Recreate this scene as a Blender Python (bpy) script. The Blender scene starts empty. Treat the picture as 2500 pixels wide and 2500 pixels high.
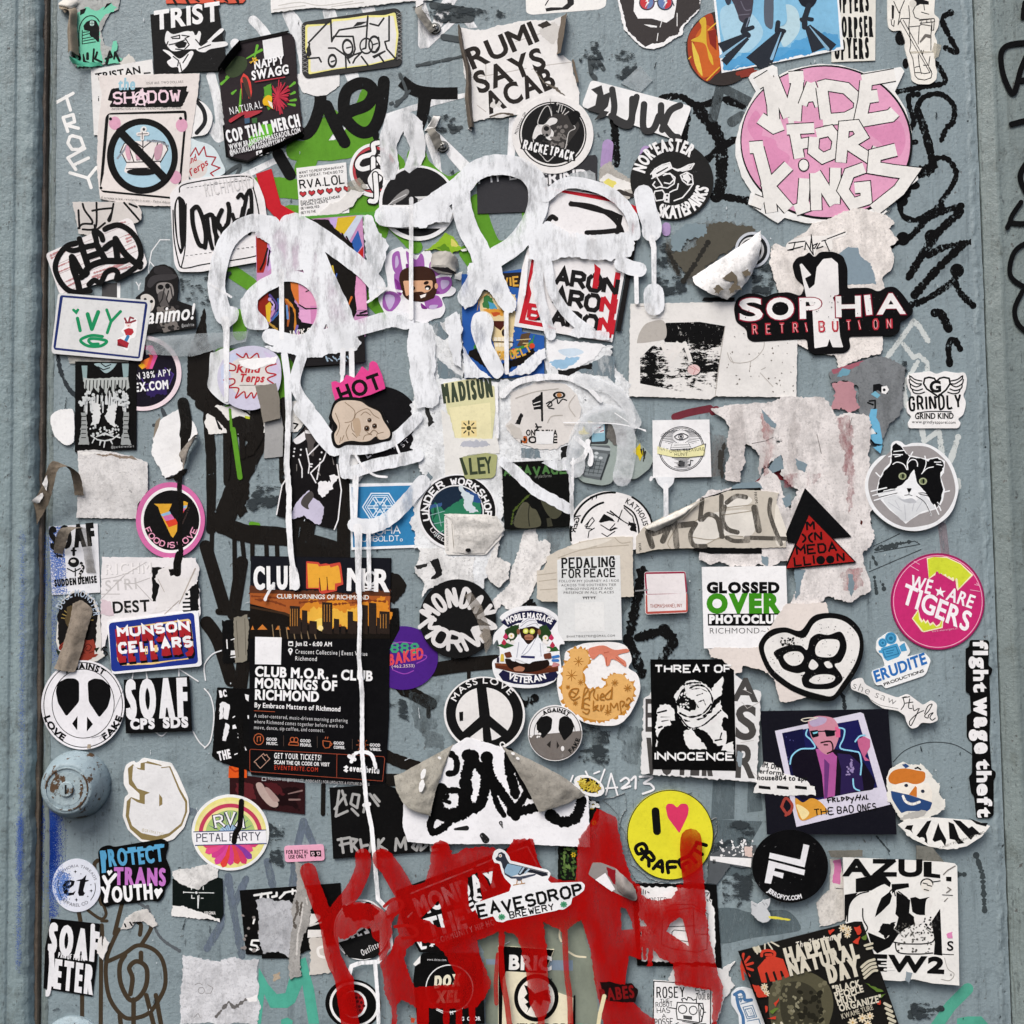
import bpy, math, random
from mathutils import Vector, Matrix
from mathutils.geometry import delaunay_2d_cdt
from mathutils import noise as mnoise
import numpy as np
random.seed(7)
SC = bpy.context.scene
COL = SC.collection
R_ = math.radians
# ---------------------------------------------------------------- camera, sky, sun, exposure
DIST, PITCH, ROLL = 1.15, R_(3.4), R_(-0.8)
cam = bpy.data.objects.new('camera', bpy.data.cameras.new('camera'))
COL.objects.link(cam)
CR = Matrix.Rotation(math.pi / 2 + PITCH, 3, 'X') @ Matrix.Rotation(ROLL, 3, 'Z')
CLOC = CR @ Vector((0, 0, 1)) * DIST
cam.matrix_world = Matrix.Translation(CLOC) @ CR.to_4x4()
cam.data.sensor_width = 36
cam.data.lens = 36 * DIST
cam.data.clip_start = 0.01
cam.data.clip_end = 200
SC.camera = cam
W = bpy.data.worlds.new('World')
SC.world = W
W.use_nodes = True
nt = W.node_tree
sky = nt.nodes.new('ShaderNodeTexSky')
sky.sky_type = 'NISHITA'
sky.sun_disc = False
sky.air_density = 0.7
sky.dust_density = 4.0
sky.ozone_density = 0.6
SUN_EL, SUN_AZ = 52, -28      # degrees; azimuth measured from straight in front of the door, negative = from the left
sky.sun_elevation = R_(SUN_EL)
sky.sun_rotation = R_(180 - SUN_AZ)
bg = nt.nodes['Background']
bg.inputs['Strength'].default_value = 0.09
nt.links.new(sky.outputs[0], bg.inputs['Color'])
sd = bpy.data.lights.new('sun', 'SUN')
sd.energy = 1.5
sd.angle = R_(32)
sd.color = (1.0, 0.98, 0.96)
sun = bpy.data.objects.new('sun', sd)
COL.objects.link(sun)
sv = Vector((math.sin(R_(SUN_AZ)) * math.cos(R_(SUN_EL)), -math.cos(R_(SUN_AZ)) * math.cos(R_(SUN_EL)), math.sin(R_(SUN_EL))))
sun.rotation_euler = sv.to_track_quat('Z', 'Y').to_euler()
sun.location = sv * 4
vs = SC.view_settings
vs.view_transform = 'Standard'
vs.look = 'None'
vs.gamma = 1
vs.use_curve_mapping = False
vs.exposure = 1.0
GAIN = 0.86          # surface colour that renders as the given sRGB value

# ---------------------------------------------------------------- plane coordinates (metres on the door) from picture coordinates
def P(px, py, h=0.0):
 d = CR @ Vector(((px - 1250) / 2500, (1250 - py) / 2500, -DIST))
 t = -CLOC.y / d.y
 q = CLOC + d * t
 return Vector((q.x, -h, q.z))
TX = TY = 0.0
TK = 1 / 3.864
def T(c, r):
 global TX, TY
 TX, TY = 500.0 * c, 500.0 * r
def G(pts):
 if isinstance(pts, str):
  k = 10 if pts[0] == '!' else 1          # '!' marks coordinates in tens
  v = [float(a) * k for a in pts.lstrip('!').split()]
  pts = list(zip(v[0::2], v[1::2]))
 return [(TX + x * TK, TY + y * TK) for x, y in pts]

# ---------------------------------------------------------------- materials
def lin(h):
 if len(h) == 3:
  h = ''.join(c * 2 for c in h)
 o = []
 for i in (0, 2, 4):
  c = int(h[i:i + 2], 16) / 255
  o.append((c / 12.92 if c <= 0.04045 else ((c + 0.055) / 1.055) ** 2.4))
 return o
MATS = {}
def M(spec):
 if spec in MATS:
  return MATS[spec]
 kind, hx = spec.split(':') if ':' in spec else ('n', spec)
 m = bpy.data.materials.new({'n': 'print', 'd': 'dry_paint', 't': 'tape', 'r': 'torn_paper', 'p': 'spray_paint', 'g': 'glue_stain', 'm': 'metal', 'b': 'brush_paint', 'h': 'foil', 's': 'overspray', 'k': 'scuffed_print', 'q': 'glaze_paint', 'e': 'worn_print', 'c': 'paper_back'}[kind] + '_' + hx)
 MATS[spec] = m
 m.use_nodes = True
 n = m.node_tree
 N, L = n.nodes, n.links
 b = N['Principled BSDF']
 out = N['Material Output']
 c = [max(0.0012, v * GAIN) for v in lin(hx)]
 geo = N.new('ShaderNodeNewGeometry')
 def noise(scale, det=4.0, rough=0.6, stretch=None):
  t = N.new('ShaderNodeTexNoise')
  t.inputs['Scale'].default_value = scale
  t.inputs['Detail'].default_value = det
  t.inputs['Roughness'].default_value = rough
  if stretch:
   mp = N.new('ShaderNodeMapping')
   mp.inputs['Scale'].default_value = stretch
   L.new(geo.outputs['Position'], mp.inputs['Vector'])
   L.new(mp.outputs[0], t.inputs['Vector'])
  else:
   L.new(geo.outputs['Position'], t.inputs['Vector'])
  return t
 def ramp(src, p0, v0, p1, v1):
  r = N.new('ShaderNodeMapRange')
  r.inputs[1].default_value = p0
  r.inputs[2].default_value = p1
  r.inputs[3].default_value = v0
  r.inputs[4].default_value = v1
  L.new(src, r.inputs[0])
  return r.outputs[0]
 def math_(op, a, bb):
  x = N.new('ShaderNodeMath')
  x.operation = op
  for i, q in enumerate((a, bb)):
   if isinstance(q, (int, float)):
    x.inputs[i].default_value = q
   else:
    L.new(q, x.inputs[i])
  return x.outputs[0]
 def mixc(f, a, bb):
  x = N.new('ShaderNodeMix')
  x.data_type = 'RGBA'
  if isinstance(f, (int, float)):
   x.inputs[0].default_value = f
  else:
   L.new(f, x.inputs[0])
  for i, q in ((6, a), (7, bb)):
   if isinstance(q, (list, tuple)):
    x.inputs[i].default_value = (*q[:3], 1)
   else:
    L.new(q, x.inputs[i])
  return x.outputs[2]
 lum = sum(c) / 3
 dirt_amt = {'n': .5, 'r': 1.0, 'p': .8, 'c': .8, 'k': .6, 'h': .3}.get(kind, .3)
 d1 = noise(26, 8, .68)
 d2 = noise(330, 3, .6)
 dirty = [v * .70 for v in c] if lum > .05 else [v + .003 for v in c]
 f = math_('MULTIPLY', ramp(d1.outputs[0], .46, 0, .72, 1), dirt_amt)
 col = mixc(f, c, dirty)
 f2 = math_('MULTIPLY', ramp(d2.outputs[0], .52, 0, .72, 1), .34 if lum > .05 else .6)
 col = mixc(f2, col, [v * .72 for v in c] if lum > .05 else [v + .003 for v in c])
 rough, bump, bscale, alpha = .5, .2, 240, None
 if kind == 'n':
  rough = .46
 elif kind == 'k':       # print scuffed down to the white sheet
  s = noise(150, 6, .75, (1, 1, 1.8))
  col = mixc(ramp(s.outputs[0], .66, 0, .70, .8), col, [.3, .3, .3])
 elif kind in 'rc':
  rough, bump = .8, .5
  s = noise(75, 8, .75, (1, 1, .55))
  col = mixc(ramp(s.outputs[0], .47, 0, .66, .75), col, [v * .5 for v in c])
  s2 = noise(420, 3, .7)
  col = mixc(ramp(s2.outputs[0], .55, 0, .68, .6), col, [v * .45 for v in c])
  h = noise(60, 8, .7)
  alpha = None if kind == 'c' else ramp(h.outputs[0], .30, 0, .335, 1)
 elif kind == 'd':
  s = noise(300, 5, .8, (1.0, 1, .62))
  s2 = noise(45, 3, .6)
  alpha = ramp(math_('ADD', s.outputs[0], math_('MULTIPLY', s2.outputs[0], .5)), .60, 0, .66, 1)
 elif kind == 'e':       # print worn to scattered flecks
  s = noise(210, 6, .8, (.55, 1, 1.5))
  s2 = noise(40, 3, .6)
  alpha = ramp(math_('ADD', s.outputs[0], math_('MULTIPLY', s2.outputs[0], .8)), .90, 0, .93, 1)
 elif kind == 'b':       # thin brush paint, streaked
  s = noise(120, 6, .8, (1, 1, .25))
  alpha = ramp(s.outputs[0], .40, .35, .56, .97)
 elif kind == 'g':       # faint see-through stain
  s = noise(60, 7, .8, (1, 1, .4))
  alpha = ramp(s.outputs[0], .40, .0, .66, .75)
 elif kind == 's':       # fine spray mist
  s = noise(700, 2, .6)
  s2 = noise(30, 3, .6, (1, 1, .3))
  alpha = ramp(math_('ADD', s.outputs[0], math_('MULTIPLY', s2.outputs[0], .9)), .86, 0, 1.06, .95)
 elif kind == 't':
  rough, bump, bscale = .32, .5, 90
  s = noise(90, 6, .7)
  alpha = ramp(s.outputs[0], .35, .32, .68, .72)
 elif kind == 'p':
  rough, bump, bscale = .42, .14, 160
  s = noise(80, 8, .74, (1, 1, .3))
  alpha = ramp(s.outputs[0], .37, .5 if lum > .5 else .9, .52, 1.0)
 elif kind == 'q':
  rough = .38
  s = noise(55, 8, .72, (1, 1, .4))
  alpha = ramp(s.outputs[0], .36, .70, .60, .95)
 elif kind == 'm':
  b.inputs['Metallic'].default_value = .9
  rough = .38
 elif kind == 'h':
  rough, bump, bscale = .22, .4, 60
 b.inputs['Roughness'].default_value = rough
 b.inputs['Specular IOR Level'].default_value = .05
 L.new(col, b.inputs['Base Color'])
 bn = noise(bscale, 6, .62)
 bn2 = noise(38, 4, .6, (1, 1, .6))
 bp = N.new('ShaderNodeBump')
 bp.inputs['Strength'].default_value = bump
 bp.inputs['Distance'].default_value = .0012
 L.new(math_('ADD', bn.outputs[0], math_('MULTIPLY', bn2.outputs[0], 2.0)), bp.inputs['Height'])
 L.new(bp.outputs[0], b.inputs['Normal'])
 if alpha is not None:
  L.new(alpha, b.inputs['Alpha'])
 return m

# ---------------------------------------------------------------- 2D shape helpers (picture units)
def smooth(pts, closed=False, n=6):
 if len(pts) < 3:
  return pts
 o = []
 k = len(pts)
 rng = range(k) if closed else range(k - 1)
 for i in rng:
  a, b, c, d = (pts[(i - 1) % k], pts[i], pts[(i + 1) % k], pts[(i + 2) % k]) if closed else (pts[max(i - 1, 0)], pts[i], pts[i + 1], pts[min(i + 2, k - 1)])
  for j in range(n):
   t = j / n
   o.append(tuple(.5 * (2 * b[e] + (c[e] - a[e]) * t + (2 * a[e] - 5 * b[e] + 4 * c[e] - d[e]) * t * t + (3 * b[e] - a[e] - 3 * c[e] + d[e]) * t ** 3) for e in (0, 1)))
 if not closed:
  o.append(pts[-1])
 return o
def jag(pts, amp, step=5.0, closed=1):
 o = []
 k = len(pts)
 for i in range(k if closed else k - 1):
  a, b = pts[i], pts[(i + 1) % k]
  L = math.dist(a, b)
  m = max(1, int(L / step))
  nx, ny = ((b[1] - a[1]) / (L or 1), (a[0] - b[0]) / (L or 1))
  for j in range(m):
   t = j / m
   r = random.gauss(0, amp)
   o.append((a[0] + (b[0] - a[0]) * t + nx * r, a[1] + (b[1] - a[1]) * t + ny * r))
 return o
def roundpoly(pts, r, n=5):
 o = []
 k = len(pts)
 for i in range(k):
  p, a, b = Vector(pts[i]), Vector(pts[i - 1]), Vector(pts[(i + 1) % k])
  u, v = (a - p), (b - p)
  rr_ = min(r, u.length * .45, v.length * .45)
  s, e = p + u.normalized() * rr_, p + v.normalized() * rr_
  for j in range(n + 1):
   t = j / n
   q = s * (1 - t) ** 2 + p * 2 * t * (1 - t) + e * t * t
   o.append((q.x, q.y))
 return o
def ellipse(cx, cy, rx, ry=None, rot=0, n=None):
 ry = ry or rx
 n = n or max(12, min(72, int(max(rx, ry) * 1.2)))
 c, s = math.cos(R_(rot)), math.sin(R_(rot))
 return [(cx + rx * math.cos(a) * c - ry * math.sin(a) * s, cy + rx * math.cos(a) * s + ry * math.sin(a) * c) for a in (2 * math.pi * i / n for i in range(n))]
def clean(pts, op=False):
 o = []
 for p in pts:
  if not o or math.dist(p, o[-1]) > .02:
   o.append(p)
 if not op and len(o) > 1 and math.dist(o[0], o[-1]) <= .02:
  o.pop()
 return o
def ccw(pts):
 pts = clean(pts)
 if sum(pts[i - 1][0] * pts[i][1] - pts[i][0] * pts[i - 1][1] for i in range(len(pts))) < 0:
  pts.reverse()
 return pts
def cdt_fill(outer, holes=()):
 vsx, fs = [], []
 for poly in [outer, *holes]:
  poly = ccw(poly)
  if len(poly) < 3:
   continue
  fs.append(list(range(len(vsx), len(vsx) + len(poly))))
  vsx += [Vector(p) for p in poly]
 r = delaunay_2d_cdt(vsx, [], fs, 1, 1e-3)
 fo = []
 for f, og in zip(r[2], r[5]):
  if 0 in og and all(q == 0 for q in og):
   fo.append(f)
 return [tuple(v) for v in r[0]], fo
def stroke_polys(pts, w, closed=False, cap='r', rough=0.0):
 pts = clean(pts, not closed)
 k = len(pts)
 if k < 2:
  return [ellipse(*pts[0], (w if not isinstance(w, tuple) else w[0]) / 2, n=10)] if k else []
 w0, w1 = w if isinstance(w, tuple) else (w, w)
 hw = [max(.15, (w0 + (w1 - w0) * i / max(1, k - 1)) / 2 * (1 + random.gauss(0, rough))) for i in range(k)]
 polys = []
 nor = []
 segs = k if closed else k - 1
 def seg(i):
  a, b = Vector(pts[i]), Vector(pts[(i + 1) % k])
  return (b - a).normalized()
 L_, R2 = [], []
 sharp = set()
 for i in range(k):
  if closed:
   d0, d1 = seg((i - 1) % k), seg(i)
  else:
   d0, d1 = (seg(i - 1) if i > 0 else seg(0)), (seg(i) if i < k - 1 else seg(k - 2))
  dot = d0.dot(d1)
  if dot < .82:
   sharp.add(i)
  m = (d0 + d1)
  m = m.normalized() if m.length > 1e-4 else d1
  n_ = Vector((-m.y, m.x))
  f = 1 / max(.6, math.sqrt(max(.01, (1 + dot) / 2)))
  L_.append(Vector(pts[i]) + n_ * hw[i] * f)
  R2.append(Vector(pts[i]) - n_ * hw[i] * f)
 for i in range(segs):
  j = (i + 1) % k
  d = seg(i)
  n_ = Vector((-d.y, d.x))
  a, b = Vector(pts[i]), Vector(pts[j])
  q = [a + n_ * hw[i] if i in sharp else L_[i], b + n_ * hw[j] if j in sharp else L_[j], b - n_ * hw[j] if j in sharp else R2[j], a - n_ * hw[i] if i in sharp else R2[i]]
  polys.append([tuple(v) for v in q])
 for i in sharp:
  if cap == 's':
   d0, d1 = seg((i - 1) % k), seg(i % k if closed or i < k - 1 else k - 2)
   p, h = Vector(pts[i]), hw[i]
   n0, n1 = Vector((-d0.y, d0.x)), Vector((-d1.y, d1.x))
   cr = d0.x * d1.y - d0.y * d1.x
   s = -1 if cr > 0 else 1
   den = 1 + n0.dot(n1)
   if den > .25:
    mt = p + (n0 + n1) * (s * h / den)
    polys.append([tuple(v) for v in (p, p + n0 * s * h, mt, p + n1 * s * h)])
  else:
   polys.append(ellipse(*pts[i], hw[i], n=10))
 if not closed and cap == 'r':
  for i in (0, k - 1):
   polys.append(ellipse(*pts[i], hw[i], n=12))
 return polys
def cdt_union(polys, holes=()):
 vsx, fs = [], []
 for poly in [*polys, *holes]:
  poly = ccw(poly)
  if len(poly) < 3:
   continue
  fs.append(list(range(len(vsx), len(vsx) + len(poly))))
  vsx += [Vector(p) for p in poly]
 if not fs:
  return [], []
 r = delaunay_2d_cdt(vsx, [], fs, 1, 1e-3)
 V2 = [tuple(v) for v in r[0]]
 F2 = [list(f) for f in r[2] if len(f) >= 3]
 if not F2:
  return [], []
 A = np.array(V2)
 C = np.array([A[f].mean(0) for f in F2])
 keep = np.zeros(len(F2), bool)
 nh = len(fs) - len(holes)
 for n, f in enumerate(fs):
  q = np.array([vsx[i][:] for i in f])
  lo, hi = q.min(0), q.max(0)
  idx = np.nonzero((keep if n >= nh else ~keep) & (C[:, 0] >= lo[0]) & (C[:, 0] <= hi[0]) & (C[:, 1] >= lo[1]) & (C[:, 1] <= hi[1]))[0]
  if not len(idx):
   continue
  c = C[idx]
  ins = np.zeros(len(idx), bool)
  for k in range(len(q)):
   (xa, ya), (xb, yb) = q[k - 1], q[k]
   if ya == yb:
    continue
   m = ((ya > c[:, 1]) != (yb > c[:, 1])) & (c[:, 0] < (xb - xa) * (c[:, 1] - ya) / (yb - ya) + xa)
   ins ^= m
  keep[idx[ins]] = n < nh
 return V2, [f for f, k in zip(F2, keep) if k]

# ---------------------------------------------------------------- glyphs
_fc = bpy.data.curves.new('glyph', 'FONT')
_fo = bpy.data.objects.new('glyph', _fc)
GL = {}
def glyph(ch, bold):
 k = (ch, bold)
 if k not in GL:
  _fc.body = ch
  _fc.offset = bold
  _fc.resolution_u = 4
  m = bpy.data.meshes.new_from_object(_fo)
  v = [(q.co.x / .68, q.co.y / .68) for q in m.vertices]
  f = [list(p.vertices) for p in m.polygons]
  bpy.data.meshes.remove(m)
  x0 = min(p[0] for p in v) if v else 0
  x1 = max(p[0] for p in v) if v else .3
  ec = {}
  for q in f:
   for i in range(len(q)):
    e = (q[i], q[(i + 1) % len(q)])
    if (e[1], e[0]) in ec:
     ec[(e[1], e[0])] = 0
    else:
     ec[e] = 1
  nx = {a: b for (a, b), on in ec.items() if on}
  loops = []
  while nx:
   a = next(iter(nx))
   l = []
   while a in nx:
    l.append(a)
    a = nx.pop(a)
   if len(l) > 2:
    loops.append(l)
  GL[k] = ([(x - x0, y) for x, y in v], f, x1 - x0, loops)
 return GL[k]
SF = dict(A='004880/2363', B='00085877765404/5473715000', C='7668280602206072', D='00085876725000', E='80000888/0464', F='000888/0464', G='76682806022060727444', H='0008/8088/0484', I='4048',
 J='6862402002', K='0008/7804/2580', L='080070', M='0008448880', N='00088088', O='280602206082866828', P='00085877755404', Q='280602206082866828/5390', R='00085877755404/4480', S='775828070524547371502001',
 T='0888/4840', U='080220608288', V='084088', W='0820466088', X='0088/0880', Y='084488/4440', Z='08880080')
SF.update({'0': SF['O'], '1': '264840', '2': '062868860080', '3': '0878357471501001', '4': '60680282', '5': '7808045474715000', '6': '68280602206082836404', '7': '088820', '8': '240628688664240220608264', '9': '846424060628688682601000',
 '.': '4041', ',': '4130', '-': '1464', '!': '4843/4041', "'": '4846', '@': '6462424446646270200206286886', '%': '0088/1817/7071', '#': '2028/6068/0282/0686', '?': '06286886454 3/4041'.replace(' ', ''), '/': '0088', ':': '4344/4647',
 '&': '8026285856032010315274', '+': '0484/4147', '"': '2826/6866', '=': '0383/0585', '~': '03255373', '_': '0080', '|': '4048', '(': '6846424060'.replace('60', '60'), ')': '2846444220'})
def sglyph(ch, bend):
 ch = ch.upper()
 out = []
 for s in SF.get(ch, '').split('/'):
  p = [(int(s[i]) / 8, int(s[i + 1]) / 8) for i in range(0, len(s) - 1, 2)]
  if bend and len(p) > 2:
   cl = p[0] == p[-1]
   p = smooth(p[:-1] if cl else p, cl, 4)
   if cl:
    p.append(p[0])
  if p:
   out.append(p)
 return out

# ---------------------------------------------------------------- building things
HM = np.zeros((270, 270))           # how far the layers already stand off the door, one cell = 10 px
def cells(poly):
 xs = [p[0] for p in poly]
 ys = [p[1] for p in poly]
 x0, x1 = int(max(-90, min(xs)) // 10), int(min(2590, max(xs)) // 10)
 y0, y1 = int(max(-90, min(ys)) // 10), int(min(2590, max(ys)) // 10)
 if x1 < x0 or y1 < y0:
  return None
 return (slice(y0 + 9, y1 + 10), slice(x0 + 9, x1 + 10))
INK = 0.000012
THINGS = []
class Thing:
 pass
cur = None
LABELS = {}
def begin(name, label, cat, group, foot, thick, kind=None):
 global cur
 flush()
 t = Thing()
 t.name, t.label, t.cat, t.group, t.kind = name, label, cat, group, kind
 t.foot = foot
 t.base = 0.0
 t.k = 0
 t.thick = thick
 t.parts = {}
 t.part = None
 t.extra = []
 cur = t
 return t
def h_now():
 return cur.base + cur.thick + cur.k * INK
def p(name):
 cur.part = name
def add(spec, v2, faces, h=None, hv=None):
 if not v2:
  return
 d = cur.parts.setdefault(cur.part, dict(v=[], f=[], mi=[], m=[]))
 if spec not in d['m']:
  d['m'].append(spec)
 mi = d['m'].index(spec)
 if h is None and hv is None:
  cur.k += 1
  h = h_now()
 o = len(d['v'])
 if hv is None:
  d['v'] += [(x, y, h) for x, y in v2]
 else:
  d['v'] += [(x, y, q) for (x, y), q in zip(v2, hv)]
 for f in faces:
  f = [o + i for i in f]
  a, b, c = (d['v'][i] for i in f[:3])
  if (b[0] - a[0]) * (c[1] - a[1]) - (b[1] - a[1]) * (c[0] - a[0]) > 0:
   f.reverse()
  d['f'].append(f)
  d['mi'].append(mi)
def flush():
 global cur
 t = cur
 if not t:
  return
 cur = None
 root = None
 if None in t.parts and t.name in ('paint_tag', 'glue_stain'):
  # strokes that do not touch become parts of their own
  d = t.parts[None]
  par = list(range(len(d['v'])))
  def fd(i):
   while par[i] != i:
    par[i] = par[par[i]]
    i = par[i]
   return i
  key = {}
  for i, q in enumerate(d['v']):
   j = key.setdefault((round(q[0], 1), round(q[1], 1)), i)
   par[fd(i)] = fd(j)
  for f in d['f']:
   for i in f[1:]:
    par[fd(i)] = fd(f[0])
  comp = {}
  for f, m in zip(d['f'], d['mi']):
   comp.setdefault(fd(f[0]), []).append((f, m))
  if 1 < len(comp) <= 60:
   del t.parts[None]
   for n, fs in enumerate(comp.values()):
    ids = {}
    nd = dict(v=[], f=[], mi=[m for _, m in fs], m=d['m'])
    for f, _ in fs:
     for i in f:
      if i not in ids:
       ids[i] = len(ids)
       nd['v'].append(d['v'][i])
     nd['f'].append([ids[i] for i in f])
    t.parts[('stroke' if t.name == 'paint_tag' else 'stain_patch') + ' ' * n] = nd
 cover = set()
 for d in t.parts.values():
  for f in d['f']:
   q = [d['v'][i] for i in f]
   n = max(1, int(max(max(abs(a[0] - q[0][0]), abs(a[1] - q[0][1])) for a in q) / 9))
   if len(q) == 3 and n > 1:
    for i in range(n + 1):
     for j in range(n + 1 - i):
      u, v = i / n, j / n
      w = 1 - u - v
      cover.add((int((q[0][1] * u + q[1][1] * v + q[2][1] * w) // 10) + 9, int((q[0][0] * u + q[1][0] * v + q[2][0] * w) // 10) + 9))
   else:
    for a in q:
     cover.add((int(a[1] // 10) + 9, int(a[0] // 10) + 9))
 cover = [c for c in cover if 0 <= c[0] < 270 and 0 <= c[1] < 270]
 ci = tuple(np.array(cover).T) if cover else None
 base = t.base or ((float(HM[ci].max()) if ci else 0) + 0.00006)
 lift = base if not t.base else 0
 top = max([v[2] for d in t.parts.values() for v in d['v'] if v[2] < .0008] or [0]) + lift
 xs = [v[0] for d in t.parts.values() for v in d['v']]
 ys = [v[1] for d in t.parts.values() for v in d['v']]
 t.org = P((min(xs) + max(xs)) / 2, (min(ys) + max(ys)) / 2, base)
 def mesh(name, d):
  me = bpy.data.meshes.new(name)
  me.from_pydata([tuple(P(x, y, max(2e-5, h + lift)) - t.org) for x, y, h in d['v']], [], d['f'])
  for s in d['m']:
   me.materials.append(M(s))
  me.polygons.foreach_set('material_index', d['mi'])
  if d.get('smooth'):
   me.polygons.foreach_set('use_smooth', [True] * len(d['f']))
  me.update()
  ob = bpy.data.objects.new(name, me)
  COL.objects.link(ob)
  return ob
 if None in t.parts:
  root = mesh(t.name, t.parts.pop(None))
 else:
  root = bpy.data.objects.new(t.name, None)
  root.empty_display_size = .02
  COL.objects.link(root)
 root.location = t.org
 root['label'] = t.label
 root['category'] = t.cat
 if t.group:
  root['group'] = t.group
 if t.kind:
  root['kind'] = t.kind
 for n, d in t.parts.items():
  ob = mesh(n.strip(), d)
  ob.parent = root
 if ci and not t.base:
  HM[ci] = np.maximum(HM[ci], top)
 THINGS.append(root)
def slab(spec, pts, thick):
 v, f = cdt_fill(pts)
 top = cur.base + thick
 add(spec, v, f, h=top)
 pts = clean(pts)
 n = len(pts)
 d = cur.parts[cur.part]
 o = len(d['v'])
 lo = cur.base - .0012
 d['v'] += [(x, y, top) for x, y in pts] + [(x, y, lo) for x, y in pts]
 ar = sum(pts[i][0] * pts[(i + 1) % n][1] - pts[(i + 1) % n][0] * pts[i][1] for i in range(n))
 for i in range(n):
  j = (i + 1) % n
  q = [o + i, o + j, o + n + j, o + n + i]
  d['f'].append(q if ar < 0 else q[::-1])
  d['mi'].append(d['m'].index(spec))
STK = 'stickers stuck on the door'
def st(label, col, pts, r=0, sm=False, jg=0, th=.00010, name='sticker', cat='sticker', group=STK, js=5):
 g = G(pts) if not isinstance(pts, list) else pts
 if sm:
  g = smooth(g, True)
 if r:
  g = roundpoly(g, r * TK)
 if jg > 1.4:
  g = jag(jag(g, jg * 1.3, 22), jg * .42, 4)
 elif jg:
  g = jag(g, jg, js)
 begin(name, label, cat, group, g, th)
 slab(col, g, th)
 cur.part = 'artwork'
 return g
def E_(cx, cy, rx, ry=None, rot=0):
 return ellipse(TX + cx * TK, TY + cy * TK, rx * TK, (ry or rx) * TK, rot)
def fl(col, pts, holes=(), sm=False, r=0, jg=0, js=5):
 g = G(pts) if isinstance(pts, str) else pts
 if sm:
  g = smooth(g, True)
 if r:
  g = roundpoly(g, r * TK)
 if jg > 1.9:
  g = jag(jag(g, jg * 1.2, 18), jg * .4, 4)
 elif jg:
  g = jag(g, jg, js)
 hs = [(G(q) if isinstance(q, str) else q) for q in holes]
 v, f = cdt_fill(g, hs)
 add(col, v, f)
def el(col, cx, cy, rx, ry=None, rot=0, hole=0):
 o = E_(cx, cy, rx, ry, rot)
 if hole:
  q = hole / rx
  v, f = cdt_fill(o, [E_(cx, cy, rx * q, (ry or rx) * q, rot)])
 else:
  v, f = cdt_fill(o)
 add(col, v, f)
def ln(col, w, *lines, sm=False, closed=False, cap='r', rough=0.0, dense=0):
 ps = []
 for l in lines:
  g = G(l) if not isinstance(l, list) else l
  if sm:
   g = smooth(g, closed)
  if dense:
   o = []
   for i in range(len(g) - 1):
    m = max(1, int(math.dist(g[i], g[i + 1]) / dense))
    o += [(g[i][0] + (g[i + 1][0] - g[i][0]) * j / m, g[i][1] + (g[i + 1][1] - g[i][1]) * j / m) for j in range(m)]
   g = o + [g[-1]]
  ww = tuple(x * TK for x in w) if isinstance(w, tuple) else w * TK
  ps += stroke_polys(g, ww, closed, cap, rough)
 v, f = cdt_union(ps)
 add(col, v, f)
def _layout(s, font, bold, bend, gap):
 x = 0
 out = []
 for ch in s:
  if ch == ' ':
   x += .42
   continue
  if font == 'b':
   gl = glyph(ch, min(bold, 0))
   w = gl[2]
  else:
   gl = sglyph(ch, bend)
   a = [q[0] for l in gl for q in l] or [0, .3]
   w0 = min(a)
   gl = [[(qx - w0, qy) for qx, qy in l] for l in gl]
   w = max(a) - w0
  out.append((x, gl, w))
  x += w + gap
 return out, max(.01, x - gap)
def bolden(gl, mp, w, V_, F_):
 o = len(V_)
 v = [mp(*q) for q in gl[0]]
 f = gl[1]
 if w > .25:
  ps = [[v[i] for i in q] for q in f]
  for l in gl[3]:
   ps += stroke_polys([v[i] for i in l], w * 2, True, 's')
  v, f = cdt_union(ps)
 V_ += v
 F_ += [[o + i for i in q] for q in f]
def tx(col, s, x0, y0, x1, y1, h, font='b', bold=.0, w=.16, bend=0, gap=None, it=0, cap='s', wob=0, up=None, serif=0):
 gap = gap if gap is not None else (.14 + bold * 1.2 if font == 'b' else .16 + w)
 a, b = Vector(G([(x0, y0)])[0]), Vector(G([(x1, y1)])[0])
 lay, Wd = _layout(s, font, bold, bend, 0)
 n = max(1, len(lay) - 1)
 L = (b - a).length
 if font == 'b':
  if bold > .02:
   gap = 0
   bold = min(bold, .3 * L / ((n + 1) * 2 * h * TK))
 ex = ((2 * bold + .07) if font == 'b' else (w + .1)) * h * TK
 sx = max(.25 * L / Wd, (L - n * ex) / (Wd + n * (gap if font == 'b' and bold <= .02 else .02)))
 gap = max((L / sx - Wd) / n, .01)
 lay, Wd = _layout(s, font, bold, bend, gap)
 d = (b - a) / Wd
 n_ = Vector((d.y, -d.x)).normalized() * h * TK
 if up is not None:
  n_ = Vector((math.sin(R_(up)), -math.cos(R_(up)))) * h * TK
 n_ = n_ + d.normalized() * (it * h * TK)
 V_, F_, polys = [], [], []
 for x, gl, wd in lay:
  jy = random.gauss(0, wob)
  def mp(qx, qy):
   r = a + d * (x + qx) + n_ * (qy + jy)
   return (r.x, r.y)
  if font == 'b':
   bolden(gl, mp, bold * h * TK, V_, F_)
  else:
   for l in gl:
    pp = [mp(*q) for q in l]
    polys += stroke_polys(pp, w * h * TK, False, cap)
    if serif:
     for e, q in ((0, 1), (-1, -2)):
      c_, dd = Vector(pp[e]), (Vector(pp[e]) - Vector(pp[q])).normalized()
      pr = Vector((-dd.y, dd.x)) * serif * h * TK
      polys += stroke_polys([tuple(c_ - pr), tuple(c_ + pr)], w * h * TK * .5, False, 's')
 if polys:
  v, f = cdt_union(polys)
  add(col, v, f)
 else:
  add(col, V_, F_)
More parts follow.
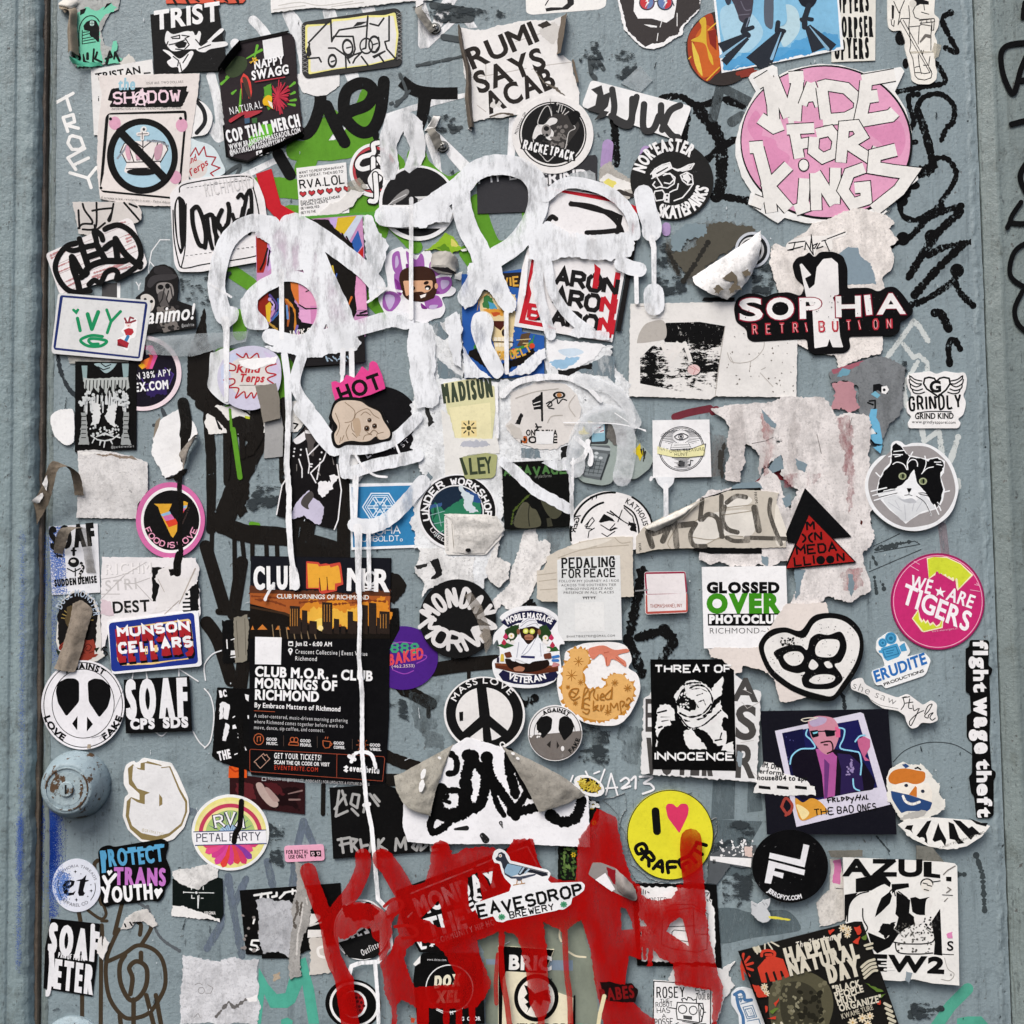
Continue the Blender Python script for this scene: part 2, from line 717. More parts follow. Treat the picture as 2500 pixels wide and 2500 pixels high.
def arc(col, s, cx, cy, r, a0, a1, h, font='b', bold=.02, w=.16, inside=False, gap=None, bend=0, cap='s', ry=None):
 gap = gap if gap is not None else (.16 + bold if font == 'b' else .16 + w)
 lay, Wd = _layout(s, font, bold, bend, gap)
 ky = (ry or r) / r
 V_, F_, polys = [], [], []
 sgn = -1 if inside else 1
 for x, gl, wd in lay:
  am = R_(a0 + (a1 - a0) * (x + wd / 2) / Wd)
  ux, uy = math.sin(am), -math.cos(am)           # outward
  tx_, ty_ = (math.cos(am), math.sin(am))         # clockwise
  k = abs(R_(a1 - a0)) * r / Wd
  ccx, ccy = cx + ux * r, cy + uy * r * ky
  def mp(qx, qy):
   e = (qx - wd / 2) * k * sgn
   o_ = qy * h * sgn
   return G([(ccx + tx_ * e + ux * o_, ccy + ty_ * e + uy * o_)])[0]
  if font == 'b':
   bolden(gl, mp, bold * h * TK, V_, F_)
  else:
   for l in gl:
    polys += stroke_polys([mp(*q) for q in l], w * h * TK, False, cap)
 if polys:
  v, f = cdt_union(polys)
  add(col, v, f)
 else:
  add(col, V_, F_)
def paint(label, col, name='paint_tag', cat='graffiti', group='painted and marker tags'):
 begin(name, label, cat, group, 0, 0.00002)
def torn(label, col, pts, jg=1.6, name='torn_paper', cat='paper scrap', group='torn paper left on the door', sm=False, th=.00008, js=5):
 return st(label, col, pts, sm=sm, jg=jg, th=th, name=name, cat=cat, group=group, js=js)
def tape(label, col, pts, jg=.3):
 g = st(label, col, pts, jg=jg, th=.00009, name='tape_strip', cat='tape', group='strips of tape on the door')
 return g
def mist(col, x0, y0, x1, y1, sg, n, seed=1, r=2.2):
 rg = random.Random(seed)
 v, f = [], []
 for _ in range(n):
  t = rg.random()
  x, y = G([(x0 + (x1 - x0) * t + rg.gauss(0, sg), y0 + (y1 - y0) * t + rg.gauss(0, 30))])[0]
  s, a = rg.uniform(.4, 1) * r * TK, rg.uniform(0, 6)
  o = len(v)
  v += [(x + s * math.cos(a + k * 1.571), y + s * math.sin(a + k * 1.571)) for k in range(4)]
  f.append([o, o + 1, o + 2, o + 3])
 cur.k += 1
 h = h_now()
 add(col, v, f, hv=[h + (i // 4 % 40) * 6e-7 for i in range(len(v))])
def speck(col, box, n, r0, r1, seed=1):
 rg = random.Random(seed)
 x0, y0, x1, y1 = box
 ps = []
 for _ in range(n):
  ps.append(jag(E_(rg.uniform(x0, x1), rg.uniform(y0, y1), rg.uniform(r0, r1), rg.uniform(r0, r1), rg.uniform(0, 90)), .3, 2))
 v, f = cdt_union(ps)
 add(col, v, f)
def sheet(col, rows, sub=9, back=None, name=None):
 rr = []
 for row in rows:
  rr.append([(TX + x * TK, TY + y * TK, hh / 1000) for x, y, hh in row])
 def sm3(pts, n):
  o = []
  k = len(pts)
  for i in range(k - 1):
   a, b, c, d = pts[max(i - 1, 0)], pts[i], pts[i + 1], pts[min(i + 2, k - 1)]
   for j in range(n):
    t = j / n
    o.append(tuple(.5 * (2 * b[e] + (c[e] - a[e]) * t + (2 * a[e] - 5 * b[e] + 4 * c[e] - d[e]) * t * t + (3 * b[e] - a[e] - 3 * c[e] + d[e]) * t ** 3) for e in range(3)))
  o.append(pts[-1])
  return o
 rr = [sm3(r, sub) if len(r) > 1 else r for r in rr]
 cols = [sm3([r[i] for r in rr], sub) if len(rr) > 1 else [r[i] for r in rr] for i in range(len(rr[0]))]
 nr, nc = len(cols[0]), len(cols)
 d = cur.parts.setdefault(cur.part, dict(v=[], f=[], mi=[], m=[]))
 if col not in d['m']:
  d['m'].append(col)
 mi = d['m'].index(col)
 o = len(d['v'])
 for i in range(nr):
  for j in range(nc):
   x, y, hh = cols[j][i]
   e = i in (0, nr - 1) or j in (0, nc - 1)
   q = Vector((x * .045, y * .045, 3.1))
   q2 = q * 3.1
   x += (mnoise.noise(q2) * 1.6 if e else 0) + mnoise.noise(q) * 1.2
   y += mnoise.noise(q2 + Vector((7, 1, 2))) * 1.6 if e else 0
   hh += (mnoise.noise(q) * .9 + mnoise.noise(q2) * .45) * .001 * min(1, hh * 350)
   d['v'].append((x, y, cur.base + max(.0002, hh)))
 for i in range(nr - 1):
  for j in range(nc - 1):
   d['f'].append([o + i * nc + j, o + i * nc + j + 1, o + (i + 1) * nc + j + 1, o + (i + 1) * nc + j])
   d['mi'].append(mi)
 d['smooth'] = True
def structure(name, verts, faces, mat, parent=None, sm=False, label=None, cat=None):
 me = bpy.data.meshes.new(name)
 me.from_pydata(verts, [], faces)
 if mat:
  me.materials.append(mat)
 if sm:
  me.polygons.foreach_set('use_smooth', [True] * len(faces))
 me.update()
 ob = bpy.data.objects.new(name, me)
 COL.objects.link(ob)
 if parent:
  ob.parent = parent
 else:
  ob['kind'] = 'structure'
 if label:
  ob['label'] = label
 if cat:
  ob['category'] = cat
 return ob

# ---------------------------------------------------------------- the painted door and its frame
def painted(name, hx, dark, streak=1.0, lumps=.5):
 m = bpy.data.materials.new(name)
 m.use_nodes = True
 N, L = m.node_tree.nodes, m.node_tree.links
 b = N['Principled BSDF']
 geo = N.new('ShaderNodeNewGeometry')
 def noise(scale, det=5, rough=.6, stretch=(1, 1, 1)):
  mp = N.new('ShaderNodeMapping')
  mp.inputs['Scale'].default_value = stretch
  L.new(geo.outputs['Position'], mp.inputs['Vector'])
  t = N.new('ShaderNodeTexNoise')
  t.inputs['Scale'].default_value = scale
  t.inputs['Detail'].default_value = det
  t.inputs['Roughness'].default_value = rough
  L.new(mp.outputs[0], t.inputs['Vector'])
  return t.outputs[0]
 def rng(src, a, va, c, vc):
  r = N.new('ShaderNodeMapRange')
  for i, q in enumerate((a, c, va, vc)):
   r.inputs[i + 1].default_value = q
  L.new(src, r.inputs[0])
  return r.outputs[0]
 def mix(f, a, c):
  x = N.new('ShaderNodeMix')
  x.data_type = 'RGBA'
  L.new(f, x.inputs[0])
  for i, q in ((6, a), (7, c)):
   if isinstance(q, (list, tuple)):
    x.inputs[i].default_value = (*q, 1)
   else:
    L.new(q, x.inputs[i])
  return x.outputs[2]
 base = [v * GAIN for v in lin(hx)]
 dk = [v * GAIN for v in lin(dark)]
 col = mix(rng(noise(7, 6, .6), .35, 0, .7, .7), base, [v * .86 for v in base])
 col = mix(rng(noise(60, 6, .7, (1, 1, .05)), .48, 0, .72, .75 * streak), col, [v * 1.16 for v in base])
 col = mix(rng(noise(95, 6, .75, (1, 1, .06)), .55, 0, .75, .8 * streak), col, dk)
 col = mix(rng(noise(22, 8, .78), .54, 0, .70, .85), col, dk)
 col = mix(rng(noise(260, 4, .7, (1, 1, .4)), .59, 0, .68, .75), col, [v * .35 for v in base])
 col = mix(rng(noise(130, 5, .7, (1, 1, .7)), .65, 0, .665, .8), col, [.05, .045, .04])
 L.new(col, b.inputs['Base Color'])
 b.inputs['Roughness'].default_value = .5
 b.inputs['Specular IOR Level'].default_value = .35
 bp = N.new('ShaderNodeBump')
 bp.inputs['Strength'].default_value = .55
 bp.inputs['Distance'].default_value = .0012
 ad = N.new('ShaderNodeMath')
 ad.operation = 'ADD'
 L.new(noise(90, 7, .65, (1, 1, .12)), ad.inputs[0])
 ad2 = N.new('ShaderNodeMath')
 ad2.operation = 'MULTIPLY_ADD'
 L.new(noise(28, 6, .65, (1, 1, .7)), ad2.inputs[0])
 ad2.inputs[1].default_value = lumps * 3
 L.new(noise(300, 3, .6), ad2.inputs[2])
 L.new(ad2.outputs[0], ad.inputs[1])
 L.new(ad.outputs[0], bp.inputs['Height'])
 L.new(bp.outputs[0], b.inputs['Normal'])
 return m
DOORM = painted('grey_door_paint', '849397', '535f63')
FRM = painted('grey_frame_paint', '829395', '565f5d', 1.2, 1.3)
FRM2 = painted('grey_green_frame_paint', '788482', '50564f', 1.5, 1.2)
WOOD = painted('bare_brown_wood', '6d6153', '39302a', 1.8, 1.4)
XL, XR, ZB, ZT = -0.4547, 0.4682, -0.60, 0.62
def box(x0, x1, y0, y1, z0, z1):
 v = [(x, y, z) for x in (x0, x1) for y in (y0, y1) for z in (z0, z1)]
 f = [(0, 1, 3, 2), (4, 6, 7, 5), (0, 4, 5, 1), (2, 3, 7, 6), (0, 2, 6, 4), (1, 5, 7, 3)]
 return v, f
DOOR = structure('door', *box(XL, XR, 0, .045, ZB, ZT), DOORM, label='grey painted metal door covered in stickers, torn paper and paint', cat='door')
def loft(name, prof, mat, parent, lump, lscale, seed, rows=420, edge=None):
 """profile of (x, height) lofted up the door edge with uneven paint; edge(x, h, z) -> lump weight"""
 vx, fs = [], []
 n = len(prof)
 for i in range(rows):
  z = ZB + (ZT - ZB) * i / (rows - 1)
  for j, (x, h) in enumerate(prof):
   q = Vector((x * 1.0 + seed, h, z)) * lscale
   w = edge(x, h) if edge else 1
   a = mnoise.noise(q) * .7 + mnoise.noise(q * 2.7) * .35 + mnoise.noise(q * 6.1) * .2
   c = mnoise.noise(q + Vector((9, 4, 2))) * .6 + mnoise.noise(q * 3.1 + Vector((3, 8, 1))) * .4
   vx.append((x + a * lump * w, -h + c * lump * w * .7, z))
 for i in range(rows - 1):
  for j in range(n - 1):
   fs.append((i * n + j, i * n + j + 1, (i + 1) * n + j + 1, (i + 1) * n + j))
 return structure(name, vx, fs, mat, parent, True)
frame = bpy.data.objects.new('door_frame', None)
COL.objects.link(frame)
frame['kind'] = 'structure'
frame['label'] = 'grey painted wooden door frame with lumpy chipped mouldings on both sides of the door'
frame['category'] = 'door frame'
def dens(pr, n=4):
 o = []
 for i in range(len(pr) - 1):
  for j in range(n):
   t = j / n
   o.append((pr[i][0] + (pr[i + 1][0] - pr[i][0]) * t, pr[i][1] + (pr[i + 1][1] - pr[i][1]) * t))
 return o + [pr[-1]]
mm = .001
pl = [(XL + a * mm, b * mm) for a, b in [(-150, 17), (-60, 17), (-33, 17), (-29, 16.2), (-27, 14.8), (-24, 14.6), (-17, 15.6), (-11, 14.4), (-7.5, 11.5), (-5.6, 5), (-5.2, -10), (-5.2, -35)]]
loft('casing', dens(pl), FRM, frame, .0017, 42, 0.3, 520, lambda x, h: .25 + (1.2 if x > XL - .018 else 0) * (1 if h > 0 else .2))
pw = [(XL + a * mm, b * mm) for a, b in [(-9, -14), (-8.6, 2.5), (-6, 4.2), (-3.2, 3.6), (-2.4, 1.5), (-2.2, -14)]]
loft('weather_strip', dens(pw), WOOD, frame, .0010, 30, 4.2, 420, lambda x, h: 1 if h > 0 else .3)
pb = [(XL + a * mm, b * mm) for a, b in [(-2.6, -3), (.2, -.2), (3.6, .9), (6.0, .25), (6.6, -.8)]]
loft('weather_strip', dens(pb), FRM2, frame, .0009, 55, 7.7, 420)
pr_ = [(XR + a * mm, b * mm) for a, b in [(1.3, -35), (1.3, -3), (1.6, .6), (3.5, 2.0), (7, 3.2), (12, 5.8), (14.5, 7.0), (17, 7.0), (20, 6.2), (60, 6.2), (150, 6.2)]]
loft('casing', dens(pr_), FRM2, frame, .0011, 50, 2.1, 420, lambda x, h: .6 if x < XR + .02 else .35)
# ridge of old caulk and paint along the hinge side of the door
vx, fs = [], []
rows = 700
prof = [(-11, -.6), (-9.5, .3), (-8, 1.0), (-6.5, 1.25), (-5, 1.0), (-3.6, .3), (-2.0, .15), (-.2, -.6)]
for i in range(rows):
 z = ZB + (ZT - ZB) * i / (rows - 1)
 for x, h in prof:
  q = Vector((x * .3, 2.2, z * 95))
  a = max(0, .55 + mnoise.noise(q) * 1.0 + mnoise.noise(q * 2.3) * .6) * (.25 if h < .2 else 1)
  vx.append((XR + (x + mnoise.noise(Vector((1.5, 7, z * 60))) * 1.3) * mm, -(h * a) * mm * (1.1 if h > 0 else 1), z))
n = len(prof)
for i in range(rows - 1):
 for j in range(n - 1):
  fs.append((i * n + j, i * n + j + 1, (i + 1) * n + j + 1, (i + 1) * n + j))
structure('paint_ridge', vx, fs, DOORM, DOOR, True)
# wall behind the gaps
structure('rebate', *box(XL - .14, XR + .14, .046, .06, ZB, ZT), WOOD, frame)

# ---------------------------------------------------------------- dead bolt lock and knob
def lathe(name, px, py, prof, mat, parent, seg=64, h0=0):
 c = P(px, py)
 vx, fs = [], []
 for r, h in prof:
  for i in range(seg):
   a = 2 * math.pi * i / seg
   vx.append((c.x + r * math.cos(a), -h0 - h, c.z + r * math.sin(a)))
 for k in range(len(prof) - 1):
  for i in range(seg):
   j = (i + 1) % seg
   fs.append((k * seg + i, k * seg + j, (k + 1) * seg + j, (k + 1) * seg + i))
 fs.append(tuple(range((len(prof) - 1) * seg, len(prof) * seg)))
 return structure(name, vx, fs, mat, parent, False)
def chipped(name, hx, thr):
 m = painted(name, hx, '5a6566', .6, .8)
 N, L = m.node_tree.nodes, m.node_tree.links
 b = N['Principled BSDF']
 src = b.inputs['Base Color'].links[0].from_socket
 geo = N.new('ShaderNodeNewGeometry')
 t = N.new('ShaderNodeTexNoise')
 t.inputs['Scale'].default_value = 48
 t.inputs['Detail'].default_value = 7
 t.inputs['Roughness'].default_value = .68
 L.new(geo.outputs['Position'], t.inputs['Vector'])
 r = N.new('ShaderNodeMapRange')
 r.inputs[1].default_value = thr
 r.inputs[2].default_value = thr + .012
 L.new(t.outputs[0], r.inputs[0])
 x = N.new('ShaderNodeMix')
 x.data_type = 'RGBA'
 L.new(r.outputs[0], x.inputs[0])
 L.new(src, x.inputs[6])
 x.inputs[7].default_value = (.075, .042, .02, 1)
 L.new(x.outputs[2], b.inputs['Base Color'])
 return m
LOCKM = chipped('chipped_lock_paint', '93a5ab', .585)
LOCKF = chipped('chipped_lock_face_paint', '9fb0b4', .50)
KEYM = M('222')
lk = lathe('lock', 189, 1914, [(.0322, -.001), (.0326, .002), (.0318, .006), (.0285, .017), (.0240, .0262), (.0222, .0276), (.0208, .0274)], LOCKM, DOOR)
for f in lk.data.polygons:
 f.use_smooth = len(f.vertices) == 4
lathe('lock_face', 189, 1914, [(.0206, .0270), (.0202, .0284), (.0192, .0284), (.0188, .0268), (.0160, .0268), (.0156, .0276)], LOCKF, lk)
lathe('plug', 189, 1914, [(.0072, .0274), (.0070, .0294), (.0064, .0299)], LOCKF, lk)
c = P(189, 1914)
structure('keyhole', *box(c.x - .0008, c.x + .0008, -.0303, -.0296, c.z - .0042, c.z + .0042), KEYM, lk)
kb = lathe('knob', 178, 2560, [(.031, -.001), (.031, .003), (.027, .006), (.015, .012), (.015, .020), (.026, .032), (.027, .042), (.020, .050), (.008, .053)], LOCKM, DOOR)
# ---------------------------------------------------------------- screws with washers
def screw(px, py):
 s = lathe('screw', px, py, [(.0058, -.0005), (.0058, .0011), (.0052, .0016), (.0040, .0016)], M('m:6f706c'), DOOR, 32, .0006)
 lathe('screw_head', px, py, [(.0040, .0014), (.0039, .0028), (.0028, .0037), (.0012, .0040)], M('m:8a8a86'), s, 32, .0006)
 c = P(px, py)
 for a in (20, 110):
  v, f = box(-.0023, .0023, -.00485, -.0045, -.00045, .00045)
  ca, sa = math.cos(R_(a)), math.sin(R_(a))
  structure('slot', [(c.x + x * ca - z * sa, y, c.z + x * sa + z * ca) for x, y, z in v], f, M('1a1a18'), s)
screw(1062, 71)
screw(1081, 359)

# ================================================================ paint and marker straight on the door
T(1,0)
paint('fat white bubble letter strokes painted behind the dark event card','fff')
ln('p:eef0f0',90,'!45.5 19 54 28 64 43','!28.5 41 33 50','!6 72 13 100 15 129','!-4 106 13 130',sm=1,rough=.03)
ln('p:eef0f0',120,'!79 13 90 38 95 58 96 80','!117 11 128 42 140 74','!83 18 106 56','!152 4 156 13',sm=1,rough=.03)
ln('p:eef0f0',60,'!33 168 90 140','!114 133 136 121','!148 116 153 114','!169 111 196 102','!115 149 142 130',rough=.03)
T(2,0)
paint('white outlined arrow strokes painted around the two screws','p:e9ecec')
fl('p:f2f3f3','!6 -4 13 -4 21 22 33 -4 47 -4 29 27 48 11 54 11 64 26 56 27 48 17 18 45 10 46 8 43 8 13')
fl('p:f2f3f3','!13 128 23 121 60 157 50 164 38 150 27 133 30 160 33 172 29 172')
fl('p:f2f3f3','!94 111 101 111 99 151 92 151')
fl('p:eef0f0','!0 100 20 94 56 87 56 91 0 106')
T(1,0)
paint('bright green spray letter under the white paint and card','p:5f9a2c')
ln('p:5f9a2c',190,'!119 112 101 140 94 160','!86 142 120 142 156 138 180 156','!94 176 130 187 170 196 199 180','!200 148 206 160 230 176 254 164','!52 176 70 177 90 179','!156 90 147 113 138 133',sm=1,rough=.02)
ln('p:5f9a2c',140,'!257 190 272 231 293 229 306 209 301 190 276 168 253 168',sm=1,rough=.02)
ln('p:5f9a2c',130,'!80 200 160 206 166 220','!25 256 43 268','!154 280 170 296','!33 298 33 315','!16 334 74 342 73 356','!166 199 190 224 199 233','!246 238 256 252','!70 350 74 390',sm=1,rough=.02)
T(1,2)
ln('p:5f9a2c',50,'!27 19 34 64','!21.5 -2 24 30','!44 108 50 109')
T(1,0)
paint('heavy black marker letters running across the green spray','111')
ln('n:0d0d0d',112,'!109 81.5 108.5 100 102 119 95 126.5 88 124','!115 100 123 118 132 134.5','!123 117 136 106 153 99 159 88 154 80 144 79 134 86 131 100 135 115 148 125 159 121 166 104 169 77',sm=1)
ln('n:0d0d0d',110,'!69 145 80.5 165')
ln('n:0d0d0d',112,'!185.5 76.5 198 85 215 88 238.5 88',sm=1,cap='b')
ln('n:0d0d0d',(130,90),'!208 88 205 110 198 129',sm=1,cap='b')
ln('n:0d0d0d',(70,30),'!161 127 162 134')
T(1,0)
paint('faint scrubbed grey marker scribbles in the upper middle of the door','d:3d4446')
ln('d:4a5153',30,'!18 30 17 42 19 56','!20 164 33 156 30 166','!175 98 190 90 184 70','!180 100 193.2 86','!200 62 230 56 248 52',sm=1,rough=.2)
ln('d:4a5153',60,'!215 5 248 11','!230 18 250 17','!365 56 364 69 368 74','!376 65 370 56','!225 35 243 38','!234 123 242 120',rough=.3)
T(3,0)
paint('rough dry black crayon loops between the white and pink stickers','d:0a0a0a')
ln('d:0c0c0c',68,'!44 92.5 62 91 76 99 90 97.5 101 93 121 100','!0 115 2 156','!68 112 65 136','!88 150 100 140 114 131','!100 185 124 189 140 192',sm=1,rough=.18,dense=3)
ln('d:0c0c0c',112,'!78 102 92 119 98 129 101 140 101 160 100 176 96 185',sm=1,rough=.14,dense=3)
T(3,0)
paint('grey marker arrow half hidden by the pink circle sticker','d:565c5e')
ln('b:4d5557',90,'!100 82 93 111','!106 85 127 96','!111 115 120 109',rough=.05)
T(4,0)
paint('rough black crayon scrawl running down beside the pink circle','d:0a0a0a')
ln('d:0c0c0c',50,'!124 12 116 18 122 33 130 49 119 45','!110 59 119 77 100 81.5 66 88','!93 89 85 90 85 100 89 115 82 126','!89 118 93 100 100 91 115 89 127 100 126 115 120 121 115 133','!106 150 120 149.5 129 162 126 174 115 190','!83 135 91 134',sm=1,rough=.16,dense=3)
ln('d:0c0c0c',78,'!93 105 100 125 106 149 106 160 90 166 86 172 79 190','!106 157 88 164',sm=1,rough=.14,dense=3)
el('d:0c0c0c',770,360,55,70);el('d:0c0c0c',890,1750,60,40);el('d:0c0c0c',815,600,30,50)
T(4,1)
ln('d:0c0c0c',58,'!76 -3 78 9 86 14 96 13 115 1','!134 1 105 11 86 30 70 37 62 43','!144 35 118 40 103 48','!78 97 101 89 126 72 130 61','!128 72 133 83 145 95','!123 150 122 133 127 127 133 136',sm=1,rough=.16,dense=3)
ln('d:0c0c0c',74,'!134 6 113 25 98 46 84 69','!135 38 112 60 90 85','!109 102 115 103 122 117',sm=1,rough=.14,dense=3)
el('d:0c0c0c',790,320,65);el('d:0c0c0c',1060,300,68);el('d:0c0c0c',1300,620,66)
el('d:0c0c0c',720,1125,45,30);el('d:0c0c0c',560,760,40,25)
T(4,1)
paint('thin silver crayon letters fading above the winged heart sticker','d:c6cdcb')
ln('d:c9cfcc',46,'!64 144 79 124 89 110 94 114 103 129','!79 131 89 144 94 142 102 149 102 157 99 160','!93 148 85 162 78 172','!80 172 82 190',rough=.15,dense=3)
T(4,2)
ln('d:c9cfcc',52,'!97 19 99 30 106 25 113 20 116 43','!131 26 124 48','!131 67 131 73','!119 100 116 110',rough=.15,dense=3)
ln('b:8a8388',80,'!116 110 119 137')
T(4,4)
paint('mint green paint stroke below the large black and white portrait print','5cae97')
ln('p:54a58d',110,'!140 160 124 176 108 199')
fl('p:54a58d','!130 193.2 130 188 140 186 153 186 160 194 160 200 130 200')
T(4,0)
paint('smooth black marker loops drawn on the door frame','0c0c0c')
cur.base=.0078
TX-=7
ln('n:0c0c0c',52,'!199 44 188 44 176 47 171 56 174 76 183 91 190 68 199 48','!181 120 196 116','!199 151 189 169 198 190','!199 78 190 79',sm=1)
ln('n:0c0c0c',42,'!192 12 199 28','1932 60 1915 200',sm=1)
ln('n:0c0c0c',46,'!190 193 180 211 198 213','!180 211 177 217','!199 229 185 238 179.5 253 182 265 199 276','!191 277 184 293 187 307 199 318',sm=1)
# blue mist on door edge and frame
T(0,4)
paint('blue spray mist along the lock side edge of the door','1c3c8e',name='spray_mist')
mist('1c3c8e',500,-100,500,640,48,5200,1,4.5);mist('17337c',490,0,490,560,26,3400,2,5);mist('27489a',480,600,490,960,34,1500,3,4)
T(0,3)
mist('3a5ba8',470,-380,510,480,44,1700,4,4);mist('3a5ba8',470,-760,470,-300,50,900,5,4);mist('2b4b9c',480,1750,500,2000,40,1200,6,4)
T(0,4)
paint('blue spray mist stripe running up the door frame moulding','1c3c8e',name='spray_mist')
cur.base=.0180
TX+=15
mist('35559f',205,-60,200,500,17,2200,1,3.5);mist('35559f',200,500,185,1350,16,1000,2,3.5)
TY-=500
mist('4565a8',225,-760,215,1900,16,2400,3,3.5)
# black letter in the middle left
T(1,2)
paint('thick black brown paint letter with long drips beside the tall event poster','p:1a1714')
ln('p:1a1714',95,'!-6 -48 -9 -25 2 -10 4 20 6 50 6 113',sm=1,rough=.05)
fl('p:1a1714','!-16 -51 0 -96 3 -64 15 -42 33 -25 20 -6 3 6 -6 -6 -17 -14',jg=1)
ln('p:1a1714',120,'!-3 -6 11 4 23 15 42 24','235 160 235 680',sm=1,rough=.05)
ln('p:1a1714',(150,210),'!53 -8 51 25 42 48 33 65 25 85 17 108',sm=1,rough=.04)
fl('p:1a1714','!19 68 42 68 42 83 38 90 40 96 33 103 30 96 31 86 20 82',jg=1)
ln('p:1a1714',170,'!17 109 40 117 82 121 124 133',sm=1,rough=.05)
ln('p:1a1714',42,'!7 113 6.5 133','!28 120 28.5 160','!35 120 37 139','!45 116 45 142','!58 123 58.5 140','!68 123 68.5 140','!35 23 36 44')
ln('p:1a1714',125,'!76 -6 76.5 66','!131 54 131 140')
ln('p:1a1714',120,'!1 129 19 188','!35 144 27 193')
ln('p:1a1714',60,'!13 190.5 45 193')
fl('p:1a1714','!82 103 95 101 105 108 102 125 126 134 139 140 85 140 82 125')
T(1,3)
ln('p:1a1714',130,'!2 8 13 25 25 62','!37 42 33 72',sm=1)
ln('p:1a1714',42,'!112 150 111.5 188')
ln('p:1a1714',120,'!170 43 185 68 195 74 213 84','!170 133 185 139 200 144','!170 156 185 156',sm=1,rough=.05)
fl('p:1a1714','!175 -40 185 -37 190 -28 189 -22 179 -10 175 -12',jg=1)
ln('p:1a1714',40,'!211 85 211 96')
ln('p:1a1714',130,'!209 53 240 48 275 44.5',rough=.05)
ln('p:1a1714',34,'!234 38 234 44','!249 38 249 60')
# thin marks
T(0,0)
paint('thin white paint pen letters TROEY running down beside the paper notice','f2f2ee')
ln('f2f2ee',30,'535 965 690 880','625 910 665 1040','!59.5 111 64 124','!59.5 111 69 108 70.5 115 62 118 74 121','!68 128 76 130 79 138 75 141 68 141 64 135 66 129 69 128','!80 140 64 149','!64 149 71.5 160','!69 156 83.5 149','!66 163 83 168','!91 158 83 168 86 177')
T(0,1)
paint('fine white scratched line doodle beside the hooded figure sticker','e8eaea')
ln('e8eaea',10,'!160 33 151 33 143 44 140 60 141 70','!141 53 146 59','!128.5 73 131 77 131 80','!132.5 74 131 77')
T(0,3)
paint('fine white pen loops on bare door beside the square black and white stickers','e8eaea')
ln('e8eaea',12,'!125 60 126 54','!138 54 139 60','!169 58 169 51 170 52 187 63','!147 111 153 114.5 159 109','!182 110 188 120 193.2 125','!209 34 200 38 193 48 194 62','!193 70 199 78 202 95 199 118 193 126',sm=1)
T(0,4)
paint('drippy dark brown paint scrawl around the small black and white stickers','p:3f3426')
ln('p:41372a',40,'!74 86 76 96','775 1650 775 1940','!95.5 130 95 194','!96 100 97 120','!92 39 89 45 93 70 96 80','!112 104 108 112 101 130 100 150 104 170 115 185 125 188 140 183 150 170 156 155 154 135 145 123 130 119 117 127 102 134','!115 80 108 108','!130 97 133 100 132 109','!142 96 142 104 133 119',sm=1)
ln('p:41372a',44,'!133 126 133 134','!123 165 125 150 122 140 129 134 138 140 138 156 131 168 122 170 114 155 113 138 118 128','!126 170 126 194','!113 185 114 194','!138 166 145 194','!147 166 152 194',sm=1)
ln('p:41372a',30,'!83 86 95 94 100 90 98 82 93 73','!101 96 96 96',sm=1)
T(1,4)
paint('mint green brush letters showing around the grey torn strips','p:4fae97')
fl('p:52ab94','!51 140 60 156 68 165 76 164 80 149 89 133 95 130 98 142 103 160 108 193 98 193 92 156 85 173 78 178 62 178 56 165 53 193 49 193')
fl('p:52ab94','!72 189 78 187 83 190 82 198 72 198')
T(2,4)
fl('p:52ab94','!156 165 164 165 169 175 168 186 158 199 155 199',sm=1)
T(3,2)
paint('dark red painted bars showing between the strips of torn white paper','p:6e3038')
ln('p:74323c',70,'!57 7 70 3 90 -1','!93 2 96 0',sm=1)
ln('p:8a3038',(90,130),'!135 72 146 64 156 61 200 64 213 64',sm=1)
ln('p:8a3038',34,'!141 68 141.5 76','!143 56 145 62')
ln('p:8f4a50',90,'!190 35 210 36')
T(3,4)
paint('broad grey green scuffed patches on the lower door around the black disc','b:6c7a7e')
fl('b:59666a','!88 40 124 44 132 40 150 76 130 56 104 52 96 60 88 60',sm=False,jg=2)
fl('b:5f6d71','!96 85 114 84 130 88 162 86 176 103 160 108 130 112 100 117 96 100',sm=1)
fl('b:606d71','!90 0 140 2 130 20 124 35 90 35')
T(2,4)
paint('olive grey patch of older paint behind the red drips','p:8d9484')
fl('p:868e7f','!64 113 83 104 100 104 127 93 162 92 169 120 176 150 178 193 72 193 70 125',jg=1)
fl('p:8193a4','!72 132 90 132 88 137 72 137');fl('p:8193a4','!133 133 154 133 154 143 130 142')
ln('e8dfc0',18,'!142 103 141.5 110 143 115','!150 125 157 129 166 130',sm=1)
T(3,3)
paint('grey brush marks dripping below the punk portrait sticker','b:6a7679')
fl('b:626f73','!93 154 114 156 113 193.2 91 193.2');fl('b:626f73','!126 159 137 160 140 185 125 187')
T(2,2)
paint('grey mould stains and scrubbed glue over the middle of the door','g:5f686a',name='glue_stain',cat='stain')
fl('g:6a7375','!125 10 160 30 150 70 125 42',jg=3);fl('g:7a8183','!129 112 148 113 143 130 133 136',jg=3)
fl('g:5c6567','!200 145 212 140 215 170 201 195',jg=3);fl('g:4f585a','!0 265 26 270 27 300 5 300',jg=4);fl('g:5f686a','!10 300 32 305 33 320 15 318',jg=4)
fl('g:5b6466','!165 298 180 300 184 340 164 330',jg=4);fl('g:566063','!200 295 222 302 215 335 200 330',jg=4)
T(2,2)
paint('broken dry black crayon bars scattered around the peace sign stickers','d')
ln('d:101010',90,'!215 215 240 208 250 218','!205 215 212 230 219 250','!248 220 238 235','!220 150 208 210','!105 227 117 229',rough=.2,dense=4)
ln('d:101010',60,'!84 182 110 180 118 185','!106 170 108 184','!101 270 108 278 118 272',rough=.3,dense=4)
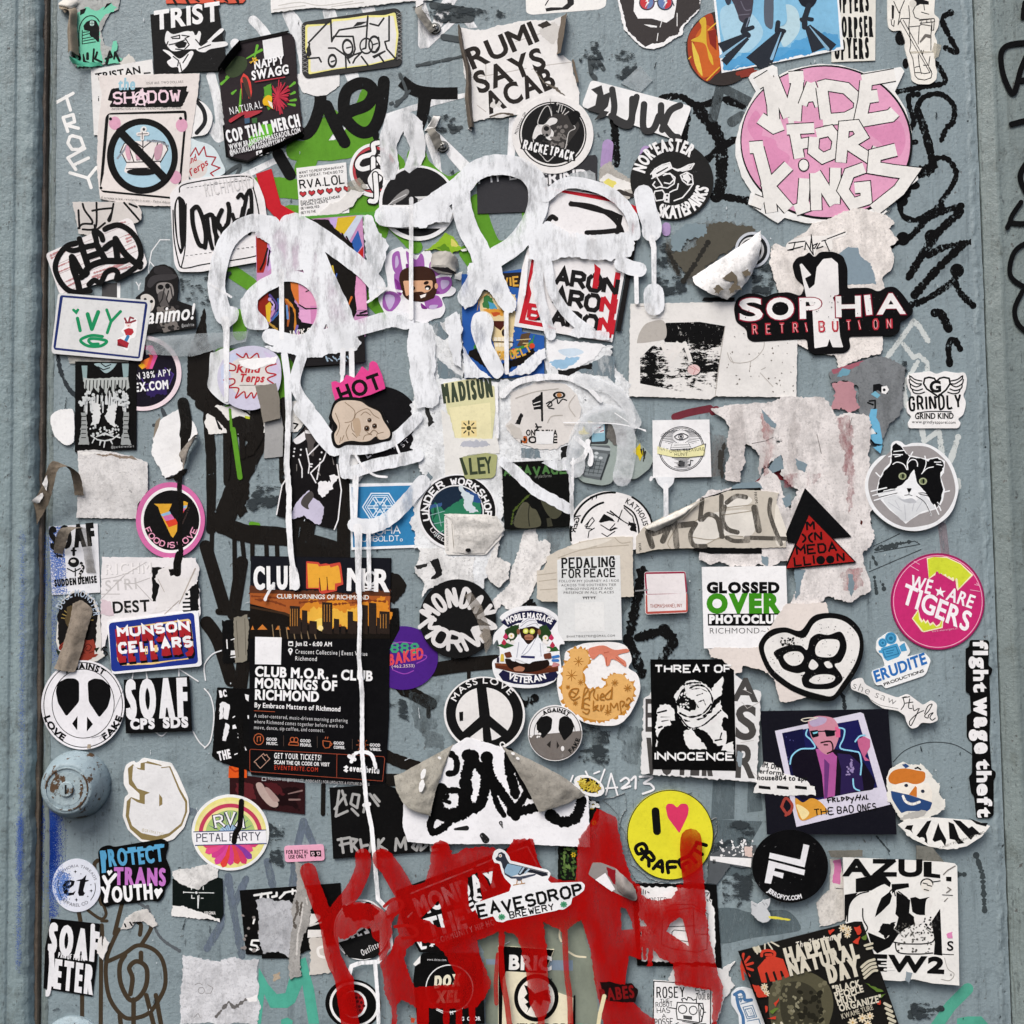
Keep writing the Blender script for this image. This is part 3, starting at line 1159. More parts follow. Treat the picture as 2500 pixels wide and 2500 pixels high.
T(4,2)
paint('pencilled box marks and grey scuffs under the round cat sticker','d:3c4446')
ln('d:3c4446',8,'!51 129 76 117','!52 132 90 124 95 127 52 135','!47 153 96 132','!48 143 48 150')
ln('d:3c4446',26,'!47 95 48 110','!54 130 86 124.5','!50 138 54 146','!52 158 54 173','!60 165 61 169','!54 132 73 129',rough=.4,dense=3)
T(4,4)
ln('d:3c4446',40,'!85 182 116 179','!86 186 90 176','!130 52 137 52','!148 34 154 52 156 86',rough=.3,dense=3)
ln('d:3c4446',16,'!54 16 66 30','!104 26 116 39',rough=.3,dense=3)
T(0,1)
paint('faint dark curved marker line beside the tall engraved skull sticker','d:30363a')
ln('d:30363a',36,'!54.5 141 57 156 64 172 72 181',sm=1,rough=.2,dense=3)
ln('d:444a4e',40,'!128 100 148 101','!145 208 152 206','!153 193 156 200',rough=.3,dense=3)
T(1,4)
paint('dull grey blue brush strokes crossing the lower door','b:5e6a78')
ln('b:6a7684',70,'!-45 -13 -6 -6 -10 6','!16 60 15 100 2 122','!22 54 26 80 35 129','!39 56 27 83','!59 40 64 62','!93 2 88 23','!93 2 102 23','!85 40 83 62',rough=.1,dense=5)
ln('d:5b6165',26,'!-24 124 -43 110 -54 82','!-56 83 -64 78',sm=1,rough=.2,dense=3)
T(2,3)
paint('thin white paint pen number 213 above the yellow smiley','f2f2f2')
ln('f2f2f2',16,'!154 152 151 160','!166 148 170 156 165 158','!174 150 179 148','!184 146 179 160','!185 170 190 150 196 170','!185 164 196 163')
ln('f2f2f2',20,'!199 157 204 154 207 158 200 164 208 162','!209 156 213 153 213 164','!217 153 229 153 221 159 227 160 230 165 220 169',sm=1)
T(4,3)
paint('thin curved scratch above the small bearded face sticker','d:2c3133')
ln('3a4144',9,'!70 139 80 129 95 122.5 110 120.5 128 123 144 132',sm=1)
ln('d:2c3133',34,'!17 70 23 78 24 88',rough=.2,dense=3)

T(0,0)
begin('paint_fleck','tiny chips, flecks and scratches scattered over the grey door paint','paint flecks',None,0,.00001,'stuff')
R1=random.Random(11)
for c,n in (('2e3436',210),('c9d1d3',150),('5a6468',160)):
 ps=[]
 for i in range(n):
  x,y=R1.uniform(480,9100),R1.uniform(0,9650);a=R1.uniform(-1.9,-1.2)+R1.choice((0,0,0,1));L=R1.choice((2,3,5,8,14,30))*R1.uniform(.6,1.4)
  ps+=stroke_polys(jag(G(f'{x} {y} {x+L*3*math.cos(a)} {y+L*3*math.sin(a)}'),.5,1.5,False),(R1.uniform(3,12)*TK,R1.uniform(2,8)*TK),False,'r',.3)
 v,f=cdt_union(ps);add(c,v,f)

begin('scuff_mark','dark speckled scuff marks rubbed into the grey door paint between the stickers','scuff marks',None,0,.00001,'stuff')
for t,q in (((2,0),'!2 4 50 6 100 15 70 22 20 18'),((2,0),'!164 42 180 39 181 60 170 72 163 64'),((2,0),'!16 106 46 108 48 124 30 128 18 120'),((2,0),'!35 160 43 157 42 164 34 166'),((3,0),'!0 50 18 50 21 68 6 76 0 74'),((3,1),'!40 38 64 42 70 80 42 86'),((3,1),'!130 56 148 56 150 80 130 90'),((1,1),'!0 60 24 64 20 90 0 100'),((0,1),'!170 65 193.2 64 193.2 96 176 90'),((2,3),'!0 70 28 74 28 106 0 104'),((2,3),'!160 104 190 110 188 140 158 138'),((1,3),'!174 78 193.2 82 193.2 96 175 96'),((3,4),'!90 4 130 3 130 34 92 33'),((3,4),'!100 56 130 48 130 76 102 80'),((4,1),'!42 145 82 148 78 190 42 180'),((1,4),'!60 6 76 6 74 44 62 42'),((4,4),'!86 170 118 176 116 186 86 188'),((2,2),'!10 140 32 140 32 156 6 156'),((3,2),'!12 90 62 76 70 86 40 100'),((1,2),'!52 56 78 56 70 90 38 94')):
 T(*t);fl('e:363d40',q,jg=4)

# ================================================================ top row of stickers
# torn mint castle sticker, top corner by the lock side
T(0,0)
torn('torn mint green castle sticker with black lettering curling off at its edge','r:b9bcb8','!60 -4 113 -4 112 9 106 13 100 20 96 30 99 42 110 47 111 56 99 61 72 63 68 56 70 33 72 10 57 6',name='sticker',cat='sticker',group=STK,jg=1.5)
p('artwork')
fl('79cfae','!73 12 83 7 92 11 100 6 105 4 111 8 105 12 98 15 94 21 93 26 95 34 95 40 96 52 98 60 74 64 69 56 74 52 73 30',jg=1.5)
fl('79cfae','!107 40 111 39 111 47 108 52 116 56 113 60 100 61 99 56 105 52',jg=1)
ln('0d1512',10,'!75 44 75 30 77 22 82 16.5 88 15.5 92 18 94 21',sm=1)
fl('0c100f','!79 25 82 21 87 19 91 20 94 26 94 40 92 40 90 37 85 34 85 30 80 29',)
ln('0d1512',8,'!78 42 78 29','!78 42 90.5 40','780 395 905 370','!78.5 37 88 35','!78.5 34 85 32','!79 31 84 30.5')
el('b8d8cc',872,225,22,28);ln('0d1512',6,'872 197 872 253','850 225 894 225')
fl('0c100f','!76 10 82 8 80 13 76 15');fl('0c100f','!97 10.5 106 3 101 4 98.5 9')
p('lettering')
ln('0d1512',22,'!70 54 72 60 76 56 75 52','!79 52 80 59 84 60','!83 51 83 56','!89 47 88 59 92 61','!92 50 90 56 96 59','!100 56 106 54 104 49 101 60','!108 56 109 50 113 58',rough=.2)
p('curled_flap')
sheet('8d8272',[[(560,60,1),(590,110,5),(640,150,6)],[(660,110,2),(690,150,9),(735,100,3)],[(650,300,3),(695,310,10),(740,300,3)],[(655,520,2),(705,530,10),(760,540,2)]])
sheet('d8d5cc',[[(600,10,1),(680,10,3),(760,20,1)],[(560,60,2),(660,80,6),(740,50,1)],[(640,100,2),(680,105,5),(720,70,1)]])
sheet('4fa98a',[[(660,540,2),(700,570,7),(800,600,3),(960,600,2)],[(690,610,1),(760,640,5),(860,645,3),(980,625,1)]])
fl('d6d4cc','!113 60 122 51 129 59 117 62',jg=1)
T(0,0)
st('sliver of a coral red illustrated sticker cut by the top edge','d95f48','!156.5 -4 231 -4 232 1 229 3.5 206 3 157 4',jg=.8)
p('artwork')
ln('1c1210',24,'1640 0 1660 35','1760 -5 1780 35','!185 0 188 2','!202 0 204 2','2130 0 2150 25','!224 0 225 3',rough=.3)
T(0,0)
st('white card with bold black tilted type sticking out behind the paper notice','e9e8e4','!86.2 66.2 144 56.5 150 127 89 128')
p('lettering')
tx('121212','TRISTAN',915,765,1330,695,64,bold=.05)
fl('121212','1360 690 1425 685 1425 700 1360 705');tx('121212','i',930,960,940,960,50,bold=.05)
ln('2a2a2a',36,'!172 121 179 126 188 125 194.5 115 194 104 188 96 183 93',sm=1)
T(0,0)
st('white round sticker with black ring tucked between paper notice and black card','efefec','!170 98 186 95 196 101 201 112 196 126 185 129 172 129',sm=1)
ln('202224',40,'!186 96 192.5 105 193.5 116 186 126',sm=1)
T(0,0)
st('black poster with white cartoon bulldog making a hand sign','k:161616','!142.2 14.5 202 3.8 206 6 215 67 146 70.5')
cur.part='lettering'
tx('f4f4f2','TRIST',1470,285,2070,195,165,bold=.055,it=.12)
p('dog_drawing')
W='f2f2f0'
fl(W,'!156 39 158 30 164 33 178 30 185 34 188 30 190 33 188 44 193 42 196 47 180 47 173 48 164 49 159 45',sm=1)
fl(W,'!154 48 160 49 170 56 180 49 183 51 179 59 176 64 170 69 168 64 162 64 158 59 162 55',sm=1)
fl(W,'!179 33 183 31 187 43 195 40 208 28 211 30 200 40 213 40 214 44 199 47 193 50 185 47',sm=1)
ln('161616',11,'!162 36 170 34 170 37 163 37','!172 34 179 35 175 37','!160 43 165 42 176 38 179 43 174 48 166 47','!164 54 169 58 168 63','!178 52 173 60','!170 60 172 68','!159 40 157 45','!185 38 190 44 196 40','!188 47 199 43')
fl('161616','!165 43 172 39 177 41 175 45.5 169 46.5')
T(0,0)
st('white disc sticker with red starburst and cursive lettering beside the dark card','d5e2e4','!179 134 188 134 201 139 209 152 211 165 180 169',sm=1)
ln('a4303a',13,'!180 148 185 140 188 147 193 139 195 148 204 149 200 156 208 159 199 164 205 170')
el('d9d2cc',1850,1600,110,90)
p('lettering');tx('b32a35','Kind',1760,1570,1860,1520,60,bold=.03,it=.3);tx('b32a35','Terps',1790,1680,1970,1560,62,bold=.03,it=.3)
T(0,0)
g=st('crumpled paper notice with crossed out crown under a black banner title','e6dfd9','!93 72 140 71 189 70 187 90 181 130 177 195 150 195 130 194 110 191 95 188 92 160 93 120 97 90',jg=.5,th=.0002)
p('lettering')
tx('222222','ISSUE #65  TWO DOLLARS',1385,805,1735,790,22)
fl('0f0f0f','!103 102 107 96 102 96 106 84 178 82 176 87 179 87 175 96 172 102',r=30,jg=.5)
tx('efd3dc','SHADOW',1085,985,1700,962,100,'s',w=.2,serif=.15)
tx('9cc6d4','the',1125,855,1275,850,105,bold=.05,it=.1)
ln('f1dce2',16,'!129 100 135 85 137 100','!127 93 139 89');el('f1dce2',1335,935,66,66,0,54)
tx('222222','INFORMATION IS STRENGTH-KNOWLEDGE IS POWER',1060,1048,1715,1038,20,bold=.01,it=.2)
p('sign_frame')
fl('0d0d0d','!100.5 107.5 176 105 177 110 170 189 96 182 95 174',r=60,holes=['!103.5 109 174 107.5 174.5 113 168 187 95 180 98.5 165'])
for a,b,r_ in ((1090,1170,70),(1720,1190,70),(1660,1680,70)): el('dda5bc',a,b,r_*.8,r_*.9)
el('0d0d0d',1050,1130,15);el('0d0d0d',1710,1125,15);el('0d0d0d',1650,1835,15);el('0d0d0d',960,1780,14)
p('crown_picture')
el('0d0d0d',1350,1480,334,355);el('a9cbd9',1355,1480,272,295)
fl('efe9e4','!114 145 118 136 127 134 136 134 145 133 156 135 159 142 152 154 150 162 120 164 120 154',sm=1)
ln('2a2226',10,'!114 145 118 136 127 134 136 140 145 133 156 135 159 142 152 154','!115 144 120 154 152 153','!120 160 151 159','1355 1340 1355 1520','!121 136 127 153','!150 134 144 153','!128 140 130 152')
for i in range(13): el('8f97a0',1130+i*9-abs(6-i)*2,1500-i*14+(i>8)*(i-8)*10,11)
for i in range(11): el('8f97a0',1400+i*19,1345-abs(5-i)*2+(i>6)*(i-6)*12,10)
fl('d9a7b8','!119 142 122 137 124 150 121 151',sm=1);fl('c9a0ae','!147 140 154 137 152 150 147 151',sm=1);fl('c9a0ae','!130 139 133 140 133 151 129 150',sm=1)
el('121212',1345,1630,140,32)
ln('efe9e4',34,'!135 132 135 123','!131 127.5 140 127');ln('2a2226',7,'!135 132 135 124','!131 127.5 140 127');el('e4e4e0',1365,1230,28,30);el('3a3236',1365,1230,12,14)
ln('0d0d0d',76,'!114 125 156 169')
p('lettering')
tx('333333','If tyranny is law, revolution is order - Pedro Albizu Campos',960,1880,1720,1935,20,bold=.02,it=.15)
# dark event card
T(1,0)
st('white card corner with torn bottom peeking below the outlined character sticker','ecebe8','!87 70 127.5 69 127 81 115 90 105 91 92 87 88 78',jg=.6)
T(1,0)
g=st('dark event card with pink feathers, green splashes and curled edges','2b2427','!13 69 33 41 79 31 85 36 88 80 93 125 93 129 56 145 41 154 22 149 19 120',jg=.5,th=.0003,r=30)
p('splash_picture')
for q in ('!34.5 85 33 110','!40 56 54 48','!33 62 21 74','!47 56 50 44','!25 72 16 80','!80 83 85 79','!81 90 85 88','!80 96 86 95','!79 99 85 100','!30 86 26.5 89'): ln('6cb23a',(12,26),q)
fl('3c4a30','!22 60 30 54 39 56 40 64 33 72 25 74 20 69',sm=1)
fl('d9463e','!34 76 37 70 41 73 44 79 45 88 44 93 42 94 38 80 35 78 36 94 36 95',sm=False)
fl('4a3a30','!36 74 40 75 43 86 44 95 40 89 37 80',sm=1)
fl('5b9c34','!56 83 62 80 64 90 64 101 60 105 56 94',jg=2)
R0=random.Random(4)
for i in range(70):
 a=R0.uniform(0,6.28);ra=R0.uniform(.55,1)
 ln('c6364a',8,f'{690} {920} {715+105*ra*math.cos(a):.0f} {925+165*ra*math.sin(a):.0f}')
fl('e6b422','!55.5 95 60 91 64 93 63.5 100 65 104 60 101 56 100',sm=1);fl('f0e9d8','!60 96 64 98 65 104 62 101')
fl('6abf34','!42 129 64 118 65 129 48 135 43 140',jg=3)
ln('b23a44',30,'!25 115 36 108 54 106','!40 111 52 107',rough=.4)
ln('b23a44',10,'!48 78.5 76 74')
fl('45627c','!38 113 43 112 43 117 38.5 118');fl('3f6a3c','!45 113 50 112 50 117 45.5 117.5')
p('lettering')
fl('efefee','!55 39.5 73 35.8 75 54 57 57.8')
tx('f5f5f5','NAPPY',480,665,750,610,75,bold=.05,it=.1);tx('f5f5f5','SWAGG',455,768,795,705,80,bold=.055,it=.1)
ln('e8b83c',7,'!43 60 51 58 45.5 56 48 62 49 55.5 44 61')
tx('f5f5f5','NATURAL',250,1095,550,1030,68,bold=.01)
tx('f5f5f5','COP THAT MERCH',225,1355,905,1200,110,bold=.05)
tx('eeeeee','WWW.BRANDEDAMBASSADOR.COM',245,1425,910,1265,50,bold=.03)
tx('eeeeee','@NATURALSWAGGNAPPYSWAG',250,1475,770,1355,46,bold=.03)
fl('f2f2f2','490 1440 545 1425 550 1475 495 1490');tx('222222','f',512,1480,530,1475,36,bold=.04);el('ddd',590,1440,24);el('222',590,1440,14)
p('curled_edge')
sheet('0b0b0c',[[(130,700,1),(230,560,4),(345,400,1)],[(150,660,6),(250,540,9),(340,420,6)],[(190,680,2),(270,590,3),(355,470,1)]])
sheet('0d0c0c',[[(560,1470,1),(740,1400,3),(930,1290,1)],[(560,1440,6),(740,1370,8),(930,1260,5)],[(640,1420,1),(760,1345,2),(900,1265,1)]])
ln('050505',18,'!15 69 33 41 79 31.2','!18.5 120 21.5 149 41 153.5 56 145')
T(1,0)
g=st('grey bordered sticker with outlined cartoon letters that have eyes','343434','!91.5 21.5 180 8 185 11 186 60 183 63 96 74.5 92 70',r=50)
p('picture_panel')
for sx,x0,x1 in ((0,920,975),(1,1810,1860)):
 for i in range(12): ln('8a8a88',6,f'{x0} {240+i*38-(120 if sx else 0)} {x1} {270+i*38-(120 if sx else 0)}',f'{x1} {240+i*38-(120 if sx else 0)} {x0} {270+i*38-(120 if sx else 0)}')
fl('efe894','!95 24 118 23 119 19 134 18 154 15 170 15 180 12 183 33 180 56 156 62 123 66 98 71 98 56 95 48',r=25)
fl('e6e5e2','!97 26 120 24 121 21 134 20 154 17 170 17 178 15 181 33 179 55 156 61 123 65 100 69 100 56 97 48',r=25)
p('lettering')
K='2c2c2c'
ln(K,17,'!119 19 120 40 122 35 140 35 142 47 140 53 135 56 137 60','!98 41 118 20','!99 42 96 56 108 55 110 59','!117 46 123 46 133 53 133.5 64','!154 16 152 46 149 47','!154 16.5 153 25 140 27 127 29 121.5 37','!174 16 174 39 170 40 172 47 181 57','!164 36 165 44 162 48','!133 51 133 55 148 50 142 56 140 60','!148 54 154 62','!159 54 170 49 160 55','!164 52 169 59','!156 23 164 25 169 18')
el(K,1350,455,55,85,-8,38);el(K,1205,580,45,68,0,28);el(K,1600,425,58,86,0,42);el(K,1525,440,66,80,0,52);ln(K,14,'!134 46 138 45','1195 590 1225 580','1585 430 1630 415')
fl(K,'!96 47 99 42 101 52 98 55.5');fl(K,'!101 38 119 20 115 23 106 33');fl(K,'!140 26 144 21.5 154 21 148 24')
# flyer strip at the top
T(1,0)
st('blank white crumpled flyer hanging into view at the top edge','f1f0ec','!62 -4 225 -4 214 1 190 2 150 7 125 9 100 8 63 13',jg=.6,th=.0003)
cur.part='fold_lines'
ln('cfcdc6',10,'!70 6 90 3 110 6 140 2','!65 10 95 6','!120 7 150 3',sm=1)
T(2,0)
st('narrow grey paper strap curling down over the upper screw washer','f0efec','!6 -4 13 -4 13 4 6 8',jg=.3,cat='tape',group='strips of tape on the door',name='tape_strip')
p('curled_flap')
sheet('8b8880',[[(50,90,1),(140,60,2)],[(70,170,6),(120,120,6)],[(130,250,5),(190,210,5)],[(170,310,3),(220,260,3)],[(200,330,2.2),(240,300,2.2)]])
T(2,0)
st('narrow grey paper strap curling down over the lower screw washer','f0efec','!14 124 23 111 29 111 25 120 18 123',jg=.3,cat='tape',group='strips of tape on the door',name='tape_strip')
p('curled_flap')
sheet('827f77',[[(160,1230,2),(240,1220,2)],[(190,1300,6),(250,1260,6)],[(220,1370,5),(290,1300,5)],[(250,1440,3),(310,1370,3)]])
sheet('dcdad4',[[(180,1215,3),(240,1225,4)],[(225,1140,8),(265,1160,8)],[(240,1110,3),(295,1115,3)]])
T(2,0)
st('cream rounded label with half a black numeral cut by the top edge','f3f2ec','!109.5 -4 186 -4 185 6 179 9 115 14 110 12',r=25)
p('lettering')
fl('2a2a2a','!128 8 133 7 144 7 149 3 148 -4 155 -4 155 4 149 9 136 10 129 11',sm=False)
ln('2a2a2a',10,'!128 5 131 0 133 -4')
# flux sticker and the torn RUMI poster
T(3,0)
tape('clear square tape patch on the top edge of the white brush lettered sticker','t:b9c3c6','!6 79 24 62.5 36 76.5 24 88')
T(2,0)
torn('wrinkled torn white poster with bold black capitals and curled grey edges','edebe7','!46 25 60 29 83 26 118 18 133 20 148 14 147 25 143 29 139 53 144 54 154 59 160 90 160 100 110 108 98 110 75 112 60 116 59 123 56 122 54 90 50 50',jg=1.6,name='poster',cat='poster',group=None,th=.0003)
p('lettering')
ln('c4bfb8',8,'!56 74 72 72 90 69 110 65','!72 60 72 88','!115 66 130 62 154 59','!64 100 72 106','!100 40 130 30')
K='2a2623'
tx(K,'RUMI',600,655,1215,390,190,bold=.045);tx(K,'SAYS',665,885,1290,640,195,bold=.045);tx(K,'ACAB',760,1075,1380,820,190,bold=.045)
p('torn_edge')
sheet('6d6459',[[(455,255,1),(470,260,6),(490,300,1)],[(480,480,1),(500,480,7),(520,470,1)],[(530,700,1),(550,700,8),(580,700,1)],[(525,960,1),(555,960,8),(585,960,1)],[(560,1220,1),(590,1220,6),(610,1215,1)]])
sheet('6d6459',[[(1470,140,1),(1480,160,7),(1430,170,1)],[(1440,380,1),(1450,380,9),(1400,360,1)],[(1380,520,1),(1420,530,6),(1390,520,1)]])
sheet('5d554b',[[(980,1075,1),(870,1085,5),(750,1105,1)],[(985,1100,1),(870,1105,6),(760,1120,1)]])
sheet('7b7062',[[(1530,580,1),(1545,580,4),(1560,620,1)],[(1575,800,1),(1592,800,5),(1600,830,1)]])
fl('d9d6d0','!77 99 79 95 81 99 84 96 87 98 85 103 82 101 79 102 76 101',jg=2);fl('d9d6d0','!125 25 140 20 143 30 136 40 127 38 122 30',jg=3)
fl('3a3530','!121 25 130 19 134 24 126 26.5',jg=2.5)
fl('6b6459','!115 66 128 77 140 83 147 91 139 88 126 79 118 70',jg=2)
fl('2b2724','!120 70 127 78 128 85 124 82',jg=1)
T(2,0)
st('tilted white sticker lettered in broad black brush script','f1f1ef','!171 76 266 101 254 134 162 101',r=40)
p('lettering')
K='3a3a3a'
fl(K,'!171 85 181 81 183 90 190 87 187 101 183 105 188 106 184 111 174 114 179 108 166 104 175 100 177 90')
ln(K,60,'!191 85 193 100 192 109','!190 110 206 117 211 104 214 92',sm=1)
ln(K,62,'!210 94 209 116 203 119 195 115','!221 99 220 118 223 124 230 122 235 110','!237 100 238 115 247 128 253 130','!255 100 245 106 238 123',sm=1)
# bearded man head, fire disc, blue poster, grey lettered card
T(3,0)
st('cutout head sticker with dark beard and red and blue round sunglasses','f7f7f5','!2 -4 7 20 9 28 20 40 26 45 37 47 46 44 60 35 64 33 65 26 80 10 82 -4',jg=.8)
p('beard')
fl('403c3b','!4 -4 10 15 11 27 23 40 29 44 37 44 46 40 59 33 62 25 79 8 80 -4',jg=2,holes=['!19 -4 18 11 22 18 35 18 49 22 56 17 58 6 59 -4'])
fl('f2f2f0','!27.5 23.5 34 24 40 25 40 26.5 34 26.2')
ln('efefec',8,'!45 19 43 26','!41 32 40 39','!59 13 59 25')
p('glasses')
for x,c1,c2 in ((305,'cc4348','6f87b4'),(475,'6f87b4','cc4348')):
 el('41454f',x,30,75,74)
 el(c1,x,28,64,64);fl(c2,[q for q in E_(x,28,62,62) if (q[0]-TX)/TK-x>((q[1]-TY)/TK-28)*-.4])
 fl('f2f2f0',f'{x+20} -30 {x-15} 20 {x+5} 20 {x-20} 80 {x+25} 25 {x+8} 20 {x+35} -30')
ln('41454f',10,'!23.5 -1 21 -3','!38 2 40 1.5','!54.5 2 56 6')
T(3,0)
st('round glossy flame picture sticker tucked under the blue poster','3a3431',E_(1010,460,335,350))
p('flame_picture')
fl('a5452c','!69 48 72 30 90 13 95 30 101 62 94 72 86 77 74 65',sm=1)
fl('c9652f','!76 36 86 24 96 33 98 48 100 60 90 72 80 72 76 56',sm=1)
fl('d9b23e','!80 20 86 18 87 42 92 54 93 62 89 56 85 42 72 39 80 34 82 26',sm=1)
fl('e3c552','!73 40 78 50 80 56 83 72 77 64 74 52',sm=1);fl('e9c84f','!86 40 90 47 93 56 95 64 97 60 93 52',sm=1)
fl('8a2f26','!88 30 96 28 96 48 90 42');ln('e5b23c',12,'!87 76 94 69 99 64','!88 29 96 22','!70 56 72 54',sm=1)
ln('8a3b30',30,'!116 70 130 66','!120 72 133 69',rough=.3)
T(4,0)
st('pale card printed with three rows of spiky black capitals','e7e5da','!10 -4 53 -4 52.5 57.5 11.5 59')
p('lettering')
for s,x0,y0,x1,h in (('UPYERS',170,118,460,175),('CORPSER',160,350,500,180),('UPYERS',150,556,460,180)): tx('141414',s,x0,y0,x1,y0-8,h,bold=.075,wob=.04)
T(3,0)
st('glossy blue painted poster showing legs of marching figures with long shadows','f3f5f5','!93 -4 211 -4 216 47 101 69.5',name='poster',cat='poster',group=None)
p('painting')
fl('86bfdf','!95 -4 209.5 -4 213 45 103 66.5')
fl('5ba3d2','!103 60 120 50 150 48 190 33 211 33 213 45 103 66.5',jg=3)
fl('a9d0e2','!100 10 120 6 140 30 125 50 105 42',sm=1);fl('b9d7e0','!160 6 172 10 174 30 160 45 156 30',sm=1);fl('4f9dd0','!106 66 150 56 170 47 190 48 200 44 213 43 213 45 160 56',jg=2)
D='2b3038'
for q,(w0,w1) in (('!123 35 101 48',(60,150)),('!125 36 103 60',(50,70)),('!158 30 133 62',(60,230)),('!156 31 144 59',(60,100)),('!182 25 192 48',(60,130)),('!183 26 206 46',(50,90))): ln(D,(w0,w1),q,cap='b')
for q in ('!124 36 100 54','!157 31 148 56','!184 26 201 47'): ln('8fb9d3',(8,30),q)
fl('4a4650','!110 -4 129 -4 130 9 128 17 125 23 118 20 116 14 113 6',sm=1);ln('6c6a76',10,'!119 2 123 10 128 10','!117 15 127 14',sm=1)
ln(D,50,'!125 20 121 30 126 34');ln(D,40,'!123 29 130 26.5');ln('7f8c9c',10,'!127 17 124 26')
fl('5c6470','!142 -4 152 -4 150 9 149 26 145 27 141 20',sm=1);fl('8cc3e0','!151 -4 159 -4 162 12 162 21 158 25 151 23 150 10',sm=1)
ln(D,46,'!154 22 153 30');ln(D,34,'!153 28 160 30')
fl('23262e','!173 -4 189 -4 190 2 185 8 179 7 175 4',sm=1);ln(D,52,'!183 6 179 18 179 26');ln(D,36,'!179 18 186 19','!176 19 180 23')
fl('3d4450','!103 -4 109 -4 109.5 3 106 5',sm=1)
# pink circle
T(3,0)
st('big pink circle sticker with white jagged outlined letters','f0f0ec','!126 74 129 70 149 62 153 64 154 72 164 67 176 64 193 61 213 62 235 69 270 64 273 68 264 87 274 103 280 125 280 142 276 156 285 162 286 170 270 183 256 193 256 199 258 201 261 196 247 209 244 207 235 203 220 208 200 212 180 211 160 206 154 211 150 209 126 193 128 183 129 182 120 168 114 148 114 135 118 118 126 100 133 87',jg=.2)
p('pink_disc')
fl('151515',E_(1995,1350,812,728,4));fl('e3a3c1',E_(1990,1345,795,708,4))
for q in ('!130 150 133 130 150 132 154 140 165 150 150 170 135 165','!230 118 250 120 268 115 274 135 265 150 250 135','!125 120 133 105 140 118 135 135'): fl('dc92b6',q,sm=1)
p('lettering')
LW='eceae4'
KG=[(96,'!134 80 147 72','!144 73 149 100 150 118','!149 74 164 111 173 75','!164 74 178 73','!172.5 76 170 115','!137 112 150 121 158 118','!164 117 169 116'),
(72,'!177 100 185 79 193 101','!180 93 190 92'),(92,'!192 83 199 81 218 84 231 96 230 106 218 112 196 114','!195 83 199 113'),(100,'!233 77 264 71.5','!237 77 235 96 231 115','!235 93 248 91','!231 115 260 110 264 106'),
(84,'!162 123 188 121.5','!169 123 174 150','!173 137 184 135'),(84,'!190 127 203 124 210 133 208 145 196 150 187 143 188 130'),(88,'!213 154 216 120 227 119 233 129 220 137 243 152 248 140'),
(96,'!127 140 140 139','!135 140 143 170 148 201','!164 157 145 176 164 198','!130 189 140 193'),(92,'!179 169 177 196','!170 199 184 194'),(90,'!190 199 189 164 207 193 208 159'),(90,'!235 159 221 164 215 180 224 193 237 189 236 177 226 178'),(104,'!265 142 245 147 244 159 262 162 279 164 268 180 244 199')]
for w,*q in KG: w=int(w*1.12);ln('121212',w+18,*q,cap='s');ln(LW,w,*q,cap='s')
el('121212',1780,1565,54,62);el(LW,1780,1565,44,52)
# walking figure cutout and screws side
T(4,0)
st('tall cutout line drawing of striding legs in boots carrying a staff','efece2','!64 -4 64 19 65 27 69 30 77 29 81 40 80 45 84 60 86 70 87 77 93 80 104 80 110 76 111 68 109 62 109 54 111 40 108 33 112 26 113 18 108 14 109 -4',sm=False,r=20)
p('line_drawing')
K='1a1a1a'
fl(K,'!88 1 95 -1 103 2 103 5 95 4.5 90 7');el('dcd9cf',880,40,34);fl('3a3634','!68 5 70.5 6 70 18 68 18')
ln(K,8,'!70 2 75 13 80 1','!76 12 74 24 77 18 84 18','!84 6 85 16 84 28','!90 7 88 11 90 17 95 19 107 18','!94 20 108 18 108.5 21 95 22.5','!96 21 95 23','!101 20 101 22','!105 19 105 21.5','!84 26 94 25 96 23.5 105 25','!84.5 27 86 43 85 48','!106 25 105 33 105 48','!94 25 93 42','!98 48 97 52 96 48','!85 49 88 56 89 64 90 72 93 75 99 76 105 74 106 70 103 64','!104 54 103 61','!93 52 94 62 96 70','!90 64 94 63','!98 62 103 62','!90 69 95 69 99 70 104 69','!69 6 69 19','!67.5 19 68 24 70 25.5 70.5 20','!106 21.5 105 29 107.5 29 108 22','!96 12 103 14','!98 3 99 10')
ln(K,7,'!76 20 104 69','790 195 1055 680');ln('6f6b66',30,'!95 40 100 34 104 35',rough=.4)
T(4,0)
tape('yellowed clear tape piece across the shins of the striding figure cutout','t:c9c2ae','!85 49 106 49 108 41 115 43 112 54 108 56 108 50 86 51')

# ================================================================ second row
T(0,1)
torn('grimy torn paper with thin black tag letters above the throw up sticker','d3cec8','!69 -2 128 -2 134 6 134 15 129 18 108 26 88 30 75 28 72 10',name='sticker',cat='sticker',group=STK,jg=.8)
p('lettering')
ln('141414',20,'!75 6 76 23','!79 0 81 6 88 16 87 19','!75 23 79 19 88 19','!88 6.5 96 5 107 4','!92 -1 92 18 89 24 79 24','!108 0 105 15 103 15 106 9','!118 -1 132 15','!123 0 130 3','!90 20 92 24 100 18',sm=1)
T(0,1)
tape('dark tape scrap with white edge between the shipping label and the name label','4b4a4a','!96 74 113 73.5 113.5 88 96 87')
fl('eeeeec','1105 735 1135 735 1135 880 1105 880')
st('white shipping form label covered by a fat black throw up tag','eae6e4','!44 47 121.5 13 126 16 140 56 136 62 61 85 57 84',r=35)
p('form_text')
for i in range(5):
 a=i*88
 ln('b9a7a6',5,f'{480+i*26} {500+a} {1230+i*30} {185+a*.95}')
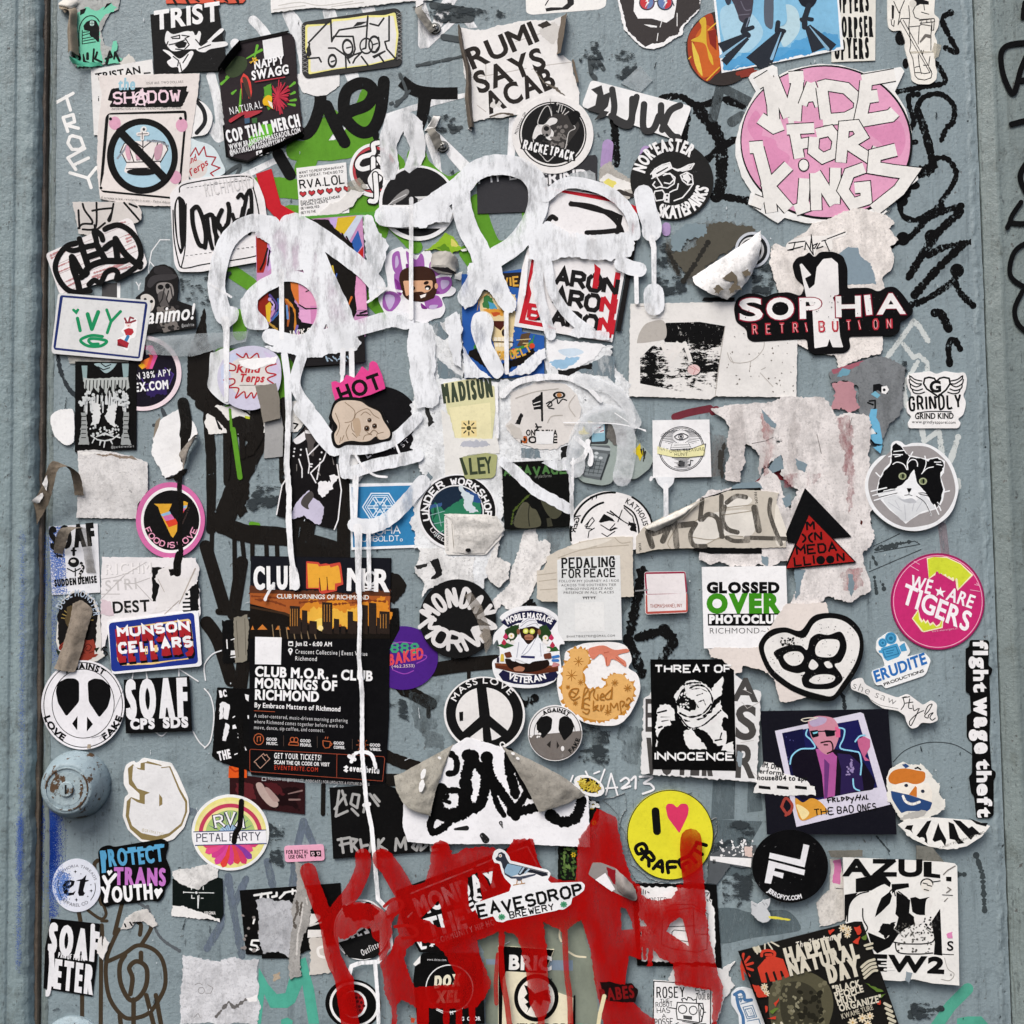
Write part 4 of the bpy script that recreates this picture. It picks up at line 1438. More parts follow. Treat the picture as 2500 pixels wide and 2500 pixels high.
for q in ('!49 48.5 56 45','!50 51 64 44','!56 59 70 53','!57 64 76 56','!119 30 124 28.5','!120 33 125 31','!120 36 125 34','!114 46 128 40','!114 18 120 17','!87 51 92 49','!64 73 80 66','!87 72 115 61','!90 65 123 54','!64 78 72 74','!88 69 100 65','!100 66 124 59','!110 60 118 56'): ln('c08d8d',14,q,rough=.4,dense=2)
p('lettering')
ln('0b0b0b',52,'!73 37 64 40 56 50 53.5 62 60 76 70 83 86 82','!76 33 79 40 85 40 92 37 90 26 96 29 98 34','!100 24 104 22 113 20 123 25 131 35 134 48 130 57',sm=1)
ln('0b0b0b',60,'!69 50 70 60 74 72 76 81','!70 51 79 66 83 65','!78 40 84 58','!84 50 96 46','!92 38 101 54','!100 42 109 37 112 54','!110 33 119 47 133 59','!78 69 86 59 100 54 116 54 122 52',sm=1)
ln('0b0b0b',50,'!85 76 90 72 96 74 101 65 108 62 112 65 111 70','!64 42 70 44 79 42','!123 64 130 59 134 56','!111 71 124 64',sm=1)
T(1,0)
st('plain red sticker corner poking out above the drawn paper roll','c4202c','485 1645 630 1595 720 1932 860 2010 760 2115 720 2115 560 1932')
T(0,1)
g=st('die cut drawing of a white paper roll with looping black signature','eeeceb','!161 -9 164 -13 174 -22 193 -25 236 -29 244 -20 250 -5 256 40 256 47 248 54 190 64 169 64 165 56',r=40)
p('line_drawing')
fl('121212','!165 4 168 -6 172 -6 176 2 176 33 172 47 169 42 166 25',sm=1,holes=[])
fl('eeeceb','!166.8 4 169 -3 170 26 171.5 42 169 36 167.5 22',sm=1)
ln('1a1a1a',12,'!164 6 165 33 169 54 172 60 180 60 193 57 242 49 243 40','1720 590 1755 400 1765 0','!170 -11 177 -19 233 -26 240 -13 245 10 246 30',sm=1)
for i in range(16): ln('333333',5,f'{1760+i*44} {490-i*6} {1780+i*44} {488-i*6}'); ln('333333',5,f'{1770+i*38} {-150-i*5} {1790+i*38} {-153-i*5}')
tx('dcdad8','RICHMOND',1950,-70,2410,-150,130,bold=.0)
p('lettering')
ln('121212',42,'!182 6 183 20 188 37 193 40','!182 6 187 3 192 14 195 30 194 41','!193 13 201 11 204 28 212 41','!210 6 206 16 209 24 215 20 217 7 216 0',sm=1)
ln('121212',36,'!196 12 198.5 31 201 42','!203 13 205 39','!214 20 221 30 227 18 230 4','!220 10 223 20','!229 15 233 -6','!225 -6 228 -9 231 -5','!208 20 211 30 211 40','!219 24 223 16 230 15','!236 6 232 20','!233 -8 237 -12 238 10 236 28',sm=1)
# hooded skull figure
T(0,1)
st('black cutout of a top hatted skull holding a small skull with white script','1b1a1a','!129 88 137 82 138 70 146 59 156 57 165 61 169 69 169 82 168 91 185 97 186 117 140 122 129 100',jg=.3)
p('skull_picture')
fl('3b393a','!140 76 145 68 164 66 168 69 160 72 150 73 143 79',sm=1);fl('2f2d2e','!147 60 157 59 164 64 163 66 148 66',sm=1)
fl('8d8884','!149 76 156 74 163 76 165 85 162 90 158 96 154 88 149 84',sm=1);fl('121212',E_(1525,785,28,24));fl('121212',E_(1590,775,24,26))
fl('5a5654','!150 85 156 83 160 96 153 97',sm=1);ln('2a2828',12,'!156 80 154 90 150 96','!160 82 158 90 161 96','!162 78 164 90')
fl('d8d3cb','!134 87 140 85 146 89 147 95 144 101 140 100 135 93',sm=1);el('1a1a1a',1440,920,16);el('1a1a1a',1380,900,14)
fl('77716c','!149 97 166 96 169 101 170 120 155 121 150 108',jg=2);speck('2a2828',(1500,970,1690,1200),30,8,22)
p('lettering')
tx('f3f3f1','animo!',1400,1130,1830,1085,140,bold=.03,it=.25);tx('d8d8d6','@anafrito',1725,1160,1840,1150,28,bold=.02)
# engraved skull poster + round coin sticker
T(0,1)
st('round dark sticker with pink rim, hexagon logo and white percentage text','f1dfe3',E_(1350,1590,365,355))
p('artwork')
el('17131f',1345,1590,325,318);fl('2f2156','!135 174 150 159 164 160 162 170 156 180 142 183',jg=6);ln('4a3580',10,'!156 154 164 160 160 170','!134 164 137 170 140 169')
fl('e05a9a','!129 134 139 133 144 133 149 143 144 155 141 155 145 143 140 137 135 137');fl('ee7b3a','!133 148 142 144 140 153 135 155');fl('f2b42c','1310 1520 1345 1490 1375 1520 1345 1555');fl('e2564a','!140 140 145 143 141 155 138 155 142 144')
p('lettering')
tx('f2f2f2','N 38% APY',1290,1650,1620,1610,60,bold=.02);tx('f2f2f2','EX.COM',1285,1765,1590,1735,78,bold=.05)
T(0,1)
tape('yellowish grey tape tucked under the lower edge of the name label','t:c8c4ba','!64 142 124 144 121 150 66 150')
g=st('tall black sticker with pale engraved skull, candles and cave drips','0a0a0a','715 1480 1295 1490 1290 2310 712 2335')
p('engraving')
K='cfd3d2'
fl('9db3b5','!90 150 94 154 100 159 106 156 110 151 109 150',sm=1);ln('16191a',10,'!93 153 98 156 104 154','!96 150 100 153 105 151')
fl('8fa6a6','!77.5 152 83 152 82.5 164 79 166');fl('8fa6a6','!115.5 150 122 150 121.5 162 117 164')
fl('b5bab6','!79 165 121 163 122 172 119 176 118 168 115 176 112 170 108 179 104 170 100 180 96 170 93 178 88 172 85 179 83 171 80 178',jg=2)
ln('101212',9,*[f'{820+i*34} 1660 {815+i*34} {1730+(i%3)*25}' for i in range(12)])
rg=random.Random(3)
for i in range(46):
 x=rg.uniform(800,1210);y=rg.uniform(1760,1880);ln(K,rg.uniform(7,15),f'{x} {y} {x+rg.uniform(-8,8)} {y+rg.uniform(40,130)}',rough=.4)
for cx in (830,1170):
 for i in range(26): el(K,cx+rg.gauss(0,36),1830+rg.gauss(0,40),rg.uniform(8,18))
for cx in (920,1080): fl('d9dbd9',f'{cx-40} 1890 {cx+40} 1890 {cx+35} 2010 {cx+20} 2080 {cx-20} 2080 {cx-36} 2010',jg=4)
for cx,sg in ((800,1),(1200,-1)):
 fl('9a9e9c',f'{cx-25} 1960 {cx+22} 1960 {cx+30} 2150 {cx+50} 2265 {cx-48} 2265 {cx-30} 2150',jg=2);ln('151515',8,*[f'{cx-20} {2000+i*40} {cx+18} {2000+i*40}' for i in range(6)])
ln(K,12,'!87 218 93 222 100 223 107 221.5 113 217','!90 221 88 225','!96 223 95 227','!100 223 99 229','!105 222 107 226','!111 219 114 220','!92 219 100 216 108 219',rough=.3)
for i in range(40): el(K,rg.uniform(860,1140),rg.uniform(2080,2190),rg.uniform(5,13))
tx('bfc1c0','@parkerwstart',1060,2300,1275,2290,22,bold=.02)
g=st('white name label in blue frame with green handwritten IVY and jester sticker','dcdddb','!58 84 142 91 144 96 135 148 131 148 51 141 50 137 56 86',r=40,th=.0002)
p('border')
fl('22306a','!58.2 86 139 92.5 140.5 95 133 146 53 137.5 51.8 135',r=25,holes=['608 882 1380 945 1315 1440 540 1355'])
p('lettering')
Gn='1f8f5c'
ln(Gn,32,'745 1080 770 1195');ln(Gn,38,'!84 104 88 118 94 102');ln(Gn,28,'!102 100 106 111 115 101.5','1060 1110 1025 1215')
fl(Gn,'690 1000 710 985 730 1005 745 985 765 995 735 1045',r=8)
ln(Gn,28,'!98 125 88 124 79 127 78 130 85 134 96 134 102 130 98 128 88 127 85 129 88 132 94 132',sm=1)
p('jester_drawing')
fl('f4f4f2','!118 109 125 106 131 109 130 120 129 126 124 127 122 139 111 132 112 127 119 124 115 120 119 116',r=20)
fl('b6303a','!118 119 122.5 117 126.5 118 127.5 121 125 124 120 124');el('f0d8d2',1225,1135,24,28);ln('8c3a44',18,'!120.5 111 119 108','!123 110.5 124 107 127 108','!125 111.5 129 110','!120 112 125 111.8');el('b02030',1225,1150,8,4)
ln('3d7fae',30,'!122 125 119.5 130');fl('a52a36','!112 128 115 127 123 131 121.5 136 112 133.5',r=5);fl('7c1f2b','!112 130 117 133 121.5 136 112 133.5')
T(0,1)
tape('clear tape band running from the name label over the round coin sticker','t:aeb6b8','!139 126 193 122 235 120 233 130 220 133 182 144 139 142')
# RVA lol
T(1,0)
st('small round sticker with knotted white ribbon on black and red','efefed',E_(1600,1610,235,255,0))
p('emblem')
el('201e1f',1600,1605,205,222);ln('b8444c',26,[q for q in E_(1600,1605,190,206)][10:60])
for w,c in ((74,'f3f3f1'),(44,'201e1f')):
 pass
R1=('!164 135 159 137 159 145 148 149 144 156 149 160 160 156 165 148','!150 176 156 176 165 169 169 160 164 150','!159 150 159 160','!164 183 160 179 156 170 162 162 170 166 170 175','!161 165 162 188 156 190')
for q in R1:
 ln('201e1f',66,q,sm=1)
 ln('f3f3f1',42,q,sm=1)
st('white square sticker with typed text and a row of pixel hearts','f0efec','865 1590 1335 1535 1365 2010 890 2070 888 1900')
p('lettering')
K='1a1a1a'
tx(K,'WANT TO PERFORM IN RVA?',895,1645,1310,1590,22,'s',w=.2);tx(K,'OKAY GREAT, THEN GO TO:',895,1680,1310,1630,22,'s',w=.2)
tx(K,'RVA.LOL',905,1785,1320,1730,78,'s',w=.17,gap=.55)
tx(K,'RVA OPEN MIC CALENDAR',910,1920,1275,1870,22,'s',w=.2);tx(K,'SPECIAL EVENTS',910,1945,1160,1915,22,'s',w=.2);tx(K,'GET INVOLVED',912,1980,1080,1960,20,'s',w=.2);tx(K,'GET TO THE',912,2022,1050,2005,20,'s',w=.2)
p('hearts')
for i in range(6):
 x=895+i*83;y=1830-i*10
 for c,e in (('3a1416',0),('c23a40',7)): fl(c,f'{x+e} {y-14+e} {x+14+e*.5} {y-24+e} {x+32} {y-12+e} {x+50-e*.5} {y-24+e} {x+66-e} {y-14+e} {x+66-e} {y+8} {x+33} {y+36-e*1.5} {x+e} {y+8}')
T(1,0)
tape('wrinkled clear tape flap holding the corner of the hearts sticker','t:b5b09f','!134 173 146 168 154 177 150 181 136 184')
torn('crumpled white paper tuft below the pixel hearts','e4e2dd','!106 203 118 193 127 190 138 181 150 182 139 195 125 204 114 206',jg=2)
# bird disc, grind card, racket disc
T(1,0)
st('black and white disc with bird on spool under white paint','efefee',E_(2010,1920,365,355))
p('artwork')
fl('1c1c1d',[q for q in E_(2010,1910,335,325) if (q[1]-TY)/TK<1960]);fl('1c1c1d',[q for q in E_(2010,1910,335,325) if (q[1]-TY)/TK>2150])
fl('8b8a88','!175 192 182 184 190 179 193 181 191 185 186 189 178 193',sm=1);ln('d5d5d3',8,'!168 198 178 190 190 184','!172 197 180 193')
fl('d8d8d6','!198 186 223 185 222 187 219 188 219 192 221 193 199 194 201 192 201 188');ln('1c1c1d',5,'!201 188.5 219 188','!201 190 219 189.5','!201 191.5 219 191')
tx('f3f3f3','ong',2000,1985,2200,1970,64,bold=.05,it=.2)
T(2,0)
st('dark charcoal card with thin white words cut off by white paint','38383b','!63.2 154.5 175 146.5 177 149 176.5 186 175.5 196 116 200 64 202')
p('lettering')
tx('e9e9e9','PIPE',650,1740,1010,1695,110,bold=.0,gap=.3);ln('e9e9e9',14,'1117 1650 1117 1760');tx('e9e9e9','GRIND',1200,1750,1680,1720,120,bold=.03,gap=.2);tx('cfcfcf','DENTAL',1180,1800,1380,1790,36);tx('dddddd','TTE',1640,1810,1730,1800,40)
T(2,0)
tape('crumpled clear tape clump on the corner of the charcoal card','t:d3d9da','!139 178 152 164 170 161 175 164 176 174 160 182 140 183')
st('white round sticker with dark raccoon like animal face in black disc','eceae6',E_(1350,1275,383,370))
p('border')
el('1d1d1d',1350,1275,318,308,0,306);el('1d1d1d',1353,1270,296,285)
p('animal_picture')
fl('3a3836','!130 113 140 108 154 112 160 120 150 135 144 143 130 142 120 134 133 126',sm=1)
fl('e2e0dc','!116 129 120 119 127 118 133 112 139 113 138 117 132 120 136 126 133 133 127 130 122 128 118 132',sm=1);el('8a8682',1290,1240,46,60);el('1d1d1d',1290,1220,26,24);speck('1d1d1d',(1190,1280,1300,1370),24,6,16);speck('77736f',(1340,1200,1480,1400),26,8,22)
ln('c9c7c3',8,'!122 120 121 115 126 104 131 101 134 110','!134 110 133 94','!154 118 156 122 150 126 147 140 142 144','!116 130 119 141 125 148 130 153 136 148','!140 97 137 105','!144 100 143 106','!150 106 146 109','!138 100 139 106','!142 100 140 107','!147 103 144 108',sm=1)
fl('141414','!150 109 157 105 161 109 158 116 154 119 150 112',sm=1);fl('1d1d1d','!132 93 134 100 138 97 140 104 135 109 133.5 104')
p('lettering')
tx('1d1d1d','RACKETPACK',1065,1415,1540,1525,90,'s',w=.46,gap=.3);tx('f2f2f0','RACKETPACK',1072,1410,1535,1518,78,'s',w=.2,gap=.5)
tx('333333','MOSTFOUL.GH',1010,1275,1100,1075,24,bold=.02)
# purple dabs
T(2,0)
paint('pale purple paint drips showing beside the round reptile sticker','p:b79acb')
ln('p:b59bc8',105,'!187 137 185 156','!223 143 220 156',sm=1);ln('p:b59bc8',80,'!242 214 242 219')
T(2,0)
torn('crumpled tissue with yellow stain between charcoal card and round sticker','r:c3bfb6','!179 156 187 154 193 162 206 168 213 174 220 176 214 184 202 190 182 183 178 170',jg=3)
fl('f0eee8','!180 172 186 168 196 169 208 174 213 179 200 179 190 180',jg=3);fl('e8dc74','!182 170 188 168 192 172 190 178 185 176',jg=3);fl('3d3935','!179 179 190 182 208 185 212 184 204 181 190 180',jg=2)
T(3,0)
st('round black skatepark sticker with white outline of a reptile and fish','k:242423',E_(540,1710,392,370,8))
p('lettering')
arc('f3f3f1',"NOR'EASTER",540,1690,262,-78,38,110,bold=.055);arc('f3f3f1','SKATEPARKS',540,1710,352,203,102,112,bold=.055,inside=True)
p('line_drawing')
K='efefed'
ln(K,12,'!38 172 36 175 39 178 45 176 40 168','!34 165 38 160 45 156 52 154 54 159 60 161 70 156 75 155 72 160 64 162 56 160','!40 167 46 164 53 165 56 170 52 174 47 173','!46 166 52 164 57 168 56 174 50 178 43 177','!62 166 68 163 73 166 74 174 69 175 64 171 62 166','!74 174 70 180 64 187 56 190','!60 174 59 179 56 180 52 182','!37 184 38 181 45 180 47 183 46 189 39 190 37 184','!64 169 72 170','!68 164 69 174','!35 169 54 159','!37 163 40 160','!40 162 43 159','!43 160 46 158','!47 159 50 156')
fl(K,'!64 166 69 164 72 169 70 173 65 170');fl(K,'!35 164 44 157 52 155 53 159 36 169',holes=['!39 164 50 158 50.5 159 40 165'])
fl(K,'!47 183 52 183 51.5 192 46.5 191');el('242423',495,1850,10);el('242423',492,1890,9);fl(K,'!56 161 70 157 74 156 70 160 60 162.5')
T(3,0)
tape('tiny crinkled silver tape strip on the edge of the black skatepark disc','c5c2bb','!21.5 177 33.5 183 31.5 189 20 183')
ln('4a4744',12,'!23 180 31 185','!25 178 24 182',rough=.3)
# portrait poster
T(1,1)
st('green edged backing sheet behind the pop art portrait','569a3a','!84 12 162 7 163 26 90 30',jg=.5)
g=st('pop art portrait poster of woman with long dark hair in coloured stripes','c58fb8','!48.5 18.5 149 10.5 154 105 152 125 76 129 60 123 50.5 110',name='poster',cat='poster',group=None)
p('portrait')
fl('a52c1e','!49 30 60 29 59 56 56 65 50 65');fl('8e2618','!50.5 83 61 80 64 100 59 118 51 105');fl('c8a4d8','!60 28 65 30 64 60 60 64');fl('e0b92f','!58 96 64 90 62 112 59 110')
fl('d7b630','!124.5 13.5 143 11.5 134 30 123 25');fl('c3aadb','!118 14 126 12.5 124 23 119 20');fl('c9d3e0','!144 11 150 11 137 35 131 30');fl('2f5ea8','!145 25 149 39 142 50 137 40');fl('b52524','!142 50 150 40 150 56 148 56')
fl('15120f','!88 17 100 14 116 16 123 23 130 29 138 38 140 47 145 64 143 83 144 102 138 110 120 70 110 50 90 30',jg=2)
fl('191513','!60 86 64 74 72 70 83 73 83 85 90 98 90 123 76 128 65 124 59 115 68 105',jg=3)
fl('d77735','!81.5 73 89 73 89.5 95 85 89 82 80');fl('e29abb','!89 73 101 80 108 90 108 99 96 98 89.5 95');fl('e3a7cf','!90 100 108 99 107 113 96 115 90 108');fl('cf85b3','!100 96 108 96 107 113 101 114')
ln('151313',12,'!89.5 95 96 99 108 98.5');ln('151313',10,'!96 83 100 81 104 82');fl('0f0f0f','!90 111 106 114 104 120 96 126 90 123')
for c,q in (('5a4a8e','!62 86 69 96 64 108'),('3f6aa8','!70 90 71 100 64 110'),('c9802e','!77 90 85 100 86 118'),('a55a2a','!74 88 80 98 79 115'),('6a90c4','!78 96 79 108'),('c3aadb','!62 90 66 95 64 100'),('b08a3c','!62 113 68 118 70 124'),('7d6ab0','!88 115 86 122'),('4a6cb8','!125 66 122 76'),('c9b03c','!121 59 122 68'),('c3aadb','!116 58 118 64'),('3b5fa5','!133 90 131 96'),('c96a2a','!139 88 135 98')): ln(c,20,q,sm=1,rough=.3)
fl('e39cc4','!144 60 151 60 153.5 100 144 100 142 85');ln('151313',14,'!147 103 153 101','!144 105 154 104.5')
ln('1a1614',14,'!60 42 56 56 53 62','!62 44 60 58','!64 50 68 56','!130 28 134 36','!134 31 139 40')
p('lettering');tx('eeeae2','JACK GRAVES',800,1258,1230,1195,56,'s',w=.16,serif=.14,gap=.4)
T(1,1)
st('black printed strip with tiny illegible scribbles under torn white paint','1e1c1d','!100 129 151 123 152 149 86 154 80 142')
ln('9db3c4',10,*[f'{1150+i*22} {1440+(i%3)*14} {1165+i*22} {1480-(i%2)*20}' for i in range(12)],rough=.4)
# flower
T(1,1)
st('white edged purple flower sticker with a bearded cartoon face at its centre','eeeef0','!174 45 185 40 188 42 192 42 200 48 210 42 216 48 227 52 235 62 230 74 237 80 233 86 224 88 227 98 223 106 216 108 205 113 193 113 185 104 174 107 168 99 164 88 172 80 172 70 170 56',sm=1)
p('petals')
for q in ('!177 48 183 44 185 52 187 70 178 62','!190 44 199 52 204 46 207 52 206 64 194 62','!212 56 220 48 225 52 224 64 214 68','!214 72 230 68 233 76 226 84 214 83','!208 88 220 86 224 96 210 98','!179 65 187 74 185 86 180 80','!170 83 180 83 185 90 176 101 168 96'): fl('a060ac',q,sm=1)
for q in ('!190 56 198 59 200 62 192 64','!215 80 222 83 214 85','!179 70 185 76 184 85','!204 93 210 98 205 98'): fl('7b2f83',q,sm=1)
for q in ('!170 86 178 86 179 92 174 99','!180 50 182 49 183 56 180 60','!213 95 220 95 217 98.5 212 98','!223 72 230 72 230 76 224 80'): fl('c5b3d6',q,sm=1)
p('face')
fl('3a2218','!183 70 185 62 193 59 206 58 213 60 217 64 219 74 219 83 215 89 206 92 193 91 187 86',r=50);fl('d9a985','!187 72 215 71.5 215 82 210 85 205 82 196 83 190 87',r=20);fl('3a2218','!192 86 200 82 206 84 212 82 217 76 217 88 206 92 193 91',r=20)
el('2a1812',2090,740,26,16,-20);el('1a1210',2105,785,30,24);el('f4efe8',2100,795,16,12);fl('f3ece6','!203 86 209 84 208 87 204 88.5');el('1a1210',1960,790,26,22);el('d9a985',2185,770,16,28)
T(2,1)
torn('lime green illustrated scrap under the purple flower sticker','8fb82e','!14 44 20 40 33 28 42 30 48 40 50 44 41 45 42 50 32 42 24 42',jg=2,name='sticker',cat='sticker',group=STK)
fl('d5cf6a','!39 33 45 36 47 41 40 40',jg=2);fl('5d8c22','!26 42 33 37 38 42 40 48',jg=2);fl('f0f0ea','!48 43 54.5 41 54 44 50 44.5');fl('f0f0ea','!43 66 49 63 48 72 42 70',jg=3)
st('curled silver flap standing off the edge of the purple flower','b9b6b0','!20.5 50 33 48 45 52 46 60 40 66 27 65 20 60',name='paper_curl',cat='paper scrap',group='torn paper left on the door')
p('curled_flap')
sheet('cfcbc2',[[(200,600,2),(215,490,8)],[(270,600,11),(290,478,14)],[(360,610,14),(390,495,16)],[(430,640,10),(455,540,12)],[(440,660,2),(465,600,4)]])
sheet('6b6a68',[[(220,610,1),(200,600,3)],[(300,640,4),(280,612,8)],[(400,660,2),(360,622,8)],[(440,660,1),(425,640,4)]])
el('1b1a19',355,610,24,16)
# blue skull sticker
T(2,1)
g=st('blue sticker with sugar skull landscape and yellow lettering on black bands','2a5ba6','!49 66 86 64 106 61 106 120 127 124 127 162 80 164 52 164 50 130',)
p('skull_picture')
fl('2a2320','!87 65 106 64 104 79 90 77');fl('e4cf9e','!69 80 76 84 100 85 100 110 96 133 86 148 80 138 77 120 66 98 65 90',jg=1.5)
fl('3d7a44','!70 86 76 86 80 92 79 98 68 97',jg=3);fl('4f9ec2','!74 93 80 93 83 98 76 99',jg=2);fl('dc9a3a','!69 99 80 98 88 100 88 106 77 106',jg=3);fl('c4572c','!77 102 87 103 85 106 79 106',jg=2)
fl('4a1f18','!78.5 110 90.5 110 90 113 86 119 80 115');el('2a1a14',885,1210,16,34)
for i in range(5): fl('efe6cf',f'{795+i*36} 1250 {828+i*36} 1255 {828+i*36} 1290 {797+i*36} 1290',r=6);fl('efe6cf',f'{805+i*34} 1305 {836+i*34} 1310 {834+i*34} 1340 {807+i*34} 1345',r=6)
ln('2a1a14',8,'!79 129.5 98 130','!84 140 89 140','!85 143 89 143')
fl('5a4632','!106 120 113 121 112 135 103 134',jg=2);ln('d9c48c',8,'!101 128 114 127','!107 131 113 131');fl('3f8a3e','!112 130 118 123 116 134 110 138 100 139 96 142 94 135 100 134',jg=3);el('cf4a2c',1155,1335,26);el('cf4a2c',985,1385,26);fl('3f8a3e','!60 134 65 130 66 137 62 139',jg=2)
p('lettering')
fl('15110f','!56 138 62 136 70 145 86 150 100 146 118 135 119 140 106 151 88 157 70 153 55 143',jg=2)
arc('dba848','MADE DELT',870,900,560,196,150,70,'s',w=.22,inside=True,gap=.5)
tx('dba848','VIE',880,775,1030,765,80,'s',w=.22,gap=.5)
ln('dba848',6,'!64 100 65.5 90 76 83')
# IRON
T(2,1)
g=st('white sticker framed in red and black with stacked blocky red and black letters','eeeceb','!131 -16 193.2 -7 213 6 191 130 98.5 115 106 60 123 0')
p('border')
fl('1c1a1a','!106 52 111 48 101 100 94 117 96 119 129 124 129 121 99 116 106 56')
fl('c22531','!116 47 121 48 113 76 115 84 109 109 125 112 126 116 103 112 109 86')
fl('c22531','!174 56 180 61 179 78 175 77');fl('c22531','!194 64 199 65 190 126.2 170 122.8 172 118.6 185 121')
fl('c22531','!126 -16 193 -6 213 2 218 5 211 40 209 40 210 9 190 -2 153 -9 127 -14')
fl('1c1a1a','!215 6 219 7 199 120 194 120');fl('1c1a1a','!186 45 190 48 196 14 193 12 151 1 151 -3 190 6 201 11 196 35')
ln('1c1a1a',46,'!152 0 170 2 185 8 196 18 201 30 202 44',sm=1);ln('1c1a1a',46,'!130 17 134 12 138 14','!167 27 180 26.5 194 25',sm=1)
fl('c22531','!130 113 138 118 131 117')
p('lettering')
for r_,(y0,x0) in enumerate(((752,1375),(935,1355),(1130,1335))):
 for i,ch in enumerate('ARON'):
  x=x0+i*150;y=y0+i*26
  tx('c22531' if (i==3 and r_) else '1c1a1a',ch,x,y,x+118,y+18,138,'s',w=.3)
fl('c22531','!174 64 179 65 177 80 172 79');tx('c22531','B',1120,1070,1215,1085,120,'s',w=.3);fl('1c1a1a','!118 109 124 105 123 109.5')
# upper right white square etc.
T(3,1)
paint('grey brown glue patch remaining where a round sticker was pulled back','g:5a5852',name='glue_stain',cat='stain')
fl('g:57544d','!48 42 52 30 70 20 90 16 110 16 125 19 136 26 138 33 130 50 90 70 72 76 56 64',jg=3,sm=1)
fl('565349','!62 43 76 38 90 17 110 16 129 21 134 26 100 48 72 68 60 62 52 44',jg=4);ln('2c2b27',40,'!88 36 76 56 65 72','!51 45 60 64',rough=.3,dense=3)
fl('7f9096','!52 30 66 21 86 20 87 29 76 33 62 41 54 44',jg=5)
T(3,1)
st('half peeled round sticker folded down showing its white back','c7ccd2',E_(1300,430,165,170,0))
p('artwork');el('1e2022',1300,430,140,145);el('d5d5d3',1290,430,118,122);el('1e2022',1285,430,100,104)
p('folded_back')
sheet('c:f6f5f2',[[(730,690,1),(760,770,5),(870,850,8),(1050,915,6)],[(940,560,7),(1000,640,11),(1060,740,13),(1130,850,9)],[(1200,390,7),(1230,480,11),(1240,600,12),(1240,740,8)],[(1375,250,1.5),(1375,330,4),(1360,450,5),(1330,570,4)]])
cur.k=0
hb=cur.base+.0125
for q in ('!100 74 108 66 114 72 113 79 117 83 106 88 105 83 111 76 103 76','!91 83 96 79 100 83 96 88 92 87','!118 68 124 64 125 70 120 72'):
 v,f=cdt_fill(jag(G(q),2)); add('6d6455',v,f,h=hb+.0012)
ln_=cur
T(3,1)
torn('large white torn paper patch behind the bold word cutout','r:f1ebe4','!147 39 152 37 162 40 188 20 194 17 205 12 228 3 256 12 264 18 258 23 266 33 260 40 264 52 259 62 252 69 254 82 253 134 250 140 224 148 211 156 208 142 190 140 170 130 156 90 150 70 149 55',jg=2.5)
torn('grey bare window torn in the white paper beside the cutout','8496a0','!211 46 220 40 229 41 231 50 241 56 246 75 229 77 218 76 214 56',jg=2,name='bare_patch',cat='stain')
T(3,1)
torn('white paper sheet with black scuffed square print and faded triangle marks','e6e4df','!15 94 70 93 130 92 172 125 171 182 94 181 90 184 70 183 50 182 13 181',jg=.6,name='sticker',cat='sticker',group=STK,th=.0002)
p('smeared_print')
fl('e:0d0d0d','!30 113 104 115 100 140 96 174 70 178 24 169 24 145 35 134 47 130');fl('d:0d0d0d','!48 112 80 111 104 115 100 133 70 131 47 130');fl('e:0d0d0d','!38 134 99 132 96 164 40 162')
fl('b5b0a8','!21 130 24 120 31 112 46 110 48 126 33 130 23 131',sm=1)
ln('e8e5df',36,'!44 131 50 143 60 130','!53 148 66 131 72 149','!56 140 66 131',cap='b')
el('e6c8c4',745,1560,60,50);ln('c98a8a',6,'!70 153 76 156 74 160','!74 153 79 157')
p('crease')
ln('b9b4ac',7,'!104 115 98.5 150 94.5 181','!106 140 111 149 128 148 139 138 141 129','!128 148 127 156','!138 156 142 154','!137 159 149 172','!109 144 112 150','!20 96 40 98 48 107 35 108',sm=1)
fl('eceae5','!33 99 48 101 52 108 40 108')
speck('77726a',(1050,1250,1690,1780),40,3,9,5)
fl('151515','!84 88 113 88 113 91.5 82 91.5')
# sophia
T(3,1)
st('white scrap sticker with thin spidery black signature above the bold word cutout','efece6','!162 37 168 33 183 30 198 30 215 26 219 27 217 30 205 33 205 43 202 44 199 40 190 42 187 52 184 52 182 43 175 41 164 44 161 42',r=20)
p('lettering')
ln('141414',11,'!164 37 179 35','!170 36 168 43 163 43.5 177 40','!179 43 180 36 184 43 185 33 187 42','!188 42 191 37 187 39','!193 37 190 42 196 40','!195 35 199 34','!200 33 217 26.5','!198 35 202 44','!185 29 187 48 184 43')
T(3,1)
g=st('black die cut word sticker in white letters crossed by a white stick figure','0e0d0e','!115 89 125 84 136 85 142 88 150 84 164 83 175 87 179 78 170 70 167 57 172 50 179 49 183 45 188 51 193 45 206 45 215 49 219 60 219 80 225 79 240 79 248 83 256 78 264 78 271 85 281 99 280 104 274 109 269 111 268 120 264 124 220 125 222 135 218 140 188 142 182 138 181 127 130 130 125 127 124 118 114 111 112 98',r=35,th=.0003)
p('figure')
fl('eceae7','!174 57 176 56 185 67 179 70 183 80 188 76 190 60 196 52 204 51 210 56 211 85 205 88 210 100 212 125 215 135 205 135 202 127 200 134 188 136 186 100 180 87 177 72',r=10)
p('lettering')
arcs=[('S',1185,1095,1385,195),('O',1440,1085,1680,190),('P',1750,1075,1940,180),('H',2090,1060,2310,180),('I',2370,1045,2420,180),('A',2480,1035,2725,180)]
for ch,x0,y,x1,h in arcs:
 tx('8e1c35',ch,x0-8,y+8,x1+8,y+2,h+14,bold=.055);tx('f1efec',ch,x0,y,x1,y-6,h,bold=.045)
